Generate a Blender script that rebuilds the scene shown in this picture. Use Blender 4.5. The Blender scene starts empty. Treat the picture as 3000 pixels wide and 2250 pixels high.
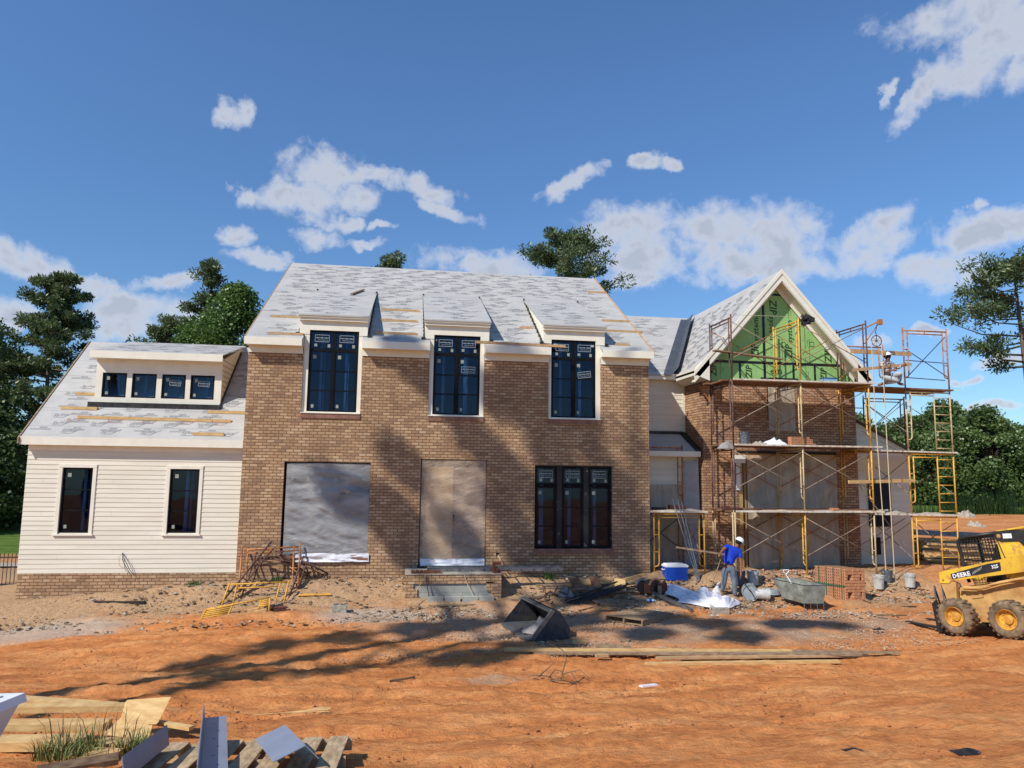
import bpy, bmesh, math, random
import numpy as np
from mathutils import Vector, Matrix
random.seed(7); rng=np.random.default_rng(11)
sc=bpy.context.scene; COL=sc.collection
R=math.radians
# ------------------------------------------------------------------ helpers
def lin(r,g,b,k=1.0):
    f=lambda c:(c/255/12.92 if c/255<=.04045 else ((c/255+.055)/1.055)**2.4)*k
    return (f(r),f(g),f(b),1)
class MB:
    def __init__(s): s.v=[]; s.f=[]; s.m=[]; s.mi=0
    def add(s,vs,fs):
        o=len(s.v); s.v+= [tuple(v) for v in vs]; s.f+=[tuple(i+o for i in f) for f in fs]; s.m+=[s.mi]*len(fs); return s
    def box(s,a,b):
        x0,y0,z0=[min(a[i],b[i]) for i in range(3)]; x1,y1,z1=[max(a[i],b[i]) for i in range(3)]
        return s.add([(x0,y0,z0),(x1,y0,z0),(x1,y1,z0),(x0,y1,z0),(x0,y0,z1),(x1,y0,z1),(x1,y1,z1),(x0,y1,z1)],
          [(0,3,2,1),(4,5,6,7),(0,1,5,4),(1,2,6,5),(2,3,7,6),(3,0,4,7)])
    def obox(s,c,ax,ay,az):
        c=Vector(c); ax,ay,az=Vector(ax),Vector(ay),Vector(az)
        vs=[c+sx*ax+sy*ay+sz*az for sz in(-1,1) for sx,sy in((-1,-1),(1,-1),(1,1),(-1,1))]
        return s.add(vs,[(0,3,2,1),(4,5,6,7),(0,1,5,4),(1,2,6,5),(2,3,7,6),(3,0,4,7)])
    def bar(s,p,q,w,h,up=(0,0,1)):
        p,q=Vector(p),Vector(q); d=q-p; u=Vector(up)
        if abs(d.normalized().dot(u))>.98: u=Vector((0,1,0))
        sd=d.cross(u).normalized(); uu=sd.cross(d).normalized()
        return s.obox((p+q)/2,d/2,sd*w/2,uu*h/2)
    def tube(s,pts,r,n=6,cap=True):
        pts=[Vector(p) for p in pts]; rs=r if hasattr(r,'__len__') else [r]*len(pts)
        o=len(s.v); nv=[]; prev=None
        for i,p in enumerate(pts):
            d=(pts[min(i+1,len(pts)-1)]-pts[max(i-1,0)]).normalized()
            if prev is None:
                u=Vector((0,0,1)) if abs(d.z)<.9 else Vector((1,0,0)); a=d.cross(u).normalized()
            else: a=(prev-d*prev.dot(d)).normalized()
            prev=a; b=d.cross(a)
            for k in range(n):
                t=2*math.pi*k/n; nv.append(p+(a*math.cos(t)+b*math.sin(t))*rs[i])
        fs=[(i*n+k,i*n+(k+1)%n,(i+1)*n+(k+1)%n,(i+1)*n+k) for i in range(len(pts)-1) for k in range(n)]
        if cap: fs+=[tuple(range(n-1,-1,-1)),tuple((len(pts)-1)*n+k for k in range(n))]
        return s.add(nv,fs)
    def prism(s,poly,d):   # poly list of 3D points, extruded by vector d
        n=len(poly); d=Vector(d); vs=[Vector(p) for p in poly]+[Vector(p)+d for p in poly]
        fs=[tuple(range(n)),tuple(range(2*n-1,n-1,-1))]+[(i,i+n,(i+1)%n+n,(i+1)%n) for i in range(n)]
        return s.add(vs,fs)
    def quad(s,*p): return s.add(p,[tuple(range(len(p)))])
    def lathe(s,c,prof,n=16,axis=(0,0,1)):
        ax=Vector(axis).normalized(); u=Vector((1,0,0)) if abs(ax.x)<.9 else Vector((0,1,0))
        a=ax.cross(u).normalized(); b=ax.cross(a); c=Vector(c); vs=[]
        for r,h in prof:
            for k in range(n):
                t=2*math.pi*k/n; vs.append(c+ax*h+(a*math.cos(t)+b*math.sin(t))*r)
        fs=[(i*n+k,i*n+(k+1)%n,(i+1)*n+(k+1)%n,(i+1)*n+k) for i in range(len(prof)-1) for k in range(n)]
        return s.add(vs,fs)
    def build(s,name,mats,parent=None,smooth=False,fix=True):
        me=bpy.data.meshes.new(name); me.from_pydata(s.v,[],s.f)
        if not isinstance(mats,(list,tuple)): mats=[mats]
        for m in mats: me.materials.append(m)
        if len(mats)>1: me.polygons.foreach_set('material_index',s.m)
        if fix:
            bm=bmesh.new(); bm.from_mesh(me); bmesh.ops.recalc_face_normals(bm,faces=bm.faces); bm.to_mesh(me); bm.free()
        if smooth: me.polygons.foreach_set('use_smooth',[True]*len(me.polygons))
        me.update(); o=bpy.data.objects.new(name,me); COL.objects.link(o)
        if parent is not None: 
            o.parent=parent
            if parent.type=='EMPTY' or parent.parent: o.matrix_parent_inverse=WM(parent).inverted()
        return o
def WM(o):
    m=o.matrix_basis.copy()
    if o.parent: m=WM(o.parent)@o.matrix_parent_inverse@m
    return m
def tag(o,label=None,cat=None,group=None,kind=None):
    if label:o['label']=label
    if cat:o['category']=cat
    if group:o['group']=group
    if kind:o['kind']=kind
    return o
def thing(name,label,cat,loc=(0,0,0),rotz=0,group=None):
    o=bpy.data.objects.new(name,None); COL.objects.link(o); o.location=loc; o.rotation_euler=(0,0,rotz); o.empty_display_size=.2
    return tag(o,label,cat,group)
def dup(o,parent=None):
    c=o.copy(); COL.objects.link(c)
    if parent is not None: c.parent=parent; c.matrix_parent_inverse=o.matrix_parent_inverse
    for ch in list(o.children): dup(ch,c)
    return c
def text_mb(mb,txt,size,org,ax,ay,bold=0,align='LEFT',shear=0):
    key=(txt,shear,bold)
    if key not in TXT:
        cu=bpy.data.curves.new('txt','FONT'); cu.body=txt; cu.size=1; cu.resolution_u=1; cu.shear=shear; cu.offset=bold
        ob=bpy.data.objects.new('txt',cu); COL.objects.link(ob); dg=bpy.context.evaluated_depsgraph_get()
        me=bpy.data.meshes.new_from_object(ob.evaluated_get(dg))
        TXT[key]=([tuple(v.co) for v in me.vertices],[tuple(p.vertices) for p in me.polygons]); bpy.data.objects.remove(ob); bpy.data.meshes.remove(me)
    vs,fs=TXT[key]; w=max([v[0] for v in vs] or [0]); off=-w/2 if align=='CENTER' else 0
    org,ax,ay=Vector(org),Vector(ax),Vector(ay)
    mb.add([org+ax*((v[0]+off)*size)+ay*(v[1]*size) for v in vs],fs); return w*size
TXT={}
# ------------------------------------------------------------------ value noise (for geometry)
_T=rng.random((256,256))
def vn(x,y):
    xi=np.floor(x).astype(int); yi=np.floor(y).astype(int); fx=x-xi; fy=y-yi; fx=fx*fx*(3-2*fx); fy=fy*fy*(3-2*fy)
    a=_T[xi%256,yi%256]; b=_T[(xi+1)%256,yi%256]; c=_T[xi%256,(yi+1)%256]; d=_T[(xi+1)%256,(yi+1)%256]
    return (a*(1-fx)+b*fx)*(1-fy)+(c*(1-fx)+d*fx)*fy-.5
PR=[(-60,-1.0),(-30,-.2),(-23,1.0),(-20,1.25),(-16,.75),(-14,.42),(-12,.05),(-9,-.4),(-6,-.6),(-3,-.62),(-1.6,-.52),(-1,-.4),(-.3,-.06),(0,-.02),(5,-.05),(30,-.4),(90,-.5),(400,-.5)]  # fall behind the camera is added so low window reflections land farther off
PX=np.array([p[0] for p in PR]); PZ=np.array([p[1] for p in PR])
def gbase(x,y):
    z=np.interp(y,PX,PZ); l=np.clip(-x/5.4,-.1,1.6); w=np.interp(y,[-9,-4,0,20,60],[0,.35,1,1,.6])
    z=z-.5*l*w
    z=z+.17*np.exp(-((x-17.2)**2/2.2+(y+6.6)**2/1.0))
    sm=lambda t:np.clip(t,0,1)**2*(3-2*np.clip(t,0,1))
    z=z+1.05*sm((y-0.5)/12)*sm((x-18.5)/7)*(1-.75*sm((y-14)/8))
    return z
def gz(x,y): return float(gbase(np.array(float(x)),np.array(float(y))))
# ------------------------------------------------------------------ materials
def newmat(name):
    m=bpy.data.materials.new(name); m.use_nodes=True; nt=m.node_tree; nt.nodes.clear(); return m,nt
def N(nt,t,**k):
    n=nt.nodes.new(t)
    for a,b in k.items():
        if a.startswith('i_'):
            key=a[2:]; key=int(key) if key.isdigit() else key.replace('_',' ')
            n.inputs[key].default_value=b
        else: setattr(n,a,b)
    return n
def L(nt,a,b): nt.links.new(a,b)
def mth(nt,op,a,b=None,c=None,clamp=False):
    n=nt.nodes.new('ShaderNodeMath'); n.operation=op; n.use_clamp=clamp
    for i,v in enumerate((a,b,c)):
        if v is None: continue
        if isinstance(v,(int,float)): n.inputs[i].default_value=v
        else: nt.links.new(v,n.inputs[i])
    return n.outputs[0]
def mixc(nt,f,a,b,blend='MIX'):
    n=nt.nodes.new('ShaderNodeMix'); n.data_type='RGBA'; n.blend_type=blend
    for i,v in ((0,f),(6,a),(7,b)):
        if isinstance(v,(int,float)): n.inputs[i].default_value=v
        elif isinstance(v,tuple): n.inputs[i].default_value=v
        else: nt.links.new(v,n.inputs[i])
    return n.outputs[2]
def ramp(nt,f,stops,interp='LINEAR'):
    n=nt.nodes.new('ShaderNodeValToRGB'); n.color_ramp.interpolation=interp; e=n.color_ramp.elements
    while len(e)<len(stops): e.new(.5)
    for i,(p,c) in enumerate(stops): e[i].position=p; e[i].color=c if len(c)==4 else (*c,1)
    nt.links.new(f,n.inputs[0]); return n.outputs[0]
def noise(nt,vec,scale,detail=4,rough=.55,dim='3D',dist=0):
    n=nt.nodes.new('ShaderNodeTexNoise'); n.noise_dimensions=dim; n.inputs['Scale'].default_value=scale; n.inputs['Detail'].default_value=detail; n.inputs['Roughness'].default_value=rough; n.inputs['Distortion'].default_value=dist
    if vec is not None: nt.links.new(vec,n.inputs['Vector'])
    return n.outputs['Fac']
def out(nt,bsdf):
    o=nt.nodes.new('ShaderNodeOutputMaterial'); nt.links.new(bsdf,o.inputs[0]); return o
def bump(nt,h,strength=.4,dist=.01):
    b=nt.nodes.new('ShaderNodeBump'); b.inputs['Strength'].default_value=strength; b.inputs['Distance'].default_value=dist; nt.links.new(h,b.inputs['Height']); return b.outputs[0]
def prin(nt,col,rough=.6,metal=0,spec=.4,nrm=None,**k):
    p=nt.nodes.new('ShaderNodeBsdfPrincipled')
    for key,v in (('Base Color',col),('Roughness',rough),('Metallic',metal),('Specular IOR Level',spec)):
        if isinstance(v,(int,float,tuple)): p.inputs[key].default_value=v
        else: nt.links.new(v,p.inputs[key])
    if nrm is not None: nt.links.new(nrm,p.inputs['Normal'])
    for a,b in k.items(): p.inputs[a.replace('_',' ')].default_value=b
    return p.outputs[0]
def pos(nt): return N(nt,'ShaderNodeNewGeometry').outputs['Position']
def objc(nt): return N(nt,'ShaderNodeTexCoord').outputs['Object']
def scalev(nt,v,s):
    n=nt.nodes.new('ShaderNodeVectorMath'); n.operation='MULTIPLY'; nt.links.new(v,n.inputs[0]); n.inputs[1].default_value=s; return n.outputs[0]
def simple(name,c1,c2=None,scale=8,rough=.65,metal=0,bumps=.25,bd=.004,bscale=None,stretch=(1,1,1),spots=None,spec=.35,thr=(.35,.65),detail=5):
    m,nt=newmat(name); v=scalev(nt,objc(nt),stretch); n=noise(nt,v,scale,detail,.6)
    c2=c2 or tuple(x*.7 for x in c1[:3])+(1,)
    col=ramp(nt,n,[(thr[0],c1),(thr[1],c2)])
    if spots:
        s=noise(nt,v,spots[1],5,.65); f=ramp(nt,s,[(spots[2],(0,0,0,1)),(spots[2]+.08,(1,1,1,1))]); col=mixc(nt,f,col,spots[0])
    h=noise(nt,v,bscale or scale*5,4,.6)
    out(nt,prin(nt,col,rough,metal,spec,bump(nt,h,bumps,bd))); return m
M={}
def brickmat(name,cols,mortar,bw=.203,bh=.0813,mo=.010,bstr=.9,smear=.35):
    m,nt=newmat(name); g=N(nt,'ShaderNodeNewGeometry'); sp=N(nt,'ShaderNodeSeparateXYZ'); L(nt,g.outputs['Position'],sp.inputs[0])
    sn=N(nt,'ShaderNodeSeparateXYZ'); L(nt,g.outputs['True Normal'],sn.inputs[0])
    side=mth(nt,'GREATER_THAN',mth(nt,'ABSOLUTE',sn.outputs[0]),.6)
    top=mth(nt,'GREATER_THAN',mth(nt,'ABSOLUTE',sn.outputs[2]),.6)
    x0=mth(nt,'ADD',mth(nt,'MULTIPLY',sp.outputs[0],mth(nt,'SUBTRACT',1,side)),mth(nt,'MULTIPLY',sp.outputs[1],side))
    z0=mth(nt,'ADD',mth(nt,'MULTIPLY',sp.outputs[2],mth(nt,'SUBTRACT',1,top)),mth(nt,'MULTIPLY',sp.outputs[1],top))
    wob=noise(nt,g.outputs['Position'],3.0,3); x=mth(nt,'ADD',x0,mth(nt,'MULTIPLY',mth(nt,'SUBTRACT',wob,.5),.016))
    wob2=noise(nt,g.outputs['Position'],2.1,3); z=mth(nt,'ADD',z0,mth(nt,'MULTIPLY',mth(nt,'SUBTRACT',wob2,.5),.014))
    zr=mth(nt,'DIVIDE',z,bh); row=mth(nt,'FLOOR',zr); fz=mth(nt,'SUBTRACT',zr,row)
    off=mth(nt,'MULTIPLY',mth(nt,'MODULO',mth(nt,'ADD',row,1000),2),.5)
    xr=mth(nt,'ADD',mth(nt,'DIVIDE',x,bw),off); colm=mth(nt,'FLOOR',xr); fx=mth(nt,'SUBTRACT',xr,colm)
    cb=N(nt,'ShaderNodeCombineXYZ'); L(nt,colm,cb.inputs[0]); L(nt,row,cb.inputs[1])
    wn=N(nt,'ShaderNodeTexWhiteNoise',noise_dimensions='3D'); L(nt,cb.outputs[0],wn.inputs[0])
    # distance to brick edge in metres
    ex=mth(nt,'MULTIPLY',mth(nt,'MINIMUM',fx,mth(nt,'SUBTRACT',1,fx)),bw); ez=mth(nt,'MULTIPLY',mth(nt,'MINIMUM',fz,mth(nt,'SUBTRACT',1,fz)),bh)
    edge=mth(nt,'MINIMUM',ex,ez); rag=noise(nt,g.outputs['Position'],38,4,.65)
    e2=mth(nt,'ADD',edge,mth(nt,'MULTIPLY',mth(nt,'SUBTRACT',rag,.5),.018))
    mr=N(nt,'ShaderNodeMapRange',interpolation_type='SMOOTHSTEP'); L(nt,e2,mr.inputs[0]); mr.inputs[1].default_value=mo*.35; mr.inputs[2].default_value=mo*.9
    mask=mr.outputs[0]
    n=len(cols); brc=ramp(nt,wn.outputs[0],[(i/n,c) for i,c in enumerate(cols)],'CONSTANT'); avg=tuple(sum(c[k] for c in cols)/n for k in range(3))+(1,); brc=mixc(nt,.38,brc,avg)
    mot=noise(nt,g.outputs['Position'],26,5,.7); brc=mixc(nt,mth(nt,'MULTIPLY',ramp(nt,mot,[(.42,(0,0,0)),(.66,(1,1,1))]),smear),brc,mortar)
    big=noise(nt,g.outputs['Position'],.9,4,.6); brc=mixc(nt,.55,brc,mixc(nt,1.0,brc,ramp(nt,big,[(.35,(.72,.68,.66)),(.65,(1.25,1.25,1.2))]),'MULTIPLY'))
    col=mixc(nt,mask,mortar,brc); col=mixc(nt,1.0,col,(.86,.83,.83,1),'MULTIPLY')
    h=mth(nt,'ADD',mth(nt,'MULTIPLY',mask,.7),mth(nt,'ADD',mth(nt,'MULTIPLY',rag,.5),mth(nt,'MULTIPLY',wn.outputs[0],.35)))
    out(nt,prin(nt,col,.9,0,.15,bump(nt,h,bstr,.012))); return m
M['brick']=brickmat('tumbled_brick',[lin(208,174,136),lin(192,158,122),lin(174,140,108),lin(216,186,148),lin(198,164,126),lin(160,128,102),lin(204,170,132),lin(182,148,116),lin(222,196,160),lin(146,118,96)],lin(134,108,82),mo=.015)
M['brick_wing']=brickmat('wing_brick',[lin(206,170,134),lin(190,150,118),lin(160,122,98),lin(212,180,144),lin(196,158,124),lin(172,134,106),lin(150,120,98),lin(204,168,132)],lin(120,84,66),mo=.013,smear=.12)
M['block']=brickmat('concrete_block',[lin(172,176,168),lin(160,166,158),lin(178,178,168)],lin(150,150,140),bw=.42,bh=.21,mo=.01,bstr=.4)
M['white_trim']=simple('cream_painted_trim',lin(244,238,220,.92),lin(238,230,210,.9),3,.5,bumps=.08)
M['siding']=simple('cream_lap_siding',lin(242,235,215,.88),lin(234,226,204,.84),2,.55,bumps=.12,bscale=30,stretch=(.3,1,4))
M['black_frame']=simple('black_window_frame',(.004,.004,.005,1),(.007,.007,.008,1),6,.5,bumps=.03,spec=.15)
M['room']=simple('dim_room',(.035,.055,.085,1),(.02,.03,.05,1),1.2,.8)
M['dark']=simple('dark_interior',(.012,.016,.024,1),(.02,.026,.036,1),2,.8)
M['stud']=simple('pale_interior_stud',lin(150,176,200,.8),lin(110,136,160,.7),1.5,.8)
M['sticker']=simple('pale_sticker',lin(176,182,170,.75),lin(156,164,150,.75),30,.6)
M['print']=simple('sticker_lettering',lin(190,202,210,.85),lin(176,190,198,.85),10,.6)
M['black_tape']=simple('black_flashing_tape',(.01,.01,.01,1),(.02,.02,.02,1),5,.45,spots=(lin(150,150,150),9,.62))
M['wood']=simple('fresh_lumber',lin(226,190,130,.9),lin(196,154,98,.9),5,.65,stretch=(1,1,6),bumps=.3,bscale=25)
M['wood2']=simple('weathered_lumber',lin(176,152,122,.85),lin(128,104,80,.85),7,.75,stretch=(1,3,3),bumps=.4,bscale=30)
M['wood_orange']=simple('orange_roof_board',lin(206,170,126,.88),lin(184,146,104,.85),6,.7,bumps=.3)
M['planks']=simple('scaffold_plank',lin(150,112,82,.9),lin(112,76,54,.85),6,.8,bumps=.4,spots=(lin(210,204,190),14,.66))
M['plank_edge']=simple('mortar_caked_plank',lin(226,218,202,.95),lin(188,168,142,.9),9,.85,bumps=.5)
def paint(name,c,rust,thr=.56):
    return simple(name,c,tuple(x*.8 for x in c[:3])+(1,),5,.5,bumps=.25,spots=(rust,7,thr))
M['yellow']=paint('yellow_scaffold_paint',lin(226,172,66,.95),lin(150,100,66))
M['orange_tube']=paint('rusty_orange_tube',lin(196,130,74,.9),lin(126,78,56),.5)
M['brown_tube']=paint('rusty_brown_tube',lin(116,86,72,.9),lin(74,50,42),.5)
M['cream_tube']=paint('mortar_splashed_tube',lin(208,186,140,.9),lin(150,112,76),.56)
M['brace']=paint('galvanised_brace',lin(170,152,130,.8),lin(110,82,64),.54)
M['darksteel']=simple('dark_steel',(.03,.03,.032,1),(.07,.06,.055,1),9,.45,.6,spots=(lin(190,185,175),16,.67))
M['galv']=simple('galvanised_steel',lin(160,164,166,.8),lin(120,124,126,.8),7,.4,.7,bumps=.1)
M['flash']=simple('grey_valley_metal',lin(128,130,134,.7),lin(108,110,114,.7),3,.42,.5,bumps=.08)
M['black_rubber']=simple('black_rubber',(.014,.014,.015,1),(.03,.028,.026,1),8,.8)
def glassmat():
    m,nt=newmat('window_glass'); g=N(nt,'ShaderNodeBsdfGlossy'); g.inputs['Color'].default_value=(.75,.85,1,1); g.inputs['Roughness'].default_value=.02
    t=N(nt,'ShaderNodeBsdfTransparent'); t.inputs[0].default_value=(.66,.78,.90,1)
    fr=N(nt,'ShaderNodeFresnel'); fr.inputs[0].default_value=1.5; f=mth(nt,'MULTIPLY',fr.outputs[0],.62); gb=bump(nt,noise(nt,pos(nt),1.3,2,.5),.25,.02); L(nt,gb,g.inputs['Normal'])
    mx=N(nt,'ShaderNodeMixShader'); L(nt,f,mx.inputs[0]); L(nt,t.outputs[0],mx.inputs[1]); L(nt,g.outputs[0],mx.inputs[2]); out(nt,mx.outputs[0]); return m
M['glass']=glassmat()
def plasticmat(name,col,alpha,wscale=6,stretch=(1,1,3.5),rotw=14,rk=.3):
    m,nt=newmat(name); v=scalev(nt,pos(nt),stretch); w=noise(nt,v,wscale,5,.6,dist=.6); w2=noise(nt,v,wscale*3,4,.6)
    rt=N(nt,'ShaderNodeVectorRotate',rotation_type='Y_AXIS'); rt.inputs['Angle'].default_value=R(rotw); L(nt,pos(nt),rt.inputs['Vector']); rw=noise(nt,scalev(nt,rt.outputs[0],(1.3,1,11) if stretch[2]>1 else (9,1,.8)),1.5,4,.55,dist=.7)
    rd=mth(nt,'POWER',mth(nt,'SUBTRACT',1,mth(nt,'ABSOLUTE',mth(nt,'SUBTRACT',mth(nt,'MULTIPLY',rw,2),1))),5.0)
    h=mth(nt,'ADD',mth(nt,'ADD',w,mth(nt,'MULTIPLY',w2,.2)),mth(nt,'MULTIPLY',rd,.8*rk)); nb=bump(nt,h,.9,.05)
    p=prin(nt,col,.42,0,.35,nb); tl=N(nt,'ShaderNodeBsdfTransparent'); tl.inputs[0].default_value=(.95,.95,.95,1)
    a=mth(nt,'ADD',alpha,mth(nt,'ADD',mth(nt,'MULTIPLY',mth(nt,'SUBTRACT',w,.5),.9),mth(nt,'MULTIPLY',rd,.3*rk)),clamp=True)  # ridges raise opacity, so pale fold highlights are painted along the creases
    mx=N(nt,'ShaderNodeMixShader'); L(nt,a,mx.inputs[0]); L(nt,tl.outputs[0],mx.inputs[1]); L(nt,p,mx.inputs[2]); out(nt,mx.outputs[0]); return m
M['sill']=simple('soldier_brick_sill',lin(164,122,100,.85),lin(132,96,80,.85),9,.9,bumps=.4)
M['sheet']=plasticmat('clear_plastic_sheeting',lin(214,214,212,.85),.46,1.1,(1.2,1,2.6),rk=.12)
M['sheet_door']=plasticmat('door_plastic_sheeting',lin(236,210,180,.95),.30,1.3,(1.4,1,3),rk=.3)
M['sheet_grey']=plasticmat('dusty_plastic_sheeting',lin(204,190,170,.9),.74,1.3,(2.6,1,.5))
M['sheet_white']=simple('white_plastic_sheet',lin(236,236,240,.95),lin(222,222,228,.95),5,.35,bumps=.5,bd=.02,bscale=9)
M['plywood']=simple('plywood_panel',lin(214,184,146,.85),lin(196,164,126,.85),4,.7,stretch=(1,1,.2))
M['doorbrown']=simple('brown_door_leaf',lin(150,126,112,.8),lin(132,108,96,.8),2,.6)
def roofmat():
    m,nt=newmat('roof_underlayment'); p=pos(nt); n=noise(nt,p,1.3,5,.6)
    col=ramp(nt,n,[(.3,lin(206,202,195,.80)),(.7,lin(188,184,178,.78))])
    v=scalev(nt,p,(.35,5.5,5.5)); w=noise(nt,v,1.6,4,.6); f=ramp(nt,w,[(.60,(0,0,0)),(.66,(1,1,1))])
    col=mixc(nt,mth(nt,'MULTIPLY',f,.28),col,lin(140,140,146))
    sp=N(nt,'ShaderNodeSeparateXYZ'); L(nt,p,sp.inputs[0]); lap=mth(nt,'MODULO',mth(nt,'ADD',sp.outputs[2],20),.52)
    lf=mth(nt,'LESS_THAN',lap,.012); col=mixc(nt,mth(nt,'MULTIPLY',lf,.5),col,lin(110,110,116))
    h=noise(nt,p,7,4,.6); out(nt,prin(nt,col,.6,0,.3,bump(nt,h,.4,.02))); return m
M['roof']=roofmat()
M['roof_print']=simple('underlayment_print',lin(136,136,137),lin(156,156,156),12,.7)
M['roof_print_red']=simple('underlayment_print_red',lin(166,124,124),lin(170,136,136),12,.7)
M['zip']=simple('green_sheathing',lin(156,198,122,.95),lin(146,188,112,.93),2,.6,bumps=.15,bscale=60)
M['ziptext']=simple('sheathing_print',lin(44,62,38),lin(58,80,48),10,.7)
M['redbrick']=simple('red_brick_units',lin(200,142,104,.9),lin(184,126,90,.9),7,.85,bumps=.15)
M['redbrick_dark']=simple('dark_red_brick_units',lin(128,78,62,.8),lin(96,56,46,.8),14,.85,bumps=.3)
M['mortar']=simple('mortar_rubble',lin(196,188,172,.85),lin(150,136,116,.8),20,.9,bumps=.6,bd=.01)
M['bucket']=simple('white_bucket_plastic',lin(206,206,200,.9),lin(186,184,176,.85),8,.45,spots=(lin(120,124,128),12,.6))
M['bucket_dark']=simple('grey_splashed_bucket',lin(120,126,132,.8),lin(70,74,82,.8),10,.5,spots=(lin(200,200,196),10,.62))
M['white_plastic']=simple('white_plastic',lin(236,236,238,.95),lin(228,228,232,.95),4,.35,bumps=.05)
M['blue_plastic']=simple('blue_cooler_plastic',lin(24,84,190,.9),lin(20,72,170,.9),4,.4,bumps=.05)
M['rope']=simple('cream_rope',lin(222,206,176,.9),lin(196,176,140,.9),30,.85)
M['pvc']=simple('grey_plastic_pipe',lin(170,180,184,.8),lin(150,160,164,.8),6,.4,bumps=.05)
# ------------------------------------------------------------------ world, sun, camera
AZ,EL=54.0,43.0
def world():
    w=bpy.data.worlds.new('World'); sc.world=w; w.use_nodes=True; nt=w.node_tree; nt.nodes.clear()
    tc=N(nt,'ShaderNodeTexCoord'); nv=N(nt,'ShaderNodeVectorMath',operation='NORMALIZE'); L(nt,tc.outputs['Generated'],nv.inputs[0])
    sky=N(nt,'ShaderNodeTexSky'); sky.sky_type='NISHITA'; sky.sun_disc=False; sky.sun_elevation=R(EL); sky.sun_rotation=R(AZ+180); sky.air_density=1.0; sky.dust_density=0.0; sky.ozone_density=2.2
    sp=N(nt,'ShaderNodeSeparateXYZ'); L(nt,nv.outputs[0],sp.inputs[0]); x,y,z=sp.outputs
    az=mth(nt,'ARCTAN2',x,y); el=mth(nt,'ARCSINE',z); cb=N(nt,'ShaderNodeCombineXYZ'); L(nt,mth(nt,'MULTIPLY',az,57.2958),cb.inputs[0]); L(nt,mth(nt,'MULTIPLY',el,57.2958),cb.inputs[1])
    P=cb.outputs[0]
    wv=N(nt,'ShaderNodeTexNoise'); wv.inputs['Scale'].default_value=.22; wv.inputs['Detail'].default_value=5; wv.inputs['Roughness'].default_value=.62; L(nt,P,wv.inputs['Vector'])
    ws=N(nt,'ShaderNodeVectorMath',operation='SUBTRACT'); L(nt,wv.outputs['Color'],ws.inputs[0]); ws.inputs[1].default_value=(.5,.5,.5)
    wm=N(nt,'ShaderNodeVectorMath',operation='MULTIPLY_ADD'); L(nt,ws.outputs[0],wm.inputs[0]); wm.inputs[1].default_value=(5.5,3.6,0); L(nt,P,wm.inputs[2]); PW=wm.outputs[0]
    best=None; shade=None
    for (a,e,ra,re,rot) in CLOUDS:
        s1=N(nt,'ShaderNodeVectorMath',operation='SUBTRACT'); L(nt,PW,s1.inputs[0]); s1.inputs[1].default_value=(a,e,0); v=s1.outputs[0]
        if rot:
            rr=N(nt,'ShaderNodeVectorRotate',rotation_type='Z_AXIS'); rr.inputs['Angle'].default_value=R(-rot); L(nt,v,rr.inputs['Vector']); v=rr.outputs[0]
        s2=N(nt,'ShaderNodeVectorMath',operation='MULTIPLY'); L(nt,v,s2.inputs[0]); s2.inputs[1].default_value=(1/ra,1/re,1)
        ln=N(nt,'ShaderNodeVectorMath',operation='LENGTH'); L(nt,s2.outputs[0],ln.inputs[0])
        d=mth(nt,'SUBTRACT',1.42,ln.outputs[1],clamp=True)
        yy=N(nt,'ShaderNodeSeparateXYZ'); L(nt,s2.outputs[0],yy.inputs[0])
        b=mth(nt,'MULTIPLY',mth(nt,'SUBTRACT',d,.25),mth(nt,'SUBTRACT',.35,yy.outputs[1]))
        best=d if best is None else mth(nt,'MAXIMUM',best,d)
        shade=b if shade is None else mth(nt,'MAXIMUM',shade,b)
    def cn(v):
        a=noise(nt,v,.40,9,.60,dist=.2); return a
    def off_(v,o):
        n=N(nt,'ShaderNodeVectorMath',operation='ADD'); L(nt,v,n.inputs[0]); n.inputs[1].default_value=o; return n.outputs[0]
    n1=cn(P); n2=cn(off_(P,(-.35,.55,0)))
    dens=mth(nt,'ADD',best,mth(nt,'MULTIPLY',mth(nt,'SUBTRACT',n1,.5),2.3))
    a0=N(nt,'ShaderNodeMapRange',interpolation_type='SMOOTHSTEP'); L(nt,dens,a0.inputs[0]); a0.inputs[1].default_value=.16; a0.inputs[2].default_value=1.15
    gate=mth(nt,'MULTIPLY',best,4,clamp=True); alpha=mth(nt,'MULTIPLY',a0.outputs[0],gate)
    lit=mth(nt,'ADD',mth(nt,'MULTIPLY',mth(nt,'SUBTRACT',n1,n2),4.2),mth(nt,'SUBTRACT',.86,mth(nt,'MULTIPLY',shade,.60)),clamp=True)
    thin=mth(nt,'SUBTRACT',1,mth(nt,'MULTIPLY',dens,.8),clamp=True); lit=mth(nt,'MAXIMUM',lit,mth(nt,'MULTIPLY',thin,.85))
    ccol=ramp(nt,lit,[(.0,(.44,.49,.60)),(.4,(.68,.71,.78)),(.75,(1.0,1.0,1.02)),(1.0,(1.22,1.21,1.19))])
    # sky tint: keep the physical sky, push it to the deeper phone-camera blue
    hz=N(nt,'ShaderNodeMapRange'); L(nt,z,hz.inputs[0]); hz.inputs[1].default_value=.02; hz.inputs[2].default_value=.5; hz.inputs[3].default_value=.74; hz.inputs[4].default_value=1.0; hs=N(nt,'ShaderNodeVectorMath',operation='SCALE'); L(nt,sky.outputs[0],hs.inputs[0]); L(nt,hz.outputs[0],hs.inputs['Scale']); skc=mixc(nt,1.0,hs.outputs[0],SKYTINT,'MULTIPLY')
    cs=N(nt,'ShaderNodeVectorMath',operation='SCALE'); L(nt,ccol,cs.inputs[0]); cs.inputs['Scale'].default_value=CLOUDGAIN
    fin=mixc(nt,mth(nt,'MULTIPLY',alpha,.96),skc,cs.outputs[0])
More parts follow.
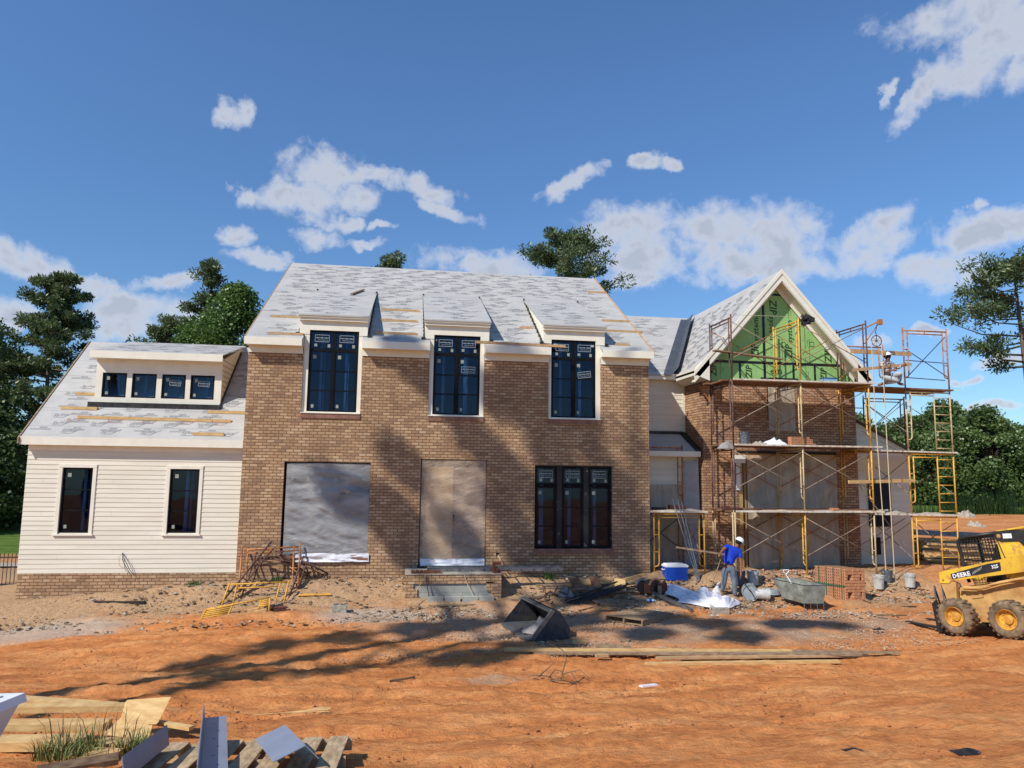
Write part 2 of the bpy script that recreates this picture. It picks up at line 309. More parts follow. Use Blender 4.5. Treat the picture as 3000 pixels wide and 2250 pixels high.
    bg=N(nt,'ShaderNodeBackground'); L(nt,fin,bg.inputs[0]); bg.inputs[1].default_value=SKYSTR
    o=N(nt,'ShaderNodeOutputWorld'); L(nt,bg.outputs[0],o.inputs[0])
SKYTINT=(.98,1.33,1.68,1); SKYSTR=.092; CLOUDGAIN=11.5
CLOUDS=[(-7.74, 22.66, 3.08, 1.5, 0), (-9.38, 20.07, 3.41, 1.28, 0), (-6.58, 20.88, 3.31, 1.37, 0), (-3.71, 22.33, 2.55, 0.64, 0), (0.24, 21.77, 3.04, 0.9, -10), (2.57, 20.17, 3.05, 0.67, -12), (-13.51, 20.14, 0.99, 0.7, 0), (-7.49, 17.48, 1.83, 0.91, 0), (-5.39, 18.77, 1.5, 0.58, 0), (-2.82, 18.63, 1.27, 0.33, 0), (-3.51, 17.46, 1.51, 0.42, 0), (-14.61, 25.26, 1.6, 1.03, 0), (-13.71, 16.93, 1.28, 0.72, 0), (12.69, 22.29, 2.82, 0.7, 25), (19.14, 23.85, 1.2, 0.64, 10), (20.69, 23.31, 1.1, 0.52, -20), (-26.4, 12.99, 3.4, 1.16, -8), (-23.12, 12.47, 1.91, 0.68, -12), (-17.89, 13.27, 2.53, 0.67, 15), (-11.55, 15.49, 2.4, 0.61, 0), (-20.14, 10.93, 4.03, 1.48, 0), (-20.05, 9.64, 3.35, 1.36, 0), (-27.66, 9.67, 1.71, 1.08, 0), (5.89, 16.13, 5.01, 1.21, 0), (17.98, 18.61, 4.26, 2.31, 0), (19.07, 16.46, 5.06, 1.91, 0), (24.85, 18.22, 3.63, 2.04, 0), (28.28, 17.59, 3.87, 2.42, 0), (26.19, 15.72, 5.14, 1.73, 0), (35.33, 16.82, 3.31, 1.38, 22), (35.88, 15.63, 3.78, 1.15, 10), (39.85, 13.95, 2.69, 1.42, 0), (42.67, 16.2, 2.84, 1.14, 15), (44.23, 16.38, 1.73, 1.12, 0), (42.01, 17.61, 0.79, 0.5, 20), (17.95, 14.9, 2.12, 0.86, 0), (29.54, 14.78, 3.03, 1.42, 0), (42.17, 29.88, 5.35, 1.57, 0), (43.65, 27.59, 3.32, 1.91, 0), (41.94, 26.4, 2.82, 1.64, 0), (39.64, 25.82, 2.63, 0.95, 35), (37.99, 25.16, 1.02, 0.49, 40), (36.61, 25.94, 0.45, 0.7, 0), (45.14, 26.36, 1.16, 1.9, 0), (40.18, 29.87, 2.96, 1.28, 0), (43.19, 7.33, 1.44, 0.44, 0), (41.22, 6.53, 0.79, 0.34, 0), (42.52, 4.4, 1.46, 0.37, 0), (43.55, 2.62, 1.27, 0.5, 0), (35.01, 9.16, 1.38, 0.48, 0), (40.45, 4.54, 1.83, 0.34, 0), (38.81, 10.02, 0.9, 0.38, 0)]
world()
sl=bpy.data.lights.new('sun','SUN'); sl.energy=5.0; sl.angle=R(.55); sl.color=(1,.955,.88)
so=bpy.data.objects.new('sun',sl); COL.objects.link(so)
sd=Vector((math.sin(R(AZ))*math.cos(R(EL)),math.cos(R(AZ))*math.cos(R(EL)),-math.sin(R(EL))))
so.rotation_euler=sd.to_track_quat('-Z','Y').to_euler()
cam=bpy.data.cameras.new('camera'); co=bpy.data.objects.new('camera',cam); COL.objects.link(co); sc.camera=co
cam.sensor_fit='HORIZONTAL'; cam.sensor_width=36; cam.lens=36*2100/3000; cam.clip_end=3000; cam.clip_start=.1
_r=Vector((0.98955412,-0.14349245,0.01387645)); _u=Vector((-0.03045052,-0.11396324,0.9930182)); _f=Vector((0.14090921,0.9830678,0.11714221))
mt=Matrix((( _r.x,_u.x,-_f.x,4.37649),(_r.y,_u.y,-_f.y,-20.114),(_r.z,_u.z,-_f.z,2.97642),(0,0,0,1))); co.matrix_world=mt
sc.view_settings.view_transform='Standard'; sc.view_settings.look='None'; sc.view_settings.exposure=0; sc.view_settings.gamma=1
sc.cycles.max_bounces=5; sc.cycles.diffuse_bounces=3; sc.cycles.glossy_bounces=2; sc.cycles.transparent_max_bounces=10
# ================================================================== GROUND
def axis(pts):
    o=[]
    for a,b,s in pts: o+=list(np.arange(a,b,s))
    return np.array(o+[pts[-1][1]])
def groundmat():
    m,nt=newmat('clay_ground'); p=pos(nt); sp=N(nt,'ShaderNodeSeparateXYZ'); L(nt,p,sp.inputs[0]); X,Y=sp.outputs[0],sp.outputs[1]
    pf=scalev(nt,p,(1,1,0)); st=scalev(nt,p,(.55,1.7,0))
    n1=noise(nt,st,1.1,7,.65); n2=noise(nt,pf,9,6,.7); n3=noise(nt,pf,40,4,.7)
    clay=ramp(nt,n1,[(.25,lin(166,98,56,.9)),(.48,lin(204,132,78,.95)),(.62,lin(218,152,96,.95)),(.8,lin(228,174,118,.95))])
    clay=mixc(nt,.6,clay,mixc(nt,1,clay,ramp(nt,n2,[(.3,(.50,.45,.42)),(.5,(1,1,1)),(.7,(1.25,1.25,1.2))]),'MULTIPLY'))
    rub=ramp(nt,n2,[(.3,lin(120,84,54,.85)),(.5,lin(186,138,94,.88)),(.68,lin(210,174,132,.9))])
    rub=mixc(nt,.5,rub,ramp(nt,n3,[(.35,lin(112,82,58)),(.6,lin(210,184,150))]))
    grav=ramp(nt,n3,[(.3,lin(104,76,58,.9)),(.5,lin(186,152,122,.9)),(.7,lin(220,194,164,.95))])
    def sm(v,a,b): 
        r=N(nt,'ShaderNodeMapRange',interpolation_type='SMOOTHSTEP'); L(nt,v,r.inputs[0]); r.inputs[1].default_value=a; r.inputs[2].default_value=b; return r.outputs[0]
    wob=mth(nt,'MULTIPLY',mth(nt,'SUBTRACT',noise(nt,pf,.5,5,.65),.5),4.5)
    yw=mth(nt,'ADD',Y,wob)
    near=mth(nt,'MULTIPLY',mth(nt,'MULTIPLY',sm(yw,-2.7,-1.1),mth(nt,'SUBTRACT',1,sm(Y,8,16))),mth(nt,'SUBTRACT',1,mth(nt,'MULTIPLY',sm(X,18.5,20.5),.85)))
    col=mixc(nt,near,clay,rub)
    def blob(cx,cy,rx,ry,lo=.55,hi=1.15):
        a=mth(nt,'DIVIDE',mth(nt,'SUBTRACT',X,cx),rx); b=mth(nt,'DIVIDE',mth(nt,'SUBTRACT',Y,cy),ry)
        d=mth(nt,'SQRT',mth(nt,'ADD',mth(nt,'MULTIPLY',a,a),mth(nt,'MULTIPLY',b,b))); d=mth(nt,'ADD',d,mth(nt,'MULTIPLY',wob,.16)); return mth(nt,'SUBTRACT',1,sm(d,lo,hi))
    g=mth(nt,'MAXIMUM',blob(6.5,-3.2,3.4,1.8),blob(11.6,-4.3,4.6,1.5)); g=mth(nt,'MAXIMUM',g,blob(15.5,-3.4,2.0,1.0)); g=mth(nt,'MAXIMUM',g,blob(6.0,-7.9,.7,.25))
    g=mth(nt,'MULTIPLY',g,ramp(nt,noise(nt,pf,.9,6,.65),[(.36,(.25,.25,.25)),(.58,(1,1,1))]))
    col=mixc(nt,g,col,grav); gm=mth(nt,'MULTIPLY',g,0)
    pale=mth(nt,'MAXIMUM',blob(-3.6,-2.4,2.2,1.1),blob(3.6,-2.3,1.5,.7)); col=mixc(nt,mth(nt,'MULTIPLY',pale,.65),col,lin(196,188,172,.85))
    lit=sm(noise(nt,pf,15,5,.7),.60,.66); lit2=mth(nt,'MULTIPLY',lit,near); col=mixc(nt,mth(nt,'MULTIPLY',lit2,.5),col,lin(88,66,48,.8))
    lawn=sm(mth(nt,'ADD',Y,mth(nt,'MULTIPLY',wob,.5)),13.5,15.5); lc=ramp(nt,n1,[(.3,lin(84,112,44,.7)),(.6,lin(112,138,64,.75)),(.8,lin(150,162,88,.8))]); col=mixc(nt,mth(nt,'MAXIMUM',lawn,mth(nt,'SUBTRACT',1,sm(Y,-27,-23))),col,lc)  # green ground behind the camera is unseen, added to tint window reflections
    h=mth(nt,'ADD',mth(nt,'MULTIPLY',n2,.9),mth(nt,'MULTIPLY',n3,.5)); h=mth(nt,'ADD',h,mth(nt,'MULTIPLY',noise(nt,scalev(nt,p,(2.2,8,0)),2.2,5,.65),1.1))
    out(nt,prin(nt,col,.95,0,.08,bump(nt,h,.8,.05))); return m
def build_ground():
    xs=axis([(-400,-60,34),(-60,-12,4),(-12,-3,.3),(-3,14,.075),(14,22,.15),(22,60,1.5),(60,460,40)])
    ys=axis([(-60,-18,3),(-18,-14.5,.25),(-14.5,-.2,.07),(-.2,4,.4),(4,30,1),(30,100,5),(100,700,50)])
    Xg,Yg=np.meshgrid(xs,ys,indexing='ij'); Z=gbase(Xg,Yg)
    f=np.clip((30-np.abs(Yg))/10,0,1)*np.clip((40-np.abs(Xg-6))/10,0,1)
    rl=lambda d: np.exp(-d**2/.012)-.45*(np.exp(-(d-.2)**2/.008)+np.exp(-(d+.2)**2/.008))
    rut=sum(rl(Yg-c-k*(Xg-6)-.25*np.sin(Xg*.35+c)) for c,k in ((-8.6,-.06),(-10.1,-.06),(-7.4,.05),(-11.4,.05),(-9.3,.13),(-12.2,-.02),(-6.6,.03)))*(.6+.8*vn(Xg*1.3,Yg*.6+3))*1.2
    Yw=Yg+.5*vn(Xg*.25,Yg*.3)+.07*Xg
    trk=np.sin(Yw*2*math.pi/.9)**8*np.sign(np.sin(Xg*16+Yw*3))*.008*(vn(Xg*.3,Yw*.5+7)>-.05)
    Z+=f*1.25*(vn(Xg*.45,Yw*1.0)*.11+vn(Xg*1.2+9,Yw*3.6)*.08+vn(Xg*4+3,Yw*8)*.045+vn(Xg*13,Yg*13+5)*.028-rut*.04+trk*(Yg<-6))
    nx,ny=len(xs),len(ys); v=np.stack([Xg,Yg,Z],-1).reshape(-1,3)
    i=np.arange(nx-1)[:,None]*ny+np.arange(ny-1)[None,:]; fa=np.stack([i,i+ny,i+ny+1,i+1],-1).reshape(-1,4)
    me=bpy.data.meshes.new('ground'); me.from_pydata(v.tolist(),[],fa.tolist()); me.materials.append(groundmat()); me.polygons.foreach_set('use_smooth',[True]*len(me.polygons)); me.update()
    o=bpy.data.objects.new('ground',me); COL.objects.link(o); tag(o,'orange clay ground of the building site with pale gravel near the house','ground',kind='structure')
build_ground()
def scatter(name,n,xr,yr,size,mat,label,cat,flat=.6,dens=None):
    vs=[];fs=[]
    base=np.array([(-1,0,-.3),(0,-1,-.3),(1,0,-.3),(0,1,-.3),(-.3,.2,.8),(.4,-.2,.7)]); tri=[(0,1,5,4),(1,2,5),(2,3,4,5),(3,0,4),(0,3,2,1)]
    for k in range(n):
        while True:
            x=random.uniform(*xr); y=random.uniform(*yr)
            if dens is None or random.random()<dens(x,y): break
        s=size*random.uniform(.4,1)**1.5*random.choice((1,1,1,1.8)); a=random.uniform(0,6.28); c,sn=math.cos(a),math.sin(a)
        b=base*np.array([s*random.uniform(.7,1.4),s,s*flat]); b=b+rng.normal(0,s*.12,b.shape); o=len(vs); z=gz(x,y)+s*.12
        vs+=[(x+c*q[0]-sn*q[1],y+sn*q[0]+c*q[1],z+q[2]) for q in b]; fs+=[tuple(i+o for i in f) for f in tri]
    me=bpy.data.meshes.new(name); me.from_pydata(vs,[],fs); me.materials.append(mat); me.update(); o=bpy.data.objects.new(name,me); COL.objects.link(o)
    tag(o,label,cat,kind='stuff')
M['clod']=simple('clay_clods',lin(190,124,78,.9),lin(150,90,56,.9),6,.95,bumps=.5)
M['gravelm']=simple('pale_gravel',lin(206,180,150,.85),lin(140,108,84,.85),1.9,.9,bumps=.4)
scatter('clay_clods',11000,(-2,17),(-14,-3.5),.016,M['clod'],'small clods of orange clay scattered over the yard','clay clods')
scatter('gravel',26000,(3,18),(-6.2,-1.8),.0165,M['gravelm'],'pale gravel spread on the ground before the front door','gravel',dens=lambda x,y: max(0,1-((x-9.5)/7.5)**2)*(1-.1*abs(y+4)))
scatter('rubble',5200,(-5.2,19.5),(-3.0,.9),.034,M['mortar'],'broken mortar and stone rubble along the foot of the walls','rubble',dens=lambda x,y: 1 if x>4 else (.30 if y<-1 else .5))
M['chips']=simple('wood_chips',lin(150,122,92,.8),lin(86,64,46,.8),5,.9)
scatter('debris',5200,(-5.2,19.2),(-2.9,.6),.045,M['chips'],'dark wood chips and bark littered beside the brick wall','wood chips',flat=.2)
scatter('brickbats',420,(11.4,19.4),(-1.9,.9),.06,M['redbrick'],'broken red brick pieces littering the ground under the scaffold','brick pieces',dens=lambda x,y: 1 if y>-1 else .35)

# ================================================================== HOUSE
H=thing('brick_house','two storey brick and cream siding house under construction with white underlayment roofs','house',(5.65,0,0))
def wall_cells(mb,ax,a0,a1,z0,z1,holes,near,far):
    us=sorted({a0,a1}|{h[0] for h in holes}|{h[1] for h in holes}); zs=sorted({z0,z1}|{h[2] for h in holes}|{h[3] for h in holes})
    us=[u for u in us if a0<=u<=a1]; zs=[z for z in zs if z0<=z<=z1]
    for u0,u1 in zip(us,us[1:]):
        run=None
        for za,zb in zip(zs,zs[1:]):
            c=((u0+u1)/2,(za+zb)/2); inside=any(h[0]<c[0]<h[1] and h[2]<c[1]<h[3] for h in holes)
            if not inside: run=(run[0],zb) if run else (za,zb)
            if inside or zb==zs[-1]:
                if run: mb.box((u0,near,run[0]),(u1,far,run[1])) if ax=='x' else mb.box((near,u0,run[0]),(far,u1,run[1]))
                run=None
holes=[(1.45,3.04,4.39,6.2),(4.90,6.46,4.40,6.2),(8.32,9.87,4.40,6.2),(1.09,3.38,.60,3.08),(4.74,6.59,.30,3.21),(7.95,10.21,.765,3.08)]
mb=MB(); wall_cells(mb,'x',0,11.31,-.9,6.07,holes,0,.14); mb.build('brick_wall',M['brick'],H)
mb=MB(); mb.box((11.17,.142,-.9),(11.31,13,6.07)); mb.box((0,.142,-.9),(.14,13,6.07)); mb.box((.142,12.86,-.9),(11.168,13,6.07))
for x in (.002,11.168): mb.prism([(x,.2,6.07),(x,13,6.07),(x,6.6,10.2)],(.138,0,0))
mb.build('brick_wall',M['brick'],H)
# frieze, soffit and fascia in segments between the wall dormers
segs=[(-.06,1.44),(3.04,4.9),(6.46,8.33),(9.86,11.38)]
for a,b in segs:
    mb=MB()
    mb.box((max(a,.005),-.03,6.03),(min(b,11.325),.0,6.225)); mb.box((a,-.28,6.225),(b,.1,6.25)); mb.box((a,-.315,6.205),(b,-.285,6.41))
    for e,s in ((a,1),(b,-1)): mb.prism([(e,-.274,6.251),(e,.05,6.251),(e,.05,6.53),(e,-.274,6.35)],(s*.02,0,0))
    mb.build('fascia',M['white_trim'],H)
SL=.588
def rz(y): return 6.42+SL*(y+.2)
def slab(mb,x0,x1,y0,y1,zf,t=.05): 
    mb.prism([(x0,y0,zf(y0)),(x0,y1,zf(y1)),(x0,y1,zf(y1)-t),(x0,y0,zf(y0)-t)],(x1-x0,0,0))
mb=MB()
slab(mb,-.06,11.38,.9,6.6,rz)
for a,b in segs: slab(mb,a,b,-.283,.9,rz)
for a,b in ((1.44,1.6),(2.9,3.04),(4.9,5.1),(6.2,6.46),(8.33,8.6),(9.6,9.86)): slab(mb,a,b,.1,.9,rz)
mb.prism([(-.06,6.6,rz(6.6)),(-.06,13.5,6.4),(-.06,13.5,6.34),(-.06,6.6,rz(6.6)-.06)],(11.44,0,0))
roof=mb.build('roof',M['roof'],H)
mb=MB(); mb.prism([(-.10,-.24,rz(-.24)-.10),(-.10,6.6,rz(6.6)-.10),(-.10,6.6,rz(6.6)+.0),(-.10,-.24,rz(-.24)+.0)],(.038,0,0)); mb.build('rake_board',M['wood2'],roof)
mb=MB(); mb.prism([(11.382,-.24,rz(-.24)-.12),(11.382,6.6,rz(6.6)-.12),(11.382,6.6,rz(6.6)+.03),(11.382,-.24,rz(-.24)+.03)],(.035,0,0)); mb.build('rake_board',M['wood_orange'],roof)
# --- underlayment prints
def prints(mb,o,ux,uy,w,h,hole=(),seed=1,sc_=1.0):
    rr=random.Random(seed); o,ux,uy=Vector(o),Vector(ux),Vector(uy); nrm=ux.cross(uy)*.006
    v=.18; row=0
    while v<h-.15:
        u=.15+rr.uniform(0,1.0)*sc_; k=0
        while u<w-.6:
            if not any(a<u+.3<b and c<v<d for a,b,c,d in hole):
                P=o+ux*u+uy*v+nrm
                if row%2==0:
                    text_mb(mb,'Epilay',.17*sc_,P+ux*.05,(ux+uy*.12).normalized(),uy)
                    pts=[(0,.02),(.08,-.06),(.34,-.06),(.42,.02),(.50,.10),(.58,.17)]; 
                    for (a,b),(c,d) in zip(pts,pts[1:]): mb.quad(P+ux*a*sc_+uy*b*sc_,P+ux*c*sc_+uy*d*sc_,P+ux*c*sc_+uy*(d+.022)*sc_,P+ux*a*sc_+uy*(b+.022)*sc_)
                else:
                    mb.quad(P,P+ux*.2*sc_,P+ux*.2*sc_+uy*.05,P+uy*.05)
                    for q in (1,2): mb.quad(P-ux*.22+uy*(-.04*q),P+ux*.3+uy*(-.04*q),P+ux*.3+uy*(-.04*q+.012),P-ux*.22+uy*(-.04*q+.012))
            u+=(1.05 if row%2==0 else .92)*sc_+rr.uniform(-.08,.08); k+=1
        v+=.19*sc_; row+=1
def pgroup(name,parent,mat,*a,**k):
    mb=MB(); prints(mb,*a,**k); return mb.build(name,mat,parent,fix=False)
UY=Vector((0,1,SL)).normalized()
pgroup('underlayment_print',roof,M['roof_print'],(-.0,-.15,rz(-.15)),(1,0,0),UY,11.3,7.8,hole=[(1.2,3.3,0,4.9),(4.6,6.7,0,4.9),(8.0,10.1,0,4.9)],seed=3)
# --- wall dormers
DORM=[(1.31,3.16),(4.76,6.59),(8.17,10.0)]; WIN=[(1.59,2.93),(5.02,6.34),(8.41,9.73)]; TR=[(1.45,3.04),(4.905,6.455),(8.325,9.865)]
SD=.425
for i,((a,b),(wa,wb),(ta,tb)) in enumerate(zip(DORM,WIN,TR)):
    y0=.05; mb=MB()
    mb.box((a,y0,6.72),(b,.14,7.12)); mb.box((a,y0,6.6),(wa,.14,6.72)); mb.box((wb,y0,6.6),(b,.14,6.72))
    mb.box((ta,.062,4.41),(wa,.14,6.6)); mb.box((wb,.062,4.41),(tb,.14,6.6)); mb.box((wa,.062,4.39),(wb,.14,4.455))
    d=mb.build('dormer',M['white_trim'],H)
    mb=MB(); mb.box((a-.015,-.03,6.98),(b+.015,y0-.001,7.06)); mb.box((a-.03,-.07,7.06),(b+.03,y0-.001,7.14)); mb.build('crown_moulding',M['white_trim'],d)
    zf=lambda y: 7.14+SD*(y+.09)
    mb=MB()
    for x in (a,b-.03): mb.prism([(x,.141,6.5),(x,.141,7.12),(x,3.75,zf(3.75)-.05),(x,3.75,8.5)],(.03,0,0))
    mb.build('cheek',M['white_trim'],d)
    mb=MB(); mb.prism([(a-.04,-.09,zf(-.09)),(a-.04,3.95,zf(3.95)),(a-.04,3.95,zf(3.95)-.04),(a-.04,-.09,zf(-.09)-.04)],(b-a+.08,0,0)); dr=mb.build('dormer_roof',M['roof'],d)
    pgroup('underlayment_print',dr,M['roof_print'],(a,-.05,zf(-.05)),(1,0,0),Vector((0,1,SD)).normalized(),1.8,3.9,seed=9+i)
    for sx,x in ((-1,a),(1,b)):
        mb=MB(); mb.prism([(x+sx*.0015,.12,rz(.12)-.01),(x+sx*.0015,3.6,rz(3.6)-.01),(x+sx*.0015,3.6,rz(3.6)+.02),(x+sx*.0015,.12,rz(.12)+.03)],(sx*.012,0,0))
        for k in range(24):
            y=.12+k*.15
            if rz(y)>zf(y)-.05: break
            mb.box((x+sx*.002,y,rz(y)-.02),(x+sx*(.03+.02*(k%2)),y+.09,rz(y)+.09+.01*(k%3)))
        mb.box((x,.02,rz(.1)-.03),(x+sx*.10,.15,rz(.1)+.05)); mb.build('step_flashing',M['darksteel'],d)
    mb=MB(); mb.box((ta,-.03,4.27),(tb,.0,4.40)); mb.build('brick_sill',M['sill'],H)
    mb=MB(); mb.box((ta,-.05,4.401),(tb,.06,4.425)); mb.build('sill_flashing',M['white_trim'],d)
# --- windows
def sticker_text(mb,cx,z,w,h,y,tilt=0):
    ux=Vector((math.cos(tilt),0,math.sin(tilt))); uz=Vector((-math.sin(tilt),0,math.cos(tilt))); o=Vector((cx,y,z))
    for s in (-1,1):
        mb.obox(o+uz*s*h/2,ux*(w/2),(0,.0008,0),uz*.005); mb.obox(o+ux*s*w/2,ux*.004,(0,.0008,0),uz*(h/2))
    text_mb(mb,'WEATHER SHIELD',w*.115,o+ux*(-w*.45)+uz*.0+Vector((0,-.001,0)),ux,uz,bold=.02); text_mb(mb,'WINDOWS & DOORS',w*.075,o+ux*(-w*.32)-uz*h*.3+Vector((0,-.001,0)),ux,uz,bold=.01)
def window(cols,rowspec,y,parent=H,studs=True,label=None,mull=.03,bar=.043):
    """cols: (x0,x1) of each sash; rowspec: list of (z0,z1,n_muntin_rows,kind)"""
    X0=cols[0][0]; X1=cols[-1][1]; Z0=min(r[0] for r in rowspec); Z1=max(r[1] for r in rowspec)
    W=MB()
    for (x0,x1) in cols:
        for (z0,z1,n,k) in rowspec:
            b=bar
            W.box((x0,y,z0),(x0+b,y+.07,z1)); W.box((x1-b,y,z0),(x1,y+.07,z1)); W.box((x0+b,y,z0),(x1-b,y+.07,z0+b)); W.box((x0+b,y,z1-b),(x1-b,y+.07,z1))
            if k=='case':
                W.box((x0+b,y+.012,z0+b),(x0+b+.022,y+.06,z1-b)); W.box((x1-b-.022,y+.012,z0+b),(x1-b,y+.06,z1-b))
    w=W.build('window',M['black_frame'],parent)
    if label: w['label']=label
    any_=False
    for (x0,x1) in cols:
        for (z0,z1,n,k) in rowspec:
            for q in range(1,n):
                zz=z0+bar+(z1-z0-2*bar)*q/n; mm=MB(); mm.box((x0+bar,y+.022,zz-.017),(x1-bar,y+.05,zz+.017)); mm.build('muntin',M['black_frame'],w)
    for (x0,x1) in cols:
        for (z0,z1,n,k) in rowspec:
            g=MB(); g.box((x0+bar,y+.03,z0+bar),(x1-bar,y+.034,z1-bar)); g.build('pane',M['glass'],w)
    def stk(*a): q=MB(); q.box(*a); q.build('sticker',M['sticker'],w)
    for (x0,x1) in cols:
        for (z0,z1,n,k) in rowspec:
            yy=y+.012
            if k=='transom':
                tx=MB(); sticker_text(tx,(x0+x1)/2,z1-.22,.38*min(1,(x1-x0)/.62),.19,y+.018); tx.build('sticker_lettering',M['print'],w,fix=False)
                stk((x0+.13,yy+.006,z0+.10),(x0+.205,yy+.010,z0+.175)); stk((x1-.18,yy+.006,z0+.08),(x1-.11,yy+.010,z0+.17))
            elif k in('case','tall'):
                stk((x0+.11,yy+.006,z1-.24),(x0+.2,yy+.010,z1-.14)); stk((x0+.11,yy+.006,z0+.11),(x0+.18,yy+.010,z0+.20))
            elif k=='small':
                stk((x0+.1,yy+.006,z1-.2),(x0+.18,yy+.010,z1-.1)); stk((x0+.08,yy+.006,z0+.08),(x0+.15,yy+.010,z0+.16))
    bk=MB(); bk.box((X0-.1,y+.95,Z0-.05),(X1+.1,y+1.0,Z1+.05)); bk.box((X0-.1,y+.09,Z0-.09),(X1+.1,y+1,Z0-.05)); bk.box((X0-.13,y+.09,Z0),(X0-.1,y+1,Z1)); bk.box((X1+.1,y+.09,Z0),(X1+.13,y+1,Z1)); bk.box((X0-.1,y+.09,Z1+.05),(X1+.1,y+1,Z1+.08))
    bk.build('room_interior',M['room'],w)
    if studs:
        sb=MB()
        for (x0,x1) in cols:
            c=x0+(x1-x0)*random.uniform(.4,.62); ww=(x1-x0)*random.uniform(.07,.13); sb.box((c-ww,y+.35,Z0),(c+ww*.2,y+.4,Z1)); sb.box((c+ww*.3,y+.5,Z0),(c+ww,y+.54,Z1))
        sb.build('interior_stud',M['stud'],w)
    return w
for i,(a,b) in enumerate(WIN):
    m_=(a+b)/2; w=window([(a,m_),(m_,b)],[(6.17,6.72,1,'transom'),(4.455,6.17,3,'case')],.085)
    if i!=0:
        tx=MB(); sticker_text(tx,b-.33,5.75 if i==1 else 5.72,.38,.17,.085+.018,0 if i==1 else .14); tx.build('sticker_lettering',M['print'],w,fix=False)
E1=(7.97,8.60); 
wE=window([(7.97,8.60),(8.75,9.38),(9.53,10.18)],[(2.53,3.05,1,'transom'),(.78,2.50,3,'case')],.10,label='triple ground floor window with black taped mullions',bar=.06)
mb=MB(); 
for a,b in ((8.602,8.748),(9.382,9.528)): mb.box((a,.085,.77),(b,.15,3.06))
mb.box((7.951,.09,3.05),(10.209,.15,3.079)); mb.box((10.18,.09,.77),(10.209,.15,3.05)); mb.build('mullion',M['black_tape'],wE)
mb=MB(); mb.box((7.94,-.035,.625),(10.22,.139,.765)); mb.build('brick_sill',M['sill'],H)
# plastic covered window and entrance door
def wavy(name,x0,x1,z0,z1,y,mat,parent,amp=.02,nx=44,nz=44,bulge=.0,f=(3,9),hang=0,fold=1.0):
    vs=[];fs=[]
    for i in range(nx+1):
        for j in range(nz+1):
            u,v=i/nx,j/nz; x=x0+(x1-x0)*u; z=z0+(z1-z0)*v
            d=float(vn(np.array(x*f[0]+3*math.sin(v*4)*fold),np.array(z*f[1]+x*1.3)))*amp+float(vn(np.array(x*f[0]*3),np.array(z*f[1]*2.2+x*5)))*amp*.5
            edge=min(u,1-u,1-v)*9; d*=min(1,.15+edge)
            vs.append((x+hang*(1-v)*math.sin(u*9)*.02,y-bulge*math.sin(math.pi*u)*(1-v)**1.5+d,z))
    for i in range(nx):
        for j in range(nz): a=i*(nz+1)+j; fs.append((a,a+nz+1,a+nz+2,a+1))
    m=MB(); m.add(vs,fs); return m.build(name,mat,parent,smooth=True,fix=False)
wD=window([(1.12,1.86),(1.88,2.60),(2.62,3.35)],[(2.5,3.05,1,'transom'),(.66,2.48,3,'case')],.13,label='ground floor window behind clear plastic sheeting')
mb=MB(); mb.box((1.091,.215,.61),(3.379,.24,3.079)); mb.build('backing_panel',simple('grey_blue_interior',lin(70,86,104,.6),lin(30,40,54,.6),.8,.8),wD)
wavy('plastic_sheeting',1.16,3.375,.5,3.05,.035,M['sheet'],wD,amp=.085,bulge=.06,f=(1.2,4.5),nx=70,nz=70)
wavy('plastic_sheeting',1.5,3.42,.43,.66,-.035,M['sheet_white'],wD,amp=.05,nz=10,bulge=.04,f=(4,8))
mb=MB(); mb.box((1.09,-.035,.46),(3.40,.139,.60)); mb.build('brick_sill',M['sill'],H)
mb=MB(); mb.box((4.741,.1,.30),(4.84,.139,3.209)); mb.box((6.49,.1,.3),(6.589,.139,3.209)); mb.box((4.84,.1,3.12),(6.49,.139,3.209)); dd=mb.build('entrance_door',M['doorbrown'],H)
mb=MB(); mb.box((4.84,.13,.3),(5.66,.17,3.12)); mb.build('door_leaf',M['plywood'],dd)  # left leaf is tan as if sunlit; right leaf carries shade in its colour
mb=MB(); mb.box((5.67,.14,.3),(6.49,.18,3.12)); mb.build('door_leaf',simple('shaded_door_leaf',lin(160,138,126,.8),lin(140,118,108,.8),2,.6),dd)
wavy('plastic_sheeting',4.78,6.56,.36,3.19,.03,M['sheet_door'],dd,amp=.08,bulge=.04,f=(1.4,3.6),nx=60,nz=70)
wavy('plastic_sheeting',4.80,6.56,.28,.50,-.02,M['sheet_white'],dd,amp=.05,nz=10,bulge=.05,f=(4,6))
mb=MB(); mb.box((5.66,-.004,1.52),(5.70,.012,1.68)); mb.build('torn_hole',M['dark'],dd)
mb=MB(); mb.box((4.72,-.10,.24),(6.62,.0,.31)); mb.build('threshold',M['black_tape'],dd)
mb=MB(); mb.box((6.88,-.004,.57),(6.96,.03,.66)); mb.build('electrical_box',M['black_frame'],H)
for pts in ([(6.93,-.01,.6),(6.98,-.1,.45),(7.02,-.12,.25),(6.95,-.2,.0),(6.8,-.25,-.25)],[(6.93,-.01,.6),(7.0,-.12,.48),(7.08,-.1,.3),(7.16,-.15,.12),(7.3,-.2,-.0),(7.38,-.22,-.3)]):
    mb=MB(); mb.tube(pts,.008,5); mb.build('loose_cable',M['rope'],H)
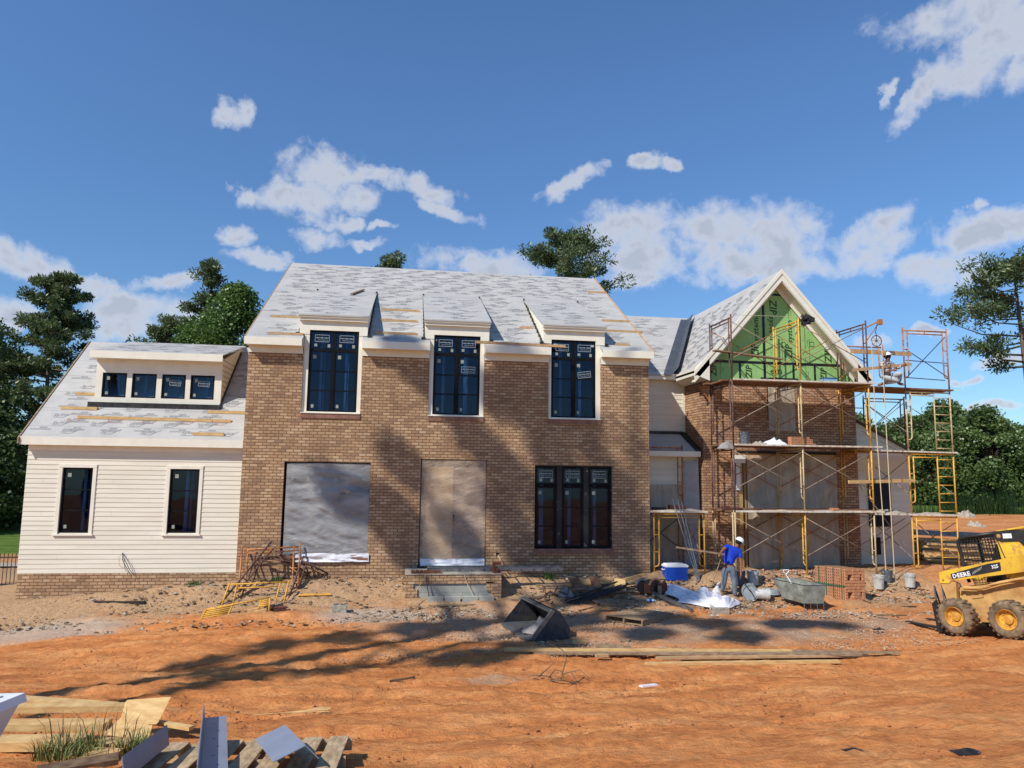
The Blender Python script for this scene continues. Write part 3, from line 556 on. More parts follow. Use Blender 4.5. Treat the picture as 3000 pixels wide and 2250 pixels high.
# --- stoop
st=thing('front_stoop','brick faced concrete block stoop below the plastic covered front door','stoop',(5.65,-.6,-.5))
mb=MB(); mb.box((4.42,-1.2,.02),(6.88,-.06,.24)); mb.box((4.42,-1.2,-.9),(4.62,-.06,.018)); mb.box((6.68,-1.2,-.9),(6.88,-.06,.018)); 
for k in range(4): mb.box((4.622,-1.2,-.9+k*.2),(4.66+.08*((k+1)%2)+.02*k,-.9,-.705+k*.2)); mb.box((6.678-.12*(k%2)-.06,-1.2,-.9+k*.24),(6.678,-.9,-.665+k*.24))
mb.build('brick_facing',M['brick'],st)
mb=MB(); mb.box((4.625,-1.16,-.9),(6.677,-.1,.018)); mb.build('block_core',M['block'],st)
mb=MB(); mb.box((4.40,-1.22,.243),(6.90,-.05,.262)); mb.build('mortar_bed',M['mortar'],st)
def place(t,loc,rot=(0,0,0)): t.location=loc; t.rotation_euler=rot; return t
def brickpile(name,label,x,y,z,nx,nz,mat,dx=.1,rot=0,group=None,cols=2):
    t=thing(name,label,'bricks',(0,0,0),0,group); mb=MB()
    for k in range(nz):
        for i in range(nx-(k*7%3 if nz>1 else 0)):
            mb.mi=0; mb.box((i*dx+.004,0+(k*13+i*7)%5*.004,k*.07+.001),(i*dx+dx-.006,.2,k*.07+.066))
    mb.build('brick',mat,t); place(t,(x,y,z),(0,0,rot))
    mb=MB()
    for k in range(nz):
        for h in range(3): mb.box((-.0005+.003,.03+h*.055,k*.07+.02),(.0005+.0032,.055+h*.055,k*.07+.045))
    return t
brickpile('loose_bricks','row of dark red bricks on the left end of the stoop',4.55,-1.12,.263,7,1,M['redbrick_dark'],dx=.11)
brickpile('loose_bricks','small stack of dark red bricks on the right corner of the stoop',6.66,-1.15,.263,3,4,M['redbrick_dark'],dx=.075)
# ladder lying on the stoop
ld=thing('extension_ladder','aluminium extension ladder lying on its side across the front stoop','ladder',(6.3,-.78,.27))
for k,(zz) in enumerate((.30,.62)):
    mb=MB(); mb.box((4.98,-.80 if k==0 else -.42,.265),(8.6,-.775 if k==0 else -.395,.36)); mb.box((4.98,-.81 if k==0 else -.43,.36),(8.6,-.765 if k==0 else -.385,.365)); mb.box((4.98,-.815 if k==0 else -.43,.263),(8.6,-.765 if k==0 else -.385,.268)); mb.build('rail',M['galv'],ld)
for k in range(11): mb=MB(); mb.tube([(5.15+k*.33,-.83,.31),(5.15+k*.33,-.38,.31)],.016,8); mb.build('rung',M['black_frame'] if k<0 else M['darksteel'],ld)

# ================================================================== LEFT WING (part of the house)
SW=.2
def siding(mb,x0,x1,z0,z1,y,hs,exp=.1205,zc=None):
    n=int(round((z1-z0)/exp)); e=(z1-z0)/n
    for k in range(n):
        za=z0+k*e; zb=za+e; xs=[(x0,x1)]
        for (a,b,c,d) in hs:
            if c<(za+zb)/2<d:
                nx=[]
                for p,q in xs:
                    if p<a: nx.append((p,min(q,a)))
                    if q>b: nx.append((max(p,b),q))
                xs=[s for s in nx if s[1]-s[0]>.01]
        for p,q in xs:
            cuts=[p]; c=p+((k*1.37)%3.2)
            while c<q-.3:
                if c>p+.3: cuts.append(c)
                c+=3.6
            cuts.append(q)
            for s,t in zip(cuts,cuts[1:]):
                g=.0015; mb.add([(s+g,y-.014,za),(t-g,y-.014,za),(t-g,y-.003,zb),(s+g,y-.003,zb),(s+g,y,za),(t-g,y,za)],[(0,1,2,3),(4,5,1,0)])
WLh=[(-4.6,-3.69,1.10,2.93),(-1.94,-1.02,1.10,2.93)]
mb=MB(); siding(mb,-5.4,0,.14,3.40,.23,WLh); sw=mb.build('siding_wall',M['siding'],H,fix=False)
mb=MB(); wall_cells(mb,'x',-5.4,-.002,.14,3.45,[(-4.52,-3.78,1.16,2.84),(-1.86,-1.12,1.16,2.84)],.232,.33); mb.box((-5.4,.332,.14),(-5.28,7.2,3.45)); mb.prism([(-5.4,.3,3.45),(-5.4,7.1,3.45),(-5.4,3.62,6.6)],(.1,0,0)); mb.box((-5.278,7.1,-.9),(-.002,7.2,3.45))
mb.build('siding_wall',M['siding'],H)
mb=MB(); mb.box((-5.37,.21,-1.3),(-.002,.36,.135)); mb.box((-5.37,.362,-1.3),(-5.25,7.2,.135)); mb.build('brick_base',M['brick'],H)
mb=MB(); mb.box((-5.52,-.0,3.42),(-.005,.03,3.63)); mb.box((-5.48,.031,3.42),(-.005,.24,3.44)); mb.box((-5.39,.205,3.28),(-.005,.228,3.419)); mb.build('fascia',M['white_trim'],H)
WS=.863
wz=lambda y:3.60+WS*y
mb=MB(); slab(mb,-5.52,-.004,.032,3.62,wz); slab(mb,-5.52,-.004,3.62,7.3,lambda y:wz(3.62)-WS*(y-3.62)); wr=mb.build('roof',M['roof'],H)
WU=Vector((0,1,WS)).normalized()
mb=MB(); mb.prism([(-5.56,-.04,wz(-.04)-.12),(-5.56,3.62,wz(3.62)-.12),(-5.56,3.62,wz(3.62)+.03),(-5.56,-.04,wz(-.04)+.03)],(.036,0,0)); mb.build('rake_board',M['wood2'],wr)
pgroup('underlayment_print',wr,M['roof_print'],(-5.4,.05,wz(.05)),(1,0,0),WU,5.4,4.6,hole=[(1.0,4.6,1.5,4.7)],seed=5,sc_=.9)
pgroup('underlayment_print',wr,M['roof_print_red'],(-5.1,.42,wz(.42)),(1,0,0),WU,5.2,.35,seed=8,sc_=.9)
# shed dormer
a,b,yd=-4.30,-.95,1.2
mb=MB(); wall_cells(mb,'x',a,b,4.60,6.0,[(-4.13,-3.49,4.80,5.49),(-3.35,-2.70,4.80,5.49),(-2.56,-1.92,4.80,5.49),(-1.79,-1.14,4.80,5.49)],yd,yd+.12)
sd_=mb.build('shed_dormer',M['white_trim'],H)
dz=lambda y:6.06+.26*(y-.92)
mb=MB()
mb.prism([(b-.1,yd+.121,4.6),(b-.1,yd+.121,5.98),(b-.1,3.55,dz(3.55)-.06),(b-.1,3.55,6.5)],(.1,0,0)); mb.prism([(a,yd+.121,4.6),(a,yd+.121,5.98),(a,3.55,dz(3.55)-.06),(a,3.55,6.5)],(.1,0,0)); mb.build('cheek',M['siding'],sd_)
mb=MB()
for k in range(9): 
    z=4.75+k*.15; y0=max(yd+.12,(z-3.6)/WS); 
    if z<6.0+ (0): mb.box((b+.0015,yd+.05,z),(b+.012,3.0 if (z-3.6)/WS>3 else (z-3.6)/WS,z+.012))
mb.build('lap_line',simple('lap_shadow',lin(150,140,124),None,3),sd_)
mb=MB(); mb.box((a-.08,.88,5.86),(b+.07,.899,6.06)); mb.box((a-.06,.90,5.86),(b+.05,yd+.1,5.885)); mb.box((a+.0,yd-.03,5.80),(b,yd-.002,5.858)); mb.build('fascia',M['white_trim'],sd_)
mb=MB(); slab(mb,a-.08,b+.07,.9,3.66,dz,.04); sr=mb.build('dormer_roof',M['roof'],sd_)
pgroup('underlayment_print',sr,M['roof_print'],(a,1.0,dz(1.0)),(1,0,0),Vector((0,1,.26)).normalized(),4.0,2.7,seed=12)
mb=MB(); mb.box((a-.1,yd-.16,wz(yd-.16)-.01),(b+.05,yd-.001,wz(yd)+.01)); mb.prism([(b+.001,yd-.1,wz(yd-.1)),(b+.001,3.3,wz(3.3)),(b+.001,3.3,wz(3.3)+.09),(b+.001,yd-.1,wz(yd-.1)+.09)],(.03,0,0)); mb.build('base_flashing',M['darksteel'],sd_)
for x0,x1 in ((-4.13,-3.49),(-3.35,-2.70),(-2.56,-1.92),(-1.79,-1.14)):
    w=window([(x0,x1)],[(4.80,5.49,1,'small')],yd+.025)
    if x0>-2.6:
        tx=MB(); sticker_text(tx,(x0+x1)/2+.03,5.25,.3,.14,yd+.04,-.08); tx.build('sticker_lettering',M['print'],w,fix=False)
for x0,x1 in ((-4.52,-3.78),(-1.86,-1.12)):
    w=window([(x0,x1)],[(1.165,2.84,3,'tall')],.25)
    mb=MB(); mb.box((x0-.09,.195,2.845),(x1+.09,.229,2.93)); mb.box((x0-.09,.2,1.13),(x0-.002,.229,2.845)); mb.box((x1+.002,.2,1.13),(x1+.09,.229,2.845)); mb.box((x0-.12,.17,1.095),(x1+.12,.229,1.13)); mb.build('casing',M['white_trim'],w)
for k,pts in enumerate(([(-2.9,.2,.66),(-2.96,.14,.55),(-2.93,.13,.35),(-2.8,.15,.25)],[(-2.9,.2,.66),(-2.85,.1,.5),(-2.75,.1,.3),(-2.6,.1,.08)],[(-2.9,.2,.66),(-2.8,.1,.5),(-2.66,.12,.22),(-2.55,.12,.1)])):
    mb=MB(); mb.tube(pts,.008,5); mb.build('loose_cable',M['rope'] if k==0 else M['darksteel'],H)
# toe boards
for (x0,x1,y,zf,m_) in [(.3,1.2,1.23,rz,'wood_orange'),(.5,1.42,-.0,rz,'wood_orange'),(3.41,4.6,2.16,rz,'wood_orange'),(3.44,4.54,1.29,rz,'wood_orange'),(3.34,4.53,.33,rz,'wood_orange'),(7.64,8.04,1.16,rz,'wood_orange'),(10.72,11.41,4.85,rz,'wood_orange'),(10.47,11.42,2.06,rz,'wood_orange'),(10.34,11.55,1.2,rz,'wood_orange'),(10.35,10.79,.16,rz,'wood_orange')]:
    mb=MB(); mb.box((x0,y,zf(y)+.003),(x1,y+.045,zf(y)+.075)); mb.build('toe_board',M[m_],roof)
mb=MB(); mb.bar((6.16,-.27,6.50),(8.75,-.27,6.47),.05,.07); mb.build('toe_board',M['wood_orange'],roof)
def wing_px():
    return [(-4.75,-3.6,.75,.0),(-5.0,-3.9,.78,0)]
for (x0,x1,z) in [(-4.35,-4.12,5.5),(-4.5,-4.12,5.22),(-4.9,-4.2,4.86),(-5.02,-4.1,4.42),(-1.2,-.02,4.40),(-1.2,-.5,4.14),(-1.35,-.55,3.75),(-4.45,-.98,4.16)]:
    y=(z-3.6)/WS; mb=MB(); mb.bar((x0,y,wz(y)+.035),(x1,y-(.03 if x1-x0>2 else 0),wz(y)+.035-(.02 if x1-x0>2 else 0)),.05,.085); mb.build('toe_board',M['wood'],wr)
lb=MB(); lb.bar((2.43,2.95,7.14+SD*3.04+.05),(2.74,3.85,7.14+SD*3.94+.05),.09,.04); o=lb.build('loose_board',M['wood2']); tag(o,'short brown board lying loose on the leftmost dormer roof','board')

# ================================================================== CONNECTOR AND GABLE WING
CY=2.98
cz=lambda y:6.2+.583*(y-2.72)
mb=MB(); siding(mb,11.31,13.58,4.30,6.05,CY,[],exp=.132); mb.build('siding_wall',M['siding'],H,fix=False)
mb=MB(); mb.box((11.312,CY+.002,-.6),(13.598,CY+.12,6.1)); mb.box((13.52,CY-.03,4.27),(13.598,CY-.016,6.05)); mb.build('siding_wall',M['siding'],H)
mb=MB(); mb.box((11.312,CY-.27,6.02),(13.35,CY-.24,6.2)); mb.box((11.312,CY-.239,6.0),(13.598,CY+.0,6.02)); mb.build('fascia',M['white_trim'],H)
mb=MB(); mb.prism([(11.42,2.68,cz(2.68)),(11.42,8.1,cz(8.1)),(11.42,8.1,cz(8.1)-.06),(11.42,2.68,cz(2.68)-.06)],(4.7,0,0)); mb.prism([(11.42,8.1,cz(8.1)),(11.42,13.4,6.2),(11.42,13.4,6.14),(11.42,8.1,cz(8.1)-.06)],(4.7,0,0))
GX0,GX1,GY=13.6,18.87,1.5; GP=16.2
gs=1.13; glz=lambda x:9.50-gs*(GP-x) if x<GP else 9.50-gs*(x-GP)
vs=MB()
# clip the connector slab to the valley: rebuild as polygon
mb=MB(); pv=lambda t:(13.0+ .516*(t-2.68)+.02)
mb.prism([(11.42,2.68,cz(2.68)),(pv(2.68),2.68,cz(2.68)),(pv(8.1),8.1,cz(8.1)),(11.42,8.1,cz(8.1))],(0,0,-.06)); mb.prism([(11.42,8.1,cz(8.1)),(17,8.1,cz(8.1)),(17,13.4,6.2),(11.42,13.4,6.2)],(0,0,-.06)); cr=mb.build('roof',M['roof'],H)
pgroup('underlayment_print',cr,M['roof_print'],(11.45,2.8,cz(2.8)),(1,0,0),Vector((0,1,.583)).normalized(),1.9,1.2,seed=20)
pgroup('underlayment_print',cr,M['roof_print'],(11.45,3.9,cz(3.9)),(1,0,0),Vector((0,1,.583)).normalized(),2.5,2.2,seed=21)
pgroup('underlayment_print',cr,M['roof_print'],(11.45,5.9,cz(5.9)),(1,0,0),Vector((0,1,.583)).normalized(),3.4,2.3,seed=22)
# gable roof
ex0,ex1=13.2,19.2; YF=1.1; YB=13
mb=MB(); mb.prism([(ex0,YF,glz(ex0)),(GP,YF,glz(GP)),(GP,YF,glz(GP)-.07),(ex0,YF,glz(ex0)-.07)],(0,YB-YF,0)); mb.prism([(GP,YF,glz(GP)),(ex1,YF,glz(ex1)),(ex1,YF,glz(ex1)-.07),(GP,YF,glz(GP)-.07)],(0,YB-YF,0)); gr=mb.build('roof',M['roof'],H)
du=Vector((1,0,gs)).normalized()
for y0,hh in ((1.2,3.9),(2.6,3.4)): pass
mb=MB(); prints(mb,(ex0+.1,1.15,glz(ex0+.1)),(0,1,0),du,6.5,4.1,seed=30)
mb2=MB(); mb2.v=[(x,y,z+.0) for x,y,z in mb.v if 1]; mb2.f=[f for f in mb.f]; mb2.m=mb.m
mb2.v=[(x-.012,y,z+.012) for x,y,z in mb.v]; mb2.build('underlayment_print',M['roof_print'],gr,fix=False)
# valley metal
dv=Vector((.516,1,.583)); 
def vq(t,side,w):
    y=2.6+t; x=13.02+.516*t; z=cz(y)+.02
    if side==0: return (x-w,y,z)
    if side==2: return (x+w*.60,y,z+w*.60*gs+.02)
    return (x,y,z)
mb=MB()
for (t0,t1) in ((0,5.3),): mb.quad(vq(t0,0,.30),vq(t0,1,0),vq(t1,1,0),vq(t1,0,.30)); mb.quad(vq(t0,1,0),vq(t0,2,.40),vq(t1,2,.40),vq(t1,1,0))
mb.build('valley_flashing',M['flash'],gr,fix=False)
# rake boards
mb=MB()
def rake(x0,x1,off0,off1,y0,y1):
    mb.prism([(x0,y0,glz(x0)+off0),(x1,y0,glz(x1)+off0),(x1,y0,glz(x1)+off1),(x0,y0,glz(x0)+off1)],(0,y1-y0,0))
rake(ex0-.02,GP,.02,-.36,YF-.03,YF-.001); rake(GP,ex1+.02,.02,-.36,YF-.03,YF-.001)
rake(ex0-.02,GP,.02,-.13,YF-.055,YF-.031); rake(GP,ex1+.02,.02,-.13,YF-.055,YF-.031)
rake(ex0+.05,GP,-.36,-.39,YF,GY-.01); rake(GP,ex1-.05,-.36,-.39,YF,GY-.01)
rake(13.62,GP,-.39,-.56,GY-.035,GY-.012); rake(GP,18.86,-.39,-.56,GY-.035,GY-.012)
mb.build('rake_board',M['white_trim'],gr)
mb=MB(); # eave returns and left eave
mb.prism([(ex0,YF-.03,6.2),(ex0,YF-.03,5.98),(13.68,YF-.03,5.80),(13.68,YF-.03,6.62)],(0,.03,0)); mb.box((ex0,YF,5.96),(ex0+.03,2.71,6.17)); mb.prism([(ex0+.031,YF,5.96),(13.598,YF,5.84),(13.598,YF,5.82),(ex0+.031,YF,5.94)],(0,1.88,0))
mb.prism([(ex1,YF-.03,6.2),(ex1,YF-.03,5.98),(18.75,YF-.03,5.80),(18.75,YF-.03,6.55)],(0,.03,0)); mb.box((ex1-.03,YF,5.96),(ex1,YB,6.1)); mb.build('fascia',M['white_trim'],gr)
# gable walls
gh=[(15.8,16.75,4.62,5.9),(14.75,18.0,-.9,3.55)]
mb=MB(); wall_cells(mb,'x',GX0,GX1,-.9,5.86,gh,GY,GY+.14); mb.box((GX0,GY+.142,-.9),(GX0+.14,CY+.1,5.9)); mb.box((GX1-.14,GY+.142,-.9),(GX1,12.9,5.9)); gwall=mb.build('brick_wall',M['brick_wing'],H)
mb=MB(); mb.prism([(GX0+.002,GY+.02,5.862),(GX1-.002,GY+.02,5.862),(GX1-.002,GY+.02,glz(GX1)-.1),(GP,GY+.02,glz(GP)-.1),(GX0+.002,GY+.02,glz(GX0)-.1)],(0,.1,0)); zp=mb.build('green_sheathing',M['zip'],H)
mb=MB(); yz=GY+.016
def tape(x0,z0,x1,z1,w=.07): mb.bar((x0,yz,z0),(x1,yz,z1),.004,w) if abs(x1-x0)>abs(z1-z0) else mb.box((x0-w/2,yz-.002,z0),(x0+w/2,yz+.002,z1))
tape(13.9,6.50,18.55,6.50,.085); tape(15.75,5.88,15.75,8.9,.085); tape(14.9,5.88,14.9,6.46); tape(16.75,5.88,16.75,6.46); tape(17.5,5.88,17.5,6.46); tape(17.0,6.54,17.0,8.5); tape(15.9,8.78,16.55,8.78); tape(18.3,6.54,18.3,6.95); mb.box((15.6,yz-.02,5.95),(16.9,yz,6.02)); tape(13.66,5.88,13.66,6.3,.09)
mb.build('seam_tape',M['black_tape'],zp)
yt=GY+.012
def ztext(x,z,s,down=False,short=None):
    ux=Vector((0,0,-1)) if down else Vector((0,0,1)); uy=Vector((1,0,0)) if down else Vector((-1,0,0))
    w=text_mb(mb,'ZIP',s,(x,yt,z),ux,uy,bold=.015,shear=.15)
    if not short: text_mb(mb,'system',s*.8,Vector((x,yt,z))+ux*(w+.02)+uy*(-.02),ux,uy,shear=.2,bold=.012)
for za in ((15.55,6.62,.36),(15.98,8.62,.36,True),(16.72,6.66,.34),(18.1,6.58,.34,False,1),(14.1,6.0,.3,False,1),(15.3,5.98,.3,False,1),(17.9,5.98,.3,False,1)):
    mb=MB(); ztext(*za); mb.build('sheathing_print',M['ziptext'],zp,fix=False)
mb=MB()
text_mb(mb,'em',.36,(15.9,yt,6.14),(1,0,0),(0,0,1),shear=.2)
for (x,z) in ((14.35,6.6),(15.55,7.9),(16.4,6.6),(16.1,6.62),(17.35,6.6),(14.25,6.05),(17.2,6.0),(18.45,6.0),(16.65,8.0),(15.35,7.95),(17.2,7.0)):
    text_mb(mb,'PANEL EDGE FASTENER SPACING',.05,(x,yt,z),(0,0,1),(-1,0,0)); text_mb(mb,'16 | 24',.06,(x+.08,yt,z+.1),(0,0,1),(-1,0,0)); mb.build('sheathing_print',M['ziptext'],zp,fix=False); mb=MB()
for ix in range(32):
    for iz in range(22):
        x=13.75+ix*.16; z=5.95+iz*.15
        if z<glz(x)-.65 and (ix*3+iz)%3==0: mb.box((x-.008,yt,z-.008),(x+.008,yt+.002,z+.008))
for (x,z) in ((14.25,7.0),(16.35,7.05),(17.35,7.1)): 
    for s in (0,.14): mb.box((x,yt,z+s),(x+.14,yt+.002,z+s+.012)); mb.box((x+s,yt,z),(x+s+.012,yt+.002,z+.15))
mb.build('sheathing_print',M['ziptext'],zp,fix=False)
# upper gable window with plastic
w=window([(15.85,16.28),(16.28,16.70)],[(4.66,5.9,1,'small')],GY+.05,studs=False)
wavy('plastic_sheeting',15.82,16.74,4.3,5.86,GY-.02,M['sheet_grey'],w,amp=.03,nx=16,nz=24)
# porch recess
mb=MB(); mb.box((14.6,3.3,-.6),(18.2,3.36,3.6)); mb.box((14.6,GY+.141,-.6),(14.66,3.3,3.6)); mb.box((18.14,GY+.141,-.6),(18.2,3.3,3.6)); mb.box((14.6,GY+.141,3.56),(18.2,3.3,3.62)); pr=mb.build('porch_recess',M['plywood'],H)
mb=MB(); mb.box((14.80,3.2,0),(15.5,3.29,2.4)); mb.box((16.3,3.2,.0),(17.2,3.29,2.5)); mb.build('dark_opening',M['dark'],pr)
mb=MB(); mb.box((14.75,GY-.02,3.36),(18.05,GY+.05,3.56)); mb.box((14.76,GY+.02,-.2),(14.9,GY+.12,3.36)); mb.box((14.98,GY+.1,-.2),(15.06,GY+.2,3.3)); mb.build('porch_framing',M['wood'],pr)
mb=MB(); mb.box((14.7,GY-.05,3.56),(18.1,GY-.01,3.64)); mb.build('black_flashing',M['black_tape'],pr)
mb=MB(); mb.box((14.62,GY-.06,3.25),(14.98,GY-.02,3.5)); mb.box((14.66,GY-.06,2.4),(14.8,GY-.02,3.24)); mb.build('house_wrap',M['white_plastic'],pr)
wavy('plastic_sheeting',15.0,18.06,-.05,3.5,GY-.09,M['sheet_grey'],pr,amp=.16,bulge=.05,f=(2.6,.5),nx=60,nz=30)
# low side roof between main house and gable wing
lz=lambda y:3.60+.45*(y-1.6)
mb=MB(); slab(mb,11.32,13.50,1.55,2.96,lz,.05); lr=mb.build('low_roof',M['roof'],H)
mb=MB(); mb.prism([(13.40,1.6,lz(1.6)-.1),(13.40,2.96,lz(2.96)-.1),(13.40,2.96,lz(2.96)+.06),(13.40,1.6,lz(1.6)+.06)],(.19,0,0)); mb.box((11.32,2.90,4.2),(13.5,2.95,4.29)); mb.build('base_flashing',M['darksteel'],lr)
mb=MB(); mb.box((11.32,1.5,3.44),(13.52,1.53,3.59)); mb.box((11.32,1.531,3.42),(13.52,1.9,3.44)); mb.build('fascia',M['white_trim'],lr)
mb=MB(); siding(mb,11.32,13.6,2.5,3.42,1.9,[],exp=.13); mb.build('siding_wall',M['siding'],H,fix=False)
mb=MB(); wall_cells(mb,'x',11.32,13.598,-.6,3.42,[(11.75,12.75,.1,2.45)],1.902,2.0); mb.build('siding_wall',M['white_trim'],H)
w=window([(11.80,12.70)],[(.15,2.40,2,'tall')],1.93,studs=False,label='side window behind grey plastic beside the main brick wall')
mb=MB(); mb.box((11.7,1.86,2.41),(12.85,1.899,2.5)); mb.box((11.7,1.86,0),(11.79,1.899,2.41)); mb.box((12.71,1.86,0),(12.8,1.899,2.41)); mb.build('casing',M['white_trim'],w)
wavy('plastic_sheeting',11.45,13.5,-.1,2.55,1.78,M['sheet_grey'],w,amp=.12,f=(2,.5),nx=30,nz=20)
mb=MB(); mb.prism([(13.05,1.84,3.3),(13.5,1.7,3.3),(13.52,1.62,1.4),(13.4,1.6,-.05),(12.9,1.75,-.05)],(0,.004,0)); mb.build('plastic_sheeting',M['sheet'],w)
# right lean-to wing
mb=MB(); siding(mb,18.89,21.0,.6,3.55,1.9,[(19.5,20.2,1.3,2.75)],exp=.16); mb.prism([(18.875,1.902,-.6),(21.0,1.902,-.6),(21.0,1.902,3.6),(18.875,1.902,4.75)],(0,.08,0)); mb.box((18.875,1.86,.6),(19.3,1.884,4.5)); mb.prism([(18.875,1.85,4.62),(21.1,1.85,3.5),(21.1,1.85,3.68),(18.875,1.85,4.80)],(0,.03,0)); mb.build('lean_to_wing',M['siding'],H)
mb=MB(); mb.prism([(18.875,1.7,4.84),(21.25,1.7,3.66),(21.25,1.7,3.6),(18.875,1.7,4.78)],(0,8,0)); mb.build('lean_to_roof',simple('dark_roof_deck',lin(120,112,90,.7),lin(96,90,74,.7),4,.8),H)
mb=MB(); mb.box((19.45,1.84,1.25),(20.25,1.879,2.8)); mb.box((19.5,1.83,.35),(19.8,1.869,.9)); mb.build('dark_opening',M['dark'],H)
# ================================================================== SCAFFOLDS
TM={'b':'brown_tube','o':'orange_tube','y':'yellow','c':'cream_tube'}
def place(t,loc,rot=(0,0,0)): t.location=loc; t.rotation_euler=rot; return t
def frame(parent,P,u,z,mat,h=1.925,w=1.52,ladder=False,name='frame',up=(0,0,1)):
    P,u,up=Vector(P),Vector(u),Vector(up); mb=MB(); r=.024
    q=lambda a,b:P+u*a+up*(z+b)
    mb.tube([q(0,0),q(0,h+.07)],r); mb.tube([q(w,0),q(w,h+.07)],r); mb.tube([q(0,h-.03),q(w,h-.03)],r)
    i0,i1=.15,(w-.15 if not ladder else w-.56)
    mb.tube([q(i0,h-.13),q(i1,h-.13)],r*.8); mb.tube([q((i0+i1)/2,h-.13),q((i0+i1)/2,h-.03)],r*.7)
    mb.tube([q(i0,h-.03),q(i0,.50),q(i0-.03,.43),q(.0,.40)],r*.85)
    if ladder:
        mb.tube([q(i1,h-.03),q(i1,.12)],r*.85)
        for k in range(7): mb.tube([q(i1,.16+k*.265),q(w,.16+k*.265)],r*.6)
    else: mb.tube([q(i1,h-.03),q(i1,.50),q(i1+.03,.43),q(w,.40)],r*.85)
    for zz in (1.30,.82):
        mb.tube([q(0,zz),q(i0,zz)],r*.7)
        if not ladder: mb.tube([q(i1,zz),q(w,zz)],r*.7)
    return mb.build(name,M[mat],parent,smooth=True)
def xbrace(parent,A,B,z,mat='brace',rev=False):
    A,B=Vector(A),Vector(B); up=Vector((0,0,1)); n=(B-A).cross(up).normalized()*.028
    mb=MB(); mb.tube([A+up*(z+.66)-n,B+up*(z+1.78)-n],.0135,5); mb.tube([A+up*(z+1.78)+n*.2,B+up*(z+.66)+n*.2],.0135,5)
    return mb.build('cross_brace',M[mat],parent,smooth=True)
def plank(parent,a,b,w=.235,t=.045,mat='planks'):
    mb=MB(); mb.bar(a,b,w,t); return mb.build('plank',M[mat],parent)
LZ=[-.12,1.805,3.73,5.655]; LH=1.925
S1=thing('mason_scaffold','tall rusty tube scaffold four lifts high in front of the green gable','scaffold',(15.97,.5,-.1))
XF=[13.8,15.97,18.18]; FM=[['cream_tube','brown_tube','brown_tube','brown_tube'],['yellow','cream_tube','cream_tube','yellow'],['cream_tube','yellow','yellow','brown_tube']]
for i,x in enumerate(XF):
    for k in range(4): frame(S1,(x,-.22,0),(0,1,0),LZ[k],FM[i][k])
for k in range(4):
    for i in range(2):
        for y in (-.22,1.30): xbrace(S1,(XF[i],y,0),(XF[i+1],y,0),LZ[k],'brace' if y<0 else 'orange_tube')
mb=MB()
for x in XF:
    for y in (-.22,1.30): mb.tube([(x,y,gz(x,y)-.05),(x,y,-.12)],.019); mb.box((x-.07,y-.07,gz(x,y)-.03),(x+.07,y+.07,gz(x,y)+.01))
mb.build('base_jack',M['cream_tube'],S1)
for k,(ys) in {1:(-.18,.07,.32,.57,.82,1.07),2:(-.18,.07,.32,.57,.82,1.07),3:(-.2,.05,.3,.55,.80,1.05)}.items():
    for j,y in enumerate(ys):
        z=LZ[k]+.025+random.uniform(0,.012); x0=13.55+random.uniform(-.1,.12); xm=16.05+random.uniform(-.1,.1); x1=18.4+random.uniform(-.1,.2)
        plank(S1,(x0 if j else 13.82,y,z),(xm,y,z+.002),mat='plank_edge' if j==0 else 'planks'); plank(S1,(xm+.005,y,z),(x1,y,z+.01),mat='plank_edge' if j==0 else 'planks')
mb=MB(); mb.tube([(13.42,1.36,5.62),(13.8,1.28,5.62)],.02); mb.tube([(13.45,1.35,5.62),(13.75,1.3,5.2)],.017); mb.tube([(13.74,1.3,5.64),(13.75,1.3,5.15)],.022); mb.build('side_bracket',M['orange_tube'],S1)
# platform over the corner to the side tower
S2=thing('ladder_frame_tower','yellow ladder frame scaffold tower at the right corner of the gable','scaffold',(20.55,1.3,-.1))
TZ=[-.25,1.69,3.63,5.60]
for k in range(4): 
    frame(S2,(19.80,.29,0),(1,0,0),TZ[k],['yellow','yellow','cream_tube','orange_tube'][k],h=1.94,w=1.53,ladder=(k<3))
    if k<3: frame(S2,(19.80,2.42,0),(1,0,0),TZ[k],'brown_tube',h=1.94,w=1.53)
    for x in (19.80,21.33): 
        if k<3: xbrace(S2,(x,.29,0),(x,2.42,0),TZ[k],'brace')
mb=MB()
for x in (19.8,21.33):
    for y in (.29,2.42): mb.tube([(x,y,gz(x,y)-.05),(x,y,-.25)],.019)
mb.build('base_jack',M['cream_tube'],S2)
for k in (1,2,3):
    for j,y in enumerate((.32,.58,.84,1.10,1.36) if k>1 else (.35,.65,.95)): 
        z=TZ[k]+.03; x0=18.35 if k!=1 else 18.5; plank(S2,(x0+random.uniform(-.1,.1),y,z+.03),(21.42+random.uniform(-.05,.05),y,z),mat='plank_edge' if (j==0 and k<3) else 'planks')
mb=MB(); mb.tube([(19.87,.3,6.55),(21.3,.3,6.5)],.014); mb.tube([(19.87,.3,6.0),(21.2,.3,5.95)],.014); mb.tube([(19.85,.29,5.98),(21.28,.29,7.35)],.013); mb.tube([(19.9,.31,6.9),(21.33,.31,6.05)],.013); mb.build('guard_rail',M['darksteel'],S2)
frame(S2,(18.3,1.32,0),(1,0,0),5.70,'orange_tube',h=1.45,w=1.52)
for y0 in (.29,2.42):
    if y0>1: xbrace(S2,(19.80,y0,0),(21.33,y0,0),TZ[1],'brace'); xbrace(S2,(19.80,y0,0),(21.33,y0,0),TZ[2],'brace')
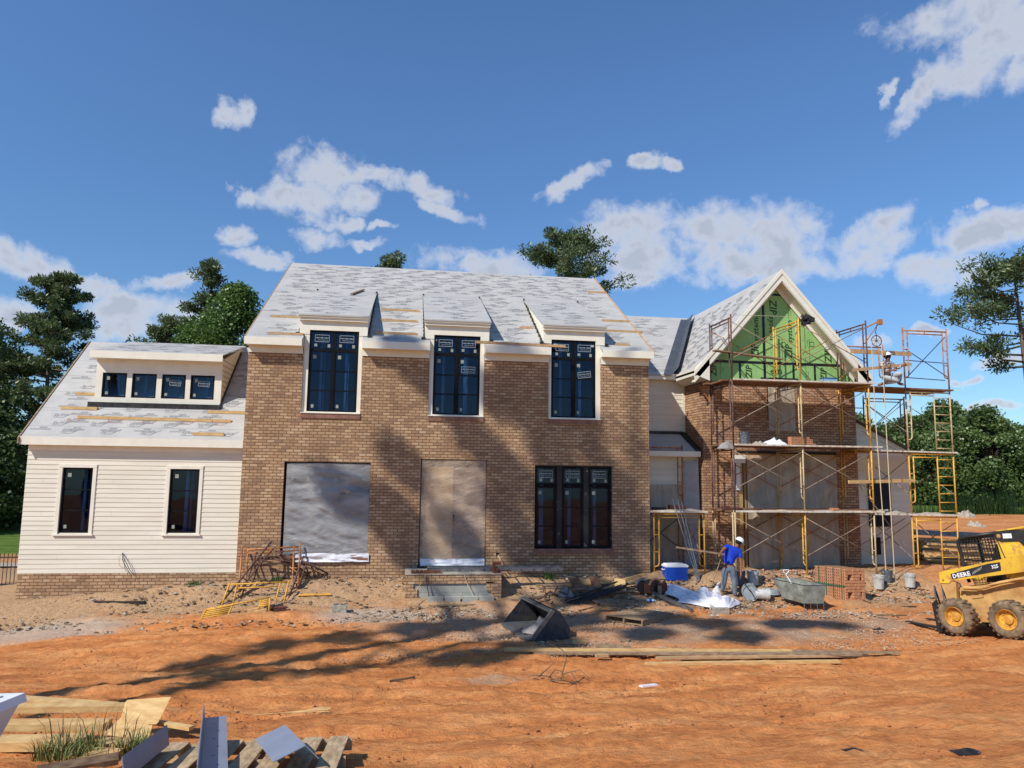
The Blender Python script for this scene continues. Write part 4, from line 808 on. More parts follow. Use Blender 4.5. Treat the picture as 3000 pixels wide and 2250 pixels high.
mb=MB(); mb.tube([(18.2,2.42,5.2),(19.8,2.42,5.2)],.018); mb.tube([(18.6,2.42,3.7),(19.7,2.42,5.1)],.014); mb.tube([(18.6,2.42,5.1),(19.7,2.42,3.8)],.014); mb.tube([(19.3,2.40,3.6),(19.78,2.40,3.1)],.014); mb.tube([(18.2,.5,2.65),(19.8,.6,.7)],.014); mb.tube([(18.2,.5,.8),(19.8,.6,1.6)],.014); mb.build('diagonal_tube',M['brace'],S2)
S3=thing('single_lift_scaffold','low yellow scaffold frame with a mortar covered board between main wall and gable','scaffold',(12.2,.8,-.1))
frame(S3,(11.47,.10,0),(1,0,0),-.165,'yellow',h=1.93,w=1.52)
frame(S3,(11.45,1.62,0),(1,0,0),-.165,'orange_tube',h=1.93,w=1.50); frame(S3,(11.45,1.62,0),(1,0,0),1.80,'orange_tube',h=1.93,w=1.50)
for x in (11.47,12.97): xbrace(S3,(x,.1,0),(x,1.62,0),-.165,'brace')
xbrace(S3,(11.47,1.64,0),(12.97,1.64,0),-.165,'darksteel')
mb=MB(); 
for x in (11.47,12.99): mb.tube([(x,.1,gz(x,.1)-.06),(x,.1,-.165)],.019)
mb.build('base_jack',M['cream_tube'],S3)
for j,y in enumerate((.06,.32,.6,.9,1.2)): plank(S3,(11.33,y,1.805),(13.05+.0*j,y,1.805),mat='plank_edge')
# ---- boards and hoist
M['palletw']=simple('pale_pallet_wood',lin(206,180,142,.9),lin(158,132,100,.85),5,.8,stretch=(4,1,1),bumps=.4)
def board(name,label,cat,a,b,w,h,mat,group=None,up=(0,0,1)):
    mb=MB(); mb.bar(a,b,w,h,up); o=mb.build(name,M[mat]); return tag(o,label,cat,group)
board('guard_board','wide brown board tied flat across the hoist bay above the kneeling worker','board',(17.61,-.27,6.67),(19.80,-.05,6.69),.04,.125,'wood_orange')
board('guard_board','sloping brown board passing in front of the kneeling worker','board',(17.64,-.30,6.08),(19.75,-.10,6.36),.04,.09,'wood_orange')
board('guard_board','pale yellow board tied across the right scaffold bay at mid height','board',(17.35,-.30,2.72),(19.9,.2,2.78),.04,.10,'wood')
board('loose_plank','grey plank crossing the green gable in the top left scaffold bay','board',(13.29,-.12,6.55),(15.49,-.05,6.37),.2,.035,'wood2')
hb=thing('hoist_wheel','spoked iron rope wheel hanging from the scaffold top beside the kneeling worker','pulley',(18.25,-.6,6.95))
mb=MB(); mb.tube([(18.25+.165*math.cos(t),-.6,6.95+.165*math.sin(t)) for t in np.linspace(0,2*math.pi,25)],.014,6,cap=False)
for k in range(8): t=k*math.pi/4; mb.tube([(18.25,-.6,6.95),(18.25+.16*math.cos(t),-.6,6.95+.16*math.sin(t))],.006,4)
mb.tube([(18.25,-.63,6.95),(18.25,-.57,6.95)],.025,8); mb.build('wheel',M['brown_tube'],hb)
mb=MB(); mb.tube([(18.25,-.6,6.95),(18.25,-.6,7.17),(18.22,-.6,7.22),(18.25,-.6,7.27)],.012); mb.tube([(18.25,-.6,7.27),(18.30,-.6,7.5)],.009); mb.build('hook',M['darksteel'],hb)
mb=MB(); mb.tube([(18.18,-.22,7.42),(18.22,-.5,7.48),(18.36,-.66,7.56)],.02); mb.tube([(18.18,-.22,7.0),(18.34,-.62,7.5)],.014); mb.box((18.30,-.70,7.44),(18.42,-.58,7.60)); mb.build('arm',M['orange_tube'],hb)
for x0,x1 in ((18.085,18.2),(18.415,18.47)):
    mb=MB(); zb=gz(x1,-.62); mb.tube([(x0,-.6,6.95),(x0+.02,-.6,4.5),(x1-.02,-.61,2),(x1,-.62,zb+.1)]+([(x1+.05,-.66,zb+.02),(x1-.1,-.8,zb+.02),(x1-.4,-.85,zb+.02)] if x0>18.3 else []),.013,6); mb.build('rope',M['rope'],hb)
jk=MB(); 
for k in range(16): jk.obox((16.25+random.uniform(-.1,.12),-.2+random.uniform(-.08,.08),7.62+random.uniform(-.14,.16)),(random.uniform(.04,.1),0,random.uniform(-.04,.04)),(0,random.uniform(.03,.08),.02),(.01,.01,random.uniform(.03,.08)))
o=jk.build('draped_jacket',M['black_rubber']); tag(o,'bundle of black clothing hung on the top of the middle scaffold post','jacket')
mb=MB(); mb.tube([(13.8,-.22,7.64),(16.2,-.22,7.66)],.006,4); tag(mb.build('string_line',M['rope']),'thin string line stretched across the green gable between two scaffold posts','string')
# ---- things on the platforms
def bucket(name,label,x,y,z,mat='bucket',r=.15,h=.37,rot=(0,0,0),group=None,handle=True):
    t=thing(name,label,'bucket',(0,0,0),0,group); mb=MB()
    mb.lathe((0,0,0),[(0,.003),(r*.86,0),(r*.97,h*.78),(r*1.06,h*.79),(r*1.06,h*.84),(r,h*.845),(r*1.07,h*.87),(r*1.07,h*.92),(r*1.0,h*.925),(r*1.05,h*.97),(r*1.05,h),(r*.97,h),(r*.95,h*.9),(r*.84,.02),(0,.015)],20); mb.build('body',M[mat],t,smooth=False)
    if handle:
        mb=MB(); mb.tube([(r*1.06*math.cos(a),-.02-r*.55*math.sin(a),h*.86-r*.9*math.sin(a)) for a in np.linspace(0,math.pi,9)],.004,4); mb.build('handle',M['galv'],t)
    return place(t,(x,y,z),rot)
PZ1,PZ2,PZ3=1.855,3.78,5.705
bucket('mortar_bucket','splashed grey bucket standing on the middle platform near its left end',14.25,.0,PZ2,'bucket_dark')
def blocks(name,label,cells,mat,cat='bricks',l=.2,w=.1,h=.065,group=None,org=(0,0,0),rot=0):
    t=thing(name,label,cat,(0,0,0),0,group)
    for (i,j,k) in cells:
        mb=MB(); mb.box((i*w+.003,j*l,k*h),(i*w+w-.005,j*l+l-.006,k*h+h-.004)); o=mb.build('brick',M[mat],t)
        dm=MB(); 
        if j==0: 
            for q in range(3): dm.box((i*w+.015+q*.027,-.0015,k*h+.018),(i*w+.031+q*.027,.0,k*h+.045))
            dm.build('core_hole',M['dark'],o)
    return place(t,org,(0,0,rot))
blocks('brick_stack','stack of orange bricks in two layers beside the middle post on the second platform',[(i,0,0) for i in range(8)]+[(i,0,1) for i in range(7)]+[(i,0,2) for i in range(7)]+[(i,0,3) for i in range(6)],'redbrick',org=(15.68,-.1,PZ2))
def mound(name,label,cat,x,y,z,rx,ry,h,mat,seed=0,kind=None,n=14):
    mb=MB(); vs=[];fs=[]
    for i in range(n+1):
        for j in range(n+1):
            u,v=i/n*2-1,j/n*2-1; d=math.sqrt(u*u+v*v); q=max(0,1-d)**.6; vs.append((x+u*rx,y+v*ry,z+h*q*(.7+1.0*float(vn(np.array(u*3.1+seed),np.array(v*3.3+seed))))))
    for i in range(n):
        for j in range(n): a=i*(n+1)+j; fs.append((a,a+n+1,a+n+2,a+1))
    mb.add(vs,fs); o=mb.build(name,M[mat],fix=False,smooth=(mat in('sheet_white','white_plastic','cloth'))); return tag(o,label,cat,None,kind)
mound('mortar_bag','crumpled white bag lying left of the orange brick stack on the second platform','bag',15.2,.0,PZ2,.42,.22,.22,'white_plastic',3)
mound('mortar_heap','small grey heap of mortar left of the white bag on the second platform','mortar',14.72,.0,PZ2,.3,.2,.13,'mortar',5)
M['cloth']=simple('grey_cloth',lin(168,160,156,.85),lin(140,132,128,.85),5,.8)
mound('draped_rag','grey rag hanging at the left end of the second platform','rag',13.62,-.12,PZ2-.14,.28,.14,.32,'cloth',8)
blocks('brick_stack','small stack of dark bricks at the left end of the first platform',[(i,0,0) for i in range(6)]+[(i,0,1) for i in range(2)],'redbrick_dark',org=(13.58,.05,PZ1))
blocks('single_brick','single dark brick lying right of the leftmost bricks on the first platform',[(0,0,0),(1,0,0)],'redbrick_dark',cat='brick',org=(14.56,.0,PZ1))
blocks('single_brick','pale brick with three holes standing alone on the first platform right of the middle post','' and [] or [(0,0,0),(1,0,0)],'redbrick',cat='brick',org=(16.88,-.2,PZ1),h=.09)
mound('mortar_heap','scatter of mortar crumbs on the first platform right of the middle post','mortar',16.8,-.05,PZ1-.01,.9,.2,.045,'mortar',11,n=26)
mound('mortar_heap','scatter of mortar crumbs on the first platform left of the middle post','mortar',15.3,-.05,PZ1-.01,.9,.2,.035,'mortar',14,n=26)
mound('mortar_heap','heap of broken brick and mortar where the first platform meets the yellow tower','rubble',19.2,.6,TZ[1]+.06,.65,.35,.16,'mortar',17,n=22)
mound('mortar_heap','white mortar lumps on the right end of the first tower platform','rubble',20.5,.6,TZ[1]+.045,.7,.3,.09,'mortar',21,n=22)
for (x,y) in ((11.6,.5),): blocks('brick_stack','dark bricks on the left end of the low yellow scaffold',[(i,0,0) for i in range(4)],'redbrick_dark',org=(x,y,1.83))
blocks('brick_stack','two layers of dark bricks on the middle of the low yellow scaffold',[(i,0,k) for i in range(5) for k in range(2)],'redbrick_dark',org=(12.15,.6,1.83))
mound('mortar_heap','pale mortar scraps on the low yellow scaffold','mortar',12.15,.25,1.82,.6,.16,.05,'mortar',23,n=20)
tb=thing('plastic_tote','small clear blue plastic tub on the top platform before the green gable','tub',(17.05,.2,PZ3)); mb=MB(); mb.prism([(17.04,.2,PZ3+.0),(17.40,.2,PZ3+.0),(17.43,.2,PZ3+.17),(17.01,.2,PZ3+.17)],(0,.25,0)); M['lightblue']=simple('light_blue_plastic',lin(170,208,224,.9),lin(140,186,206,.9),6,.3); mb.build('body',M['lightblue'],tb); mb=MB(); mb.box((17.0,.18,PZ3+.171),(17.44,.47,PZ3+.19)); mb.build('lid',M['blue_plastic'],tb)
# leaning conduits and steel post
for k,(a,b,m_) in enumerate([((12.52,-.50,-.1),(12.0,.02,2.16),'galv'),((12.56,-.48,-.1),(12.16,.0,2.12),'galv'),((12.60,-.46,-.1),(12.27,.0,2.10),'galv')]):
    mb=MB(); mb.tube([a,b],.016,6); o=mb.build('steel_pipe',M[m_]); tag(o,['long thin steel pipe leaning on the low yellow scaffold, leftmost of three','thin steel pipe leaning on the low yellow scaffold, middle of three','thin steel pipe leaning on the low yellow scaffold, rightmost of three'][k],'pipe','steel pipes leaning on the low scaffold')
# cooler
ck=thing('cooler','blue picnic cooler with a white lid under the low yellow scaffold','cooler',(11.95,-.43,-.07)); x0,x1,y0,y1=11.63,12.27,-.43,-.08; z0=-.07
mb=MB(); mb.prism([(x0+.02,y0+.01,z0),(x1-.02,y0+.01,z0),(x1,y0+.01,z0+.36),(x0,y0+.01,z0+.36)],(0,y1-y0,0)); mb.build('body',M['blue_plastic'],ck)
mb=MB(); mb.box((x0-.01,y0,z0+.361),(x1+.01,y1+.01,z0+.41)); mb.prism([(x0,y0+.02,z0+.411),(x1,y0+.02,z0+.411),(x1-.05,y0+.02,z0+.445),(x0+.05,y0+.02,z0+.445)],(0,y1-y0-.04,0)); mb.build('lid',M['white_plastic'],ck)
for s,x in ((-1,x0),(1,x1)): mb=MB(); mb.tube([(x,y0+.1,z0+.3),(x+s*.05,y0+.1,z0+.28),(x+s*.05,y0+.26,z0+.28),(x,y0+.26,z0+.3)],.01); mb.build('handle',M['white_plastic'],ck)
# ================================================================== mortar tub, brick cube, buckets
tb=thing('mortar_tub','open grey steel mortar tub on thin legs left of the strapped brick cube','tub',(14.8,-2.1,-.56))
A=[(14.52,-2.5),(15.12,-2.53)]; zt,zb=.10,-.36
def tp(x,y,z): return (x,y,z)
fl,fr_,br,bl=(14.53,-2.50),(15.13,-2.54),(14.96,-1.35),(14.30,-1.32)
ti=[(fl[0],fl[1]),(fr_[0],fr_[1]),(br[0],br[1]),(bl[0],bl[1])]; cx,cy=14.74,-1.95
bo=[(14.55,-2.45),(15.08,-2.49),(14.92,-1.7),(14.42,-1.67)]
mb=MB()
for i in range(4):
    j=(i+1)%4; o_=[(*ti[i],zt),(*ti[j],zt),(*bo[j],zb),(*bo[i],zb)]; sh=lambda p:((p[0]-cx)*.97+cx,(p[1]-cy)*.97+cy,p[2]+.005); n_=[sh(p) for p in o_]
    mb.add(o_+n_,[(0,1,2,3),(7,6,5,4),(0,4,5,1),(0,3,7,4),(1,5,6,2)])
mb.add([(*bo[i],zb) for i in range(4)]+[(*bo[i],zb+.01) for i in range(4)],[(3,2,1,0),(4,5,6,7)])
M['tubsteel']=simple('tub_steel',lin(176,180,168,.8),lin(128,130,118,.8),5,.6,.2,spots=(lin(96,92,80),8,.62))
mb.build('body',M['tubsteel'],tb)
mb=MB()
for i in range(4): mb.tube([(*ti[i],zt+.004),(*ti[(i+1)%4],zt+.004)],.012)
mb.build('rim',M['galv'],tb)
for i in range(4):
    x=14.56+i*.173; y=-2.46-.01*i; mb=MB(); mb.tube([(x,y,zb),(x,y-.02,-.59)],.009); mb.build('leg',M['galv'],tb)
mb=MB(); mb.add([( .97*(p[0]-cx)+cx,.97*(p[1]-cy)+cy,-.18) for p in [(14.5,-2.4),(15.05,-2.44),(14.95,-1.6),(14.4,-1.55)]],[(0,1,2,3)]); mb.build('mortar_remains',M['mortar'],tb)
sh_=thing('shovel','shovel with a white D handle standing in the mortar tub','shovel',(14.5,-2.2,-.2))
mb=MB(); mb.tube([(14.55,-2.15,-.12),(14.38,-2.0,.24)],.014); mb.build('shaft',M['white_plastic'],sh_); mb=MB(); mb.tube([(14.38,-2.0,.24),(14.35,-1.98,.30),(14.28,-1.98,.38),(14.28,-1.98,.42),(14.44,-1.98,.42),(14.43,-1.98,.38),(14.36,-1.98,.31)],.012); mb.build('handle',M['white_plastic'],sh_)
bs=thing('brick_cube','strapped cube of new red bricks with fork holes right of the mortar tub','bricks',(16.3,-1.6,-.5))
c0=Vector((16.19,-1.75,-.53)); ux=Vector((1,.05,0)).normalized(); uy=Vector((-.52,.86,0)).normalized(); Wd,Ln,Ht=.60,.86,.93
mats=[M['redbrick'],M['dark']]
rows=12; rh=Ht/rows
mb=MB(); 
for r_ in range(rows):
    z=c0.z+r_*rh
    for i in range(8):
        if r_ in (2,3,8,9) and i in (1,2,6): continue
        if r_ in (1,5,7,10) and i%1==0:
            pass
        p=c0+ux*(i*Wd/8)+Vector((0,0,r_*rh))+uy*random.uniform(-.008,.012)
        mb.obox(p+ux*(Wd/16)+uy*.1+Vector((0,0,rh/2)),ux*(Wd/16-.0045),uy*.1,(0,0,rh/2-.005))
mb.build('brick_end',M['redbrick'],bs)
mb=MB()
for r_ in range(rows):
    for k in range(4):
        p=c0+uy*(.203+k*(Ln-.2)/4)+Vector((0,0,r_*rh)); mb.obox(p+ux*Wd/2+uy*(Ln-.2)/8+Vector((0,0,rh/2)),ux*(Wd/2-.001-random.uniform(0,.008)),uy*((Ln-.2)/8-.003),(0,0,rh/2-.004))
mb.build('brick_side',M['redbrick'],bs)
mb=MB()
nl=uy.cross(Vector((0,0,1)))
for r_ in range(rows):
    for k in range(14):
        p=c0+uy*(.05+k*Ln/14.4)+Vector((0,0,(r_+.5)*rh))-ux*.0; mb.obox(p-ux*.004,ux*.002,uy*.011,(0,0,.013))
mb.build('core_hole',M['dark'],bs)
M['strap']=simple('green_strap',lin(70,110,76,.8),None,6,.5)
mb=MB()
for k in (.12,.38,.62,.86): p=c0+uy*(Ln*k)-ux*.008; mb.obox(p+Vector((0,0,Ht/2)),ux*.003,uy*.009,(0,0,Ht/2)); mb.obox(p+ux*(Wd/2)+Vector((0,0,Ht+.004)),ux*(Wd/2),uy*.009,(0,0,.003))
p=c0-ux*.010+Vector((0,0,Ht*.5)); mb.obox(p+uy*Ln/2,ux*.003,uy*(Ln/2),(0,0,.022)); mb.build('strap',M['strap'],bs)
mb=MB(); mb.bar((16.60,-1.80,-.33),(16.72,-2.02,-.42),.06,.03); tag(mb.build('wood_scrap',M['wood2']),'short wood stick poking out of the lower fork hole of the brick cube','wood')
mb=MB(); mb.tube([(16.75,-2.1,-.5),(17.2,-2.2,-.53),(17.3,-2.35,-.54),(17.0,-2.5,-.55),(16.85,-2.6,-.55)],.007,4); tag(mb.build('loose_strap',M['strap']),'loose green strap lying on the dirt right of the brick cube','strap')
bucket('mortar_bucket','white splashed bucket standing just right of the brick cube',17.80,-.84,gz(17.8,-.84),'bucket')
bucket('mortar_bucket','dark splashed bucket behind the hoist ropes',18.22,-.62,gz(18.2,-.62),'bucket_dark')
bucket('mortar_bucket','clean white bucket standing alone nearest the yellow loader',18.83,-.78,gz(18.83,-.78),'bucket')
bucket('mortar_bucket','upright white bucket behind the fallen pails right of the worker in blue',14.10,-.62,gz(14.1,-.62)-.0,'bucket',r=.16,h=.38)
bucket('mortar_bucket','clear grey bucket directly behind the leg of the worker in blue',13.72,-.6,gz(13.7,-.6)-.0,'bucket_dark')
bucket('tipped_pail','white pail lying on its side with its mouth to the right',13.78,-1.36,gz(13.9,-1.4)+.15,'bucket',rot=(0,R(90),R(-18)))
tu=MB(); tu.lathe((0,0,0),[(.2,0),(.215,.0),(.215,.34),(.2,.34),(.19,.02),(0,.02)],20); 
t_=thing('tipped_pail','wide grey green pail lying with its dark mouth toward the camera','bucket',(0,0,0)); tu.build('body',M['pvc'],t_); mb=MB(); mb.lathe((0,0,0),[(.0,.03),(.188,.03)],20); mb.build('inside',M['dark'],t_); place(t_,(13.62,-1.42,gz(13.6,-1.5)+.2),(R(90),0,R(160)))
mb=MB(); mb.lathe((14.42,-.98,gz(14.4,-1)+.0),[(.0,.12),(.2,.12),(.27,.0)],18); mb.lathe((14.42,-.98,gz(14.4,-1)),[(.27,0),(.24,.1),(0,.13)],18); tag(mb.build('upturned_basin',M['pvc']),'shallow grey basin lying upside down right of the fallen pails','basin')
cb_=thing('concrete_block','single pale concrete block standing on the dirt below the plastic covered window','block',(2.86,-2.0,-.5)); mb=MB(); zc=gz(2.86,-2); mb.box((2.70,-2.08,zc-.01),(3.04,-1.93,zc+.20)); cbo=mb.build('body',M['mortar'],cb_); mb=MB(); mb.box((2.73,-2.06,zc+.2),(2.85,-1.95,zc+.202)); mb.box((2.89,-2.06,zc+.2),(3.01,-1.95,zc+.202)); mb.build('core_hole',M['dark'],cb_)
for k,x in enumerate((4.98,5.42,5.86,6.28)):
    mb=MB(); z=gz(x,-1.45); mb.box((x,-1.42,z-.03),(x+.39,-1.24,z+.17)); mb.box((x+.04,-1.425,z-.03),(x+.17,-1.42,z+.1)) ; o=mb.build('concrete_block',M['block']); tag(o,['first','second','third','fourth'][k]+' concrete block from the left in the row at the foot of the stoop','block','concrete blocks along the foot of the stoop')
board('long_board','thin grey board lying along the foot of the stoop blocks','board',(5.05,-1.6,gz(5,-1.6)+.03),(7.0,-1.5,gz(7,-1.5)+.03),.09,.03,'wood2')
mb=MB(); mb.tube([(4.95,-1.22,.28),(4.7,-1.5,-.1),(4.3,-2.0,-.5),(3.6,-2.9,-.59),(2.6,-4.2,-.58),(1.6,-5.2,-.56),(.6,-6.6,-.52)],.009,5); tag(mb.build('power_cord',M['wood_orange']),'thin cord running from the stoop across the dirt to the lower left','cord')
mb=MB(); mb.tube([(5.9,-1.21,.27),(6.0,-1.24,.0),(6.15,-1.3,-.3),(6.25,-1.5,-.5),(6.8,-1.5,-.48),(7.6,-1.35,-.42)],.009,5); tag(mb.build('power_cord',M['rope']),'pale cord hanging down the middle of the stoop front','cord')
mb=MB(); mb.tube([(4.93,-1.215,.2),(5.0,-1.3,-.2),(5.05,-1.42,-.48)],.009,5); tag(mb.build('power_cord',M['darksteel']),'dark cord hanging down the left part of the stoop front','cord')
# ================================================================== junk scaffold frames by the wall
def tubes(name,label,cat,lines,r,mat,group=None):
    t=thing(name,label,cat,lines[0][0],0,group)
    mb=MB()
    for l in lines[:2]: mb.tube(l,r,7)
    mb.build('post',M[mat],t,smooth=True); mb=MB()
    for l in lines[2:]: mb.tube(l,r*.85,6)
    mb.build('cross_tube',M[mat],t,smooth=True); return t
GRP='scaffold frames piled against the wall'
def fr3(name,label,P,T,U,mat,w=1.52,h=1.93):
    P,T,U=Vector(P),Vector(T),Vector(U); up=(T-P).normalized(); u=(U-up*U.dot(up)).normalized()
    t=thing(name,label,'scaffold frame',P,0,GRP); frame(t,P,u,0,mat,h=h,w=w,up=up); return t
fr3('scaffold_frame','rusty orange scaffold frame leaning upright at the back of the pile',(.25,-.75,-.5),(.16,-.16,.80),(1,.02,.03),'orange_tube',w=1.46,h=1.42)
fr3('scaffold_frame','rusty brown scaffold frame tilted sideways with its corner highest in the pile',(-.08,-1.15,-.44),(.90,-.22,.98),(.76,.1,-.62),'brown_tube',w=1.3,h=1.9)
fr3('scaffold_frame','rusty brown scaffold frame behind the tilted one, leaning to the right',(.34,-.95,-.42),(.55,-.2,.72),(.98,0,-.2),'brown_tube',w=1.3,h=1.3)
fr3('scaffold_frame','rusty brown scaffold frame propped at the right end of the pile',(1.50,-1.0,-.42),(1.72,-.3,.55),(.55,.2,-.5),'brown_tube',w=.9,h=1.2)
tubes('scaffold_frame','low yellow scaffold frame leaning in front of the rusty frames','scaffold frame',[[(-.02,-1.25,-.46),(.08,-.95,.04)],[(1.45,-1.22,-.42),(1.5,-.95,.08)],[(.06,-.96,.01),(1.50,-.96,.06)],[(.24,-.97,-.08),(1.3,-.97,-.05)],[(.23,-1.2,-.45),(.26,-.96,.0)],[(1.24,-1.2,-.42),(1.3,-.96,.05)],[(.7,-.96,-.07),(.7,-.96,.03)]],.022,'yellow',GRP)
l4=[[(-.24,-2.35,-.62),(-.18,-1.95,-.40),],[(1.24,-2.0,-.52),(1.22,-1.86,-.16)],[(-.2,-1.97,-.40),(1.22,-1.87,-.16)],[(.33,-2.2,-.57),(.40,-1.95,-.30)],[(.99,-1.98,-.42),(1.03,-1.88,-.20)]]
for k in range(6): s=k/6; l4.append([(-.19-.05*s,-1.97-.36*s,-.42-.19*s),(.395-.06*s,-1.95-.24*s,-.32-.24*s)])
for k in range(4): s=(k+.5)/5; l4.append([(1.03-.03*s,-1.88-.1*s,-.22-.18*s),(1.22,-1.86-.1*s,-.18-.22*s)])
tubes('scaffold_frame','yellow ladder type scaffold frame lying lowest at the front of the pile','scaffold frame',l4,.022,'yellow',GRP)
for k,y in enumerate((-.86,-.95)):
    mb=MB(); mb.tube([(1.75,y,-.28+.0*k),(2.55,y+.03,-.27)],.022,7); tag(mb.build('yellow_tube',M['yellow']),['yellow tube lying against the wall base right of the frame pile, rear one','yellow tube lying against the wall base right of the frame pile, front one'][k],'tube')
for k,(x,y,a) in enumerate(((1.05,-2.05,.2),(1.2,-1.75,-.4),(.86,-1.95,.1),(1.38,-1.65,.6))):
    mb=MB(); mb.obox((x,y,gz(x,y)+.06+.03*(k%2)),(.12*math.cos(a),.12*math.sin(a),.02),(-.05*math.sin(a),.05*math.cos(a),0),(0,0,.05)); tag(mb.build('wood_block',M['wood2' if k%2 else 'wood']),['wood offcut in front under the yellow ladder frame','wood offcut under the right end of the yellow ladder frame','square wood offcut left of the yellow ladder frame end','wood offcut behind the right end of the yellow ladder frame'][k],'wood')
blocks('brick_stack','few dark red bricks on the dirt right of the yellow ladder frame',[(i,0,k) for i in range(3) for k in range(2)],'redbrick_dark',org=(1.33,-1.95,gz(1.4,-1.9)),rot=.15)
mb=MB(); mb.bar((-3.17,-.55,-.46),(-1.97,-.73,-.44),.12,.06); tag(mb.build('dark_board',M['darksteel']),'dark board lying on the dirt below the left siding wall','board')
# ================================================================== loose bucket attachment
def poly3(mb,*pts): mb.add(pts,[tuple(range(len(pts)))])
ba=thing('loader_bucket','empty black steel loader bucket lying on the gravel with scraps inside','loader bucket',(7.5,-4.3,-.58))
a,b,c,d=Vector((6.98,-4.95,-.60)),Vector((8.02,-4.85,-.60)),Vector((6.90,-3.35,-.60)),Vector((7.75,-3.05,-.6))
# end plates (triangular) near and far, floor and back
n1=[Vector((7.02,-4.90,-.585)),Vector((7.88,-4.75,-.585)),Vector((7.93,-4.60,-.42)),Vector((7.72,-4.62,-.07)),Vector((7.54,-4.66,-.04))]
off=Vector((-.36,1.75,0))
n2=[p+off for p in n1]
mb=MB(); mb.prism(n1,(-.004,.025,0)); mb.build('side_plate',M['darksteel'],ba); mb=MB(); mb.prism(n2,(-.004,.025,0)); mb.build('side_plate',M['darksteel'],ba)
mb=MB(); mb.prism([n1[0]+Vector((-.10,0,.0)),n1[0]+Vector((.0,0,.012)),n2[0]+Vector((0,0,.012)),n2[0]+Vector((-.10,0,0))],(0,0,.02)); mb.prism([n1[0]+Vector((0,.03,.01)),n1[1]+Vector((0,.03,.01)),n2[1]+Vector((0,0,.01)),n2[0]+Vector((0,0,.01))],(0,0,.015)); mb.build('floor',M['galv'],ba)
mb=MB(); mb.prism([n1[2]+Vector((-.01,.03,0)),n1[3]+Vector((-.01,.03,0)),n2[3]+Vector((-.01,0,0)),n2[2]+Vector((-.01,0,0))],(.02,0,0)); mb.prism([n1[1]+Vector((-.01,.03,.03)),n1[2]+Vector((-.01,.03,0)),n2[2]+Vector((-.01,0,0)),n2[1]+Vector((-.01,0,.03))],(.02,0,0)); mb.build('back_plate',M['darksteel'],ba)
mb=MB(); mb.bar(n1[4]+Vector((-.02,.0,.0)),n2[4]+Vector((-.02,0,0)),.13,.03); mb.bar(n1[0]+Vector((.02,-.01,.02)),n1[4]+Vector((0,-.01,.02)),.04,.09); mb.build('top_lip',M['galv'],ba)
mound('cloth_scraps','crumpled cream cloth and bark scraps lying inside the black loader bucket','cloth',7.35,-4.1,-.56,.38,.3,.28,'cloth',31)
# ================================================================== pallets, lumber, piles
def pallet(name,label,o,ux,uy,W,Lg,n,mat,gap=.35,h=.12,group=None,miss=()):
    t=thing(name,label,'pallet',o,0,group); o,ux,uy=Vector(o),Vector(ux).normalized(),Vector(uy).normalized(); up=ux.cross(uy).normalized()
    if up.z<0: up=-up
    p=Lg/n; bw=p*(1-gap)
    for k in range(n):
        if k in miss: continue
        mb=MB(); c=o+ux*(W/2)+uy*(p*(k+.5))+up*(h-.009); mb.obox(c,ux*W/2,uy*bw/2,up*.009); mb.build('deck_board',M[mat],t)
    for s in (0,.5,1):
        mb=MB(); c=o+ux*(W*s*.96+.02)+uy*Lg/2+up*(h/2); mb.obox(c,ux*.02,uy*Lg/2,up*(h/2-.02)); mb.build('stringer',M[mat],t)
    for k in range(3): mb=MB(); c=o+ux*(W/2)+uy*(Lg*(.08+.42*k))+up*.009; mb.obox(c,ux*W/2,uy*.045,up*.009); mb.build('bottom_board',M[mat],t)
    return t
pallet('wooden_pallet','worn wooden pallet with a dark wire scrap on top in the middle of the yard',(9.86,-3.66,-.60),(-.72,.69,0.0),(1.04,.75,0.01),.98,1.27,7,'wood2',gap=.16,h=.14)
pallet('wooden_pallet','smaller wooden pallet under the dark pipe bundle behind the worn pallet',(9.35,-1.95,-.53),(-.3,.9,0.02),(.9,.35,0.02),.5,.62,4,'wood2',gap=.25,h=.13)
mb=MB(); mb.tube([(9.95,-2.7,-.45),(10.1,-2.75,-.42),(10.15,-2.6,-.43),(9.98,-2.62,-.41),(10.05,-2.82,-.44),(10.25,-2.7,-.45)],.006,4); tag(mb.build('wire_scrap',M['darksteel']),'tangle of dark wire on the worn pallet','wire')
def Gp(x,y,dz=0): return (x,y,gz(x,y)+dz)
dark=[((8.53,-1.56,0),(10.38,-.84,.12)),((8.60,-1.62,0),(10.40,-.88,.12)),((8.68,-1.68,0),(10.36,-.92,.12)),((8.5,-1.5,.03),(10.2,-.80,.16)),((8.75,-1.72,0),(10.3,-.98,.1))]
for k,(a,b) in enumerate(dark):
    mb=MB(); mb.tube([Gp(a[0],a[1],.05+a[2]),Gp(b[0],b[1],.10+b[2])],.021,6); tag(mb.build('dark_pipe',M['darksteel']),'dark steel pipe in the slanting bundle in front of the pile of boards','pipe','dark pipes in the slanting bundle')
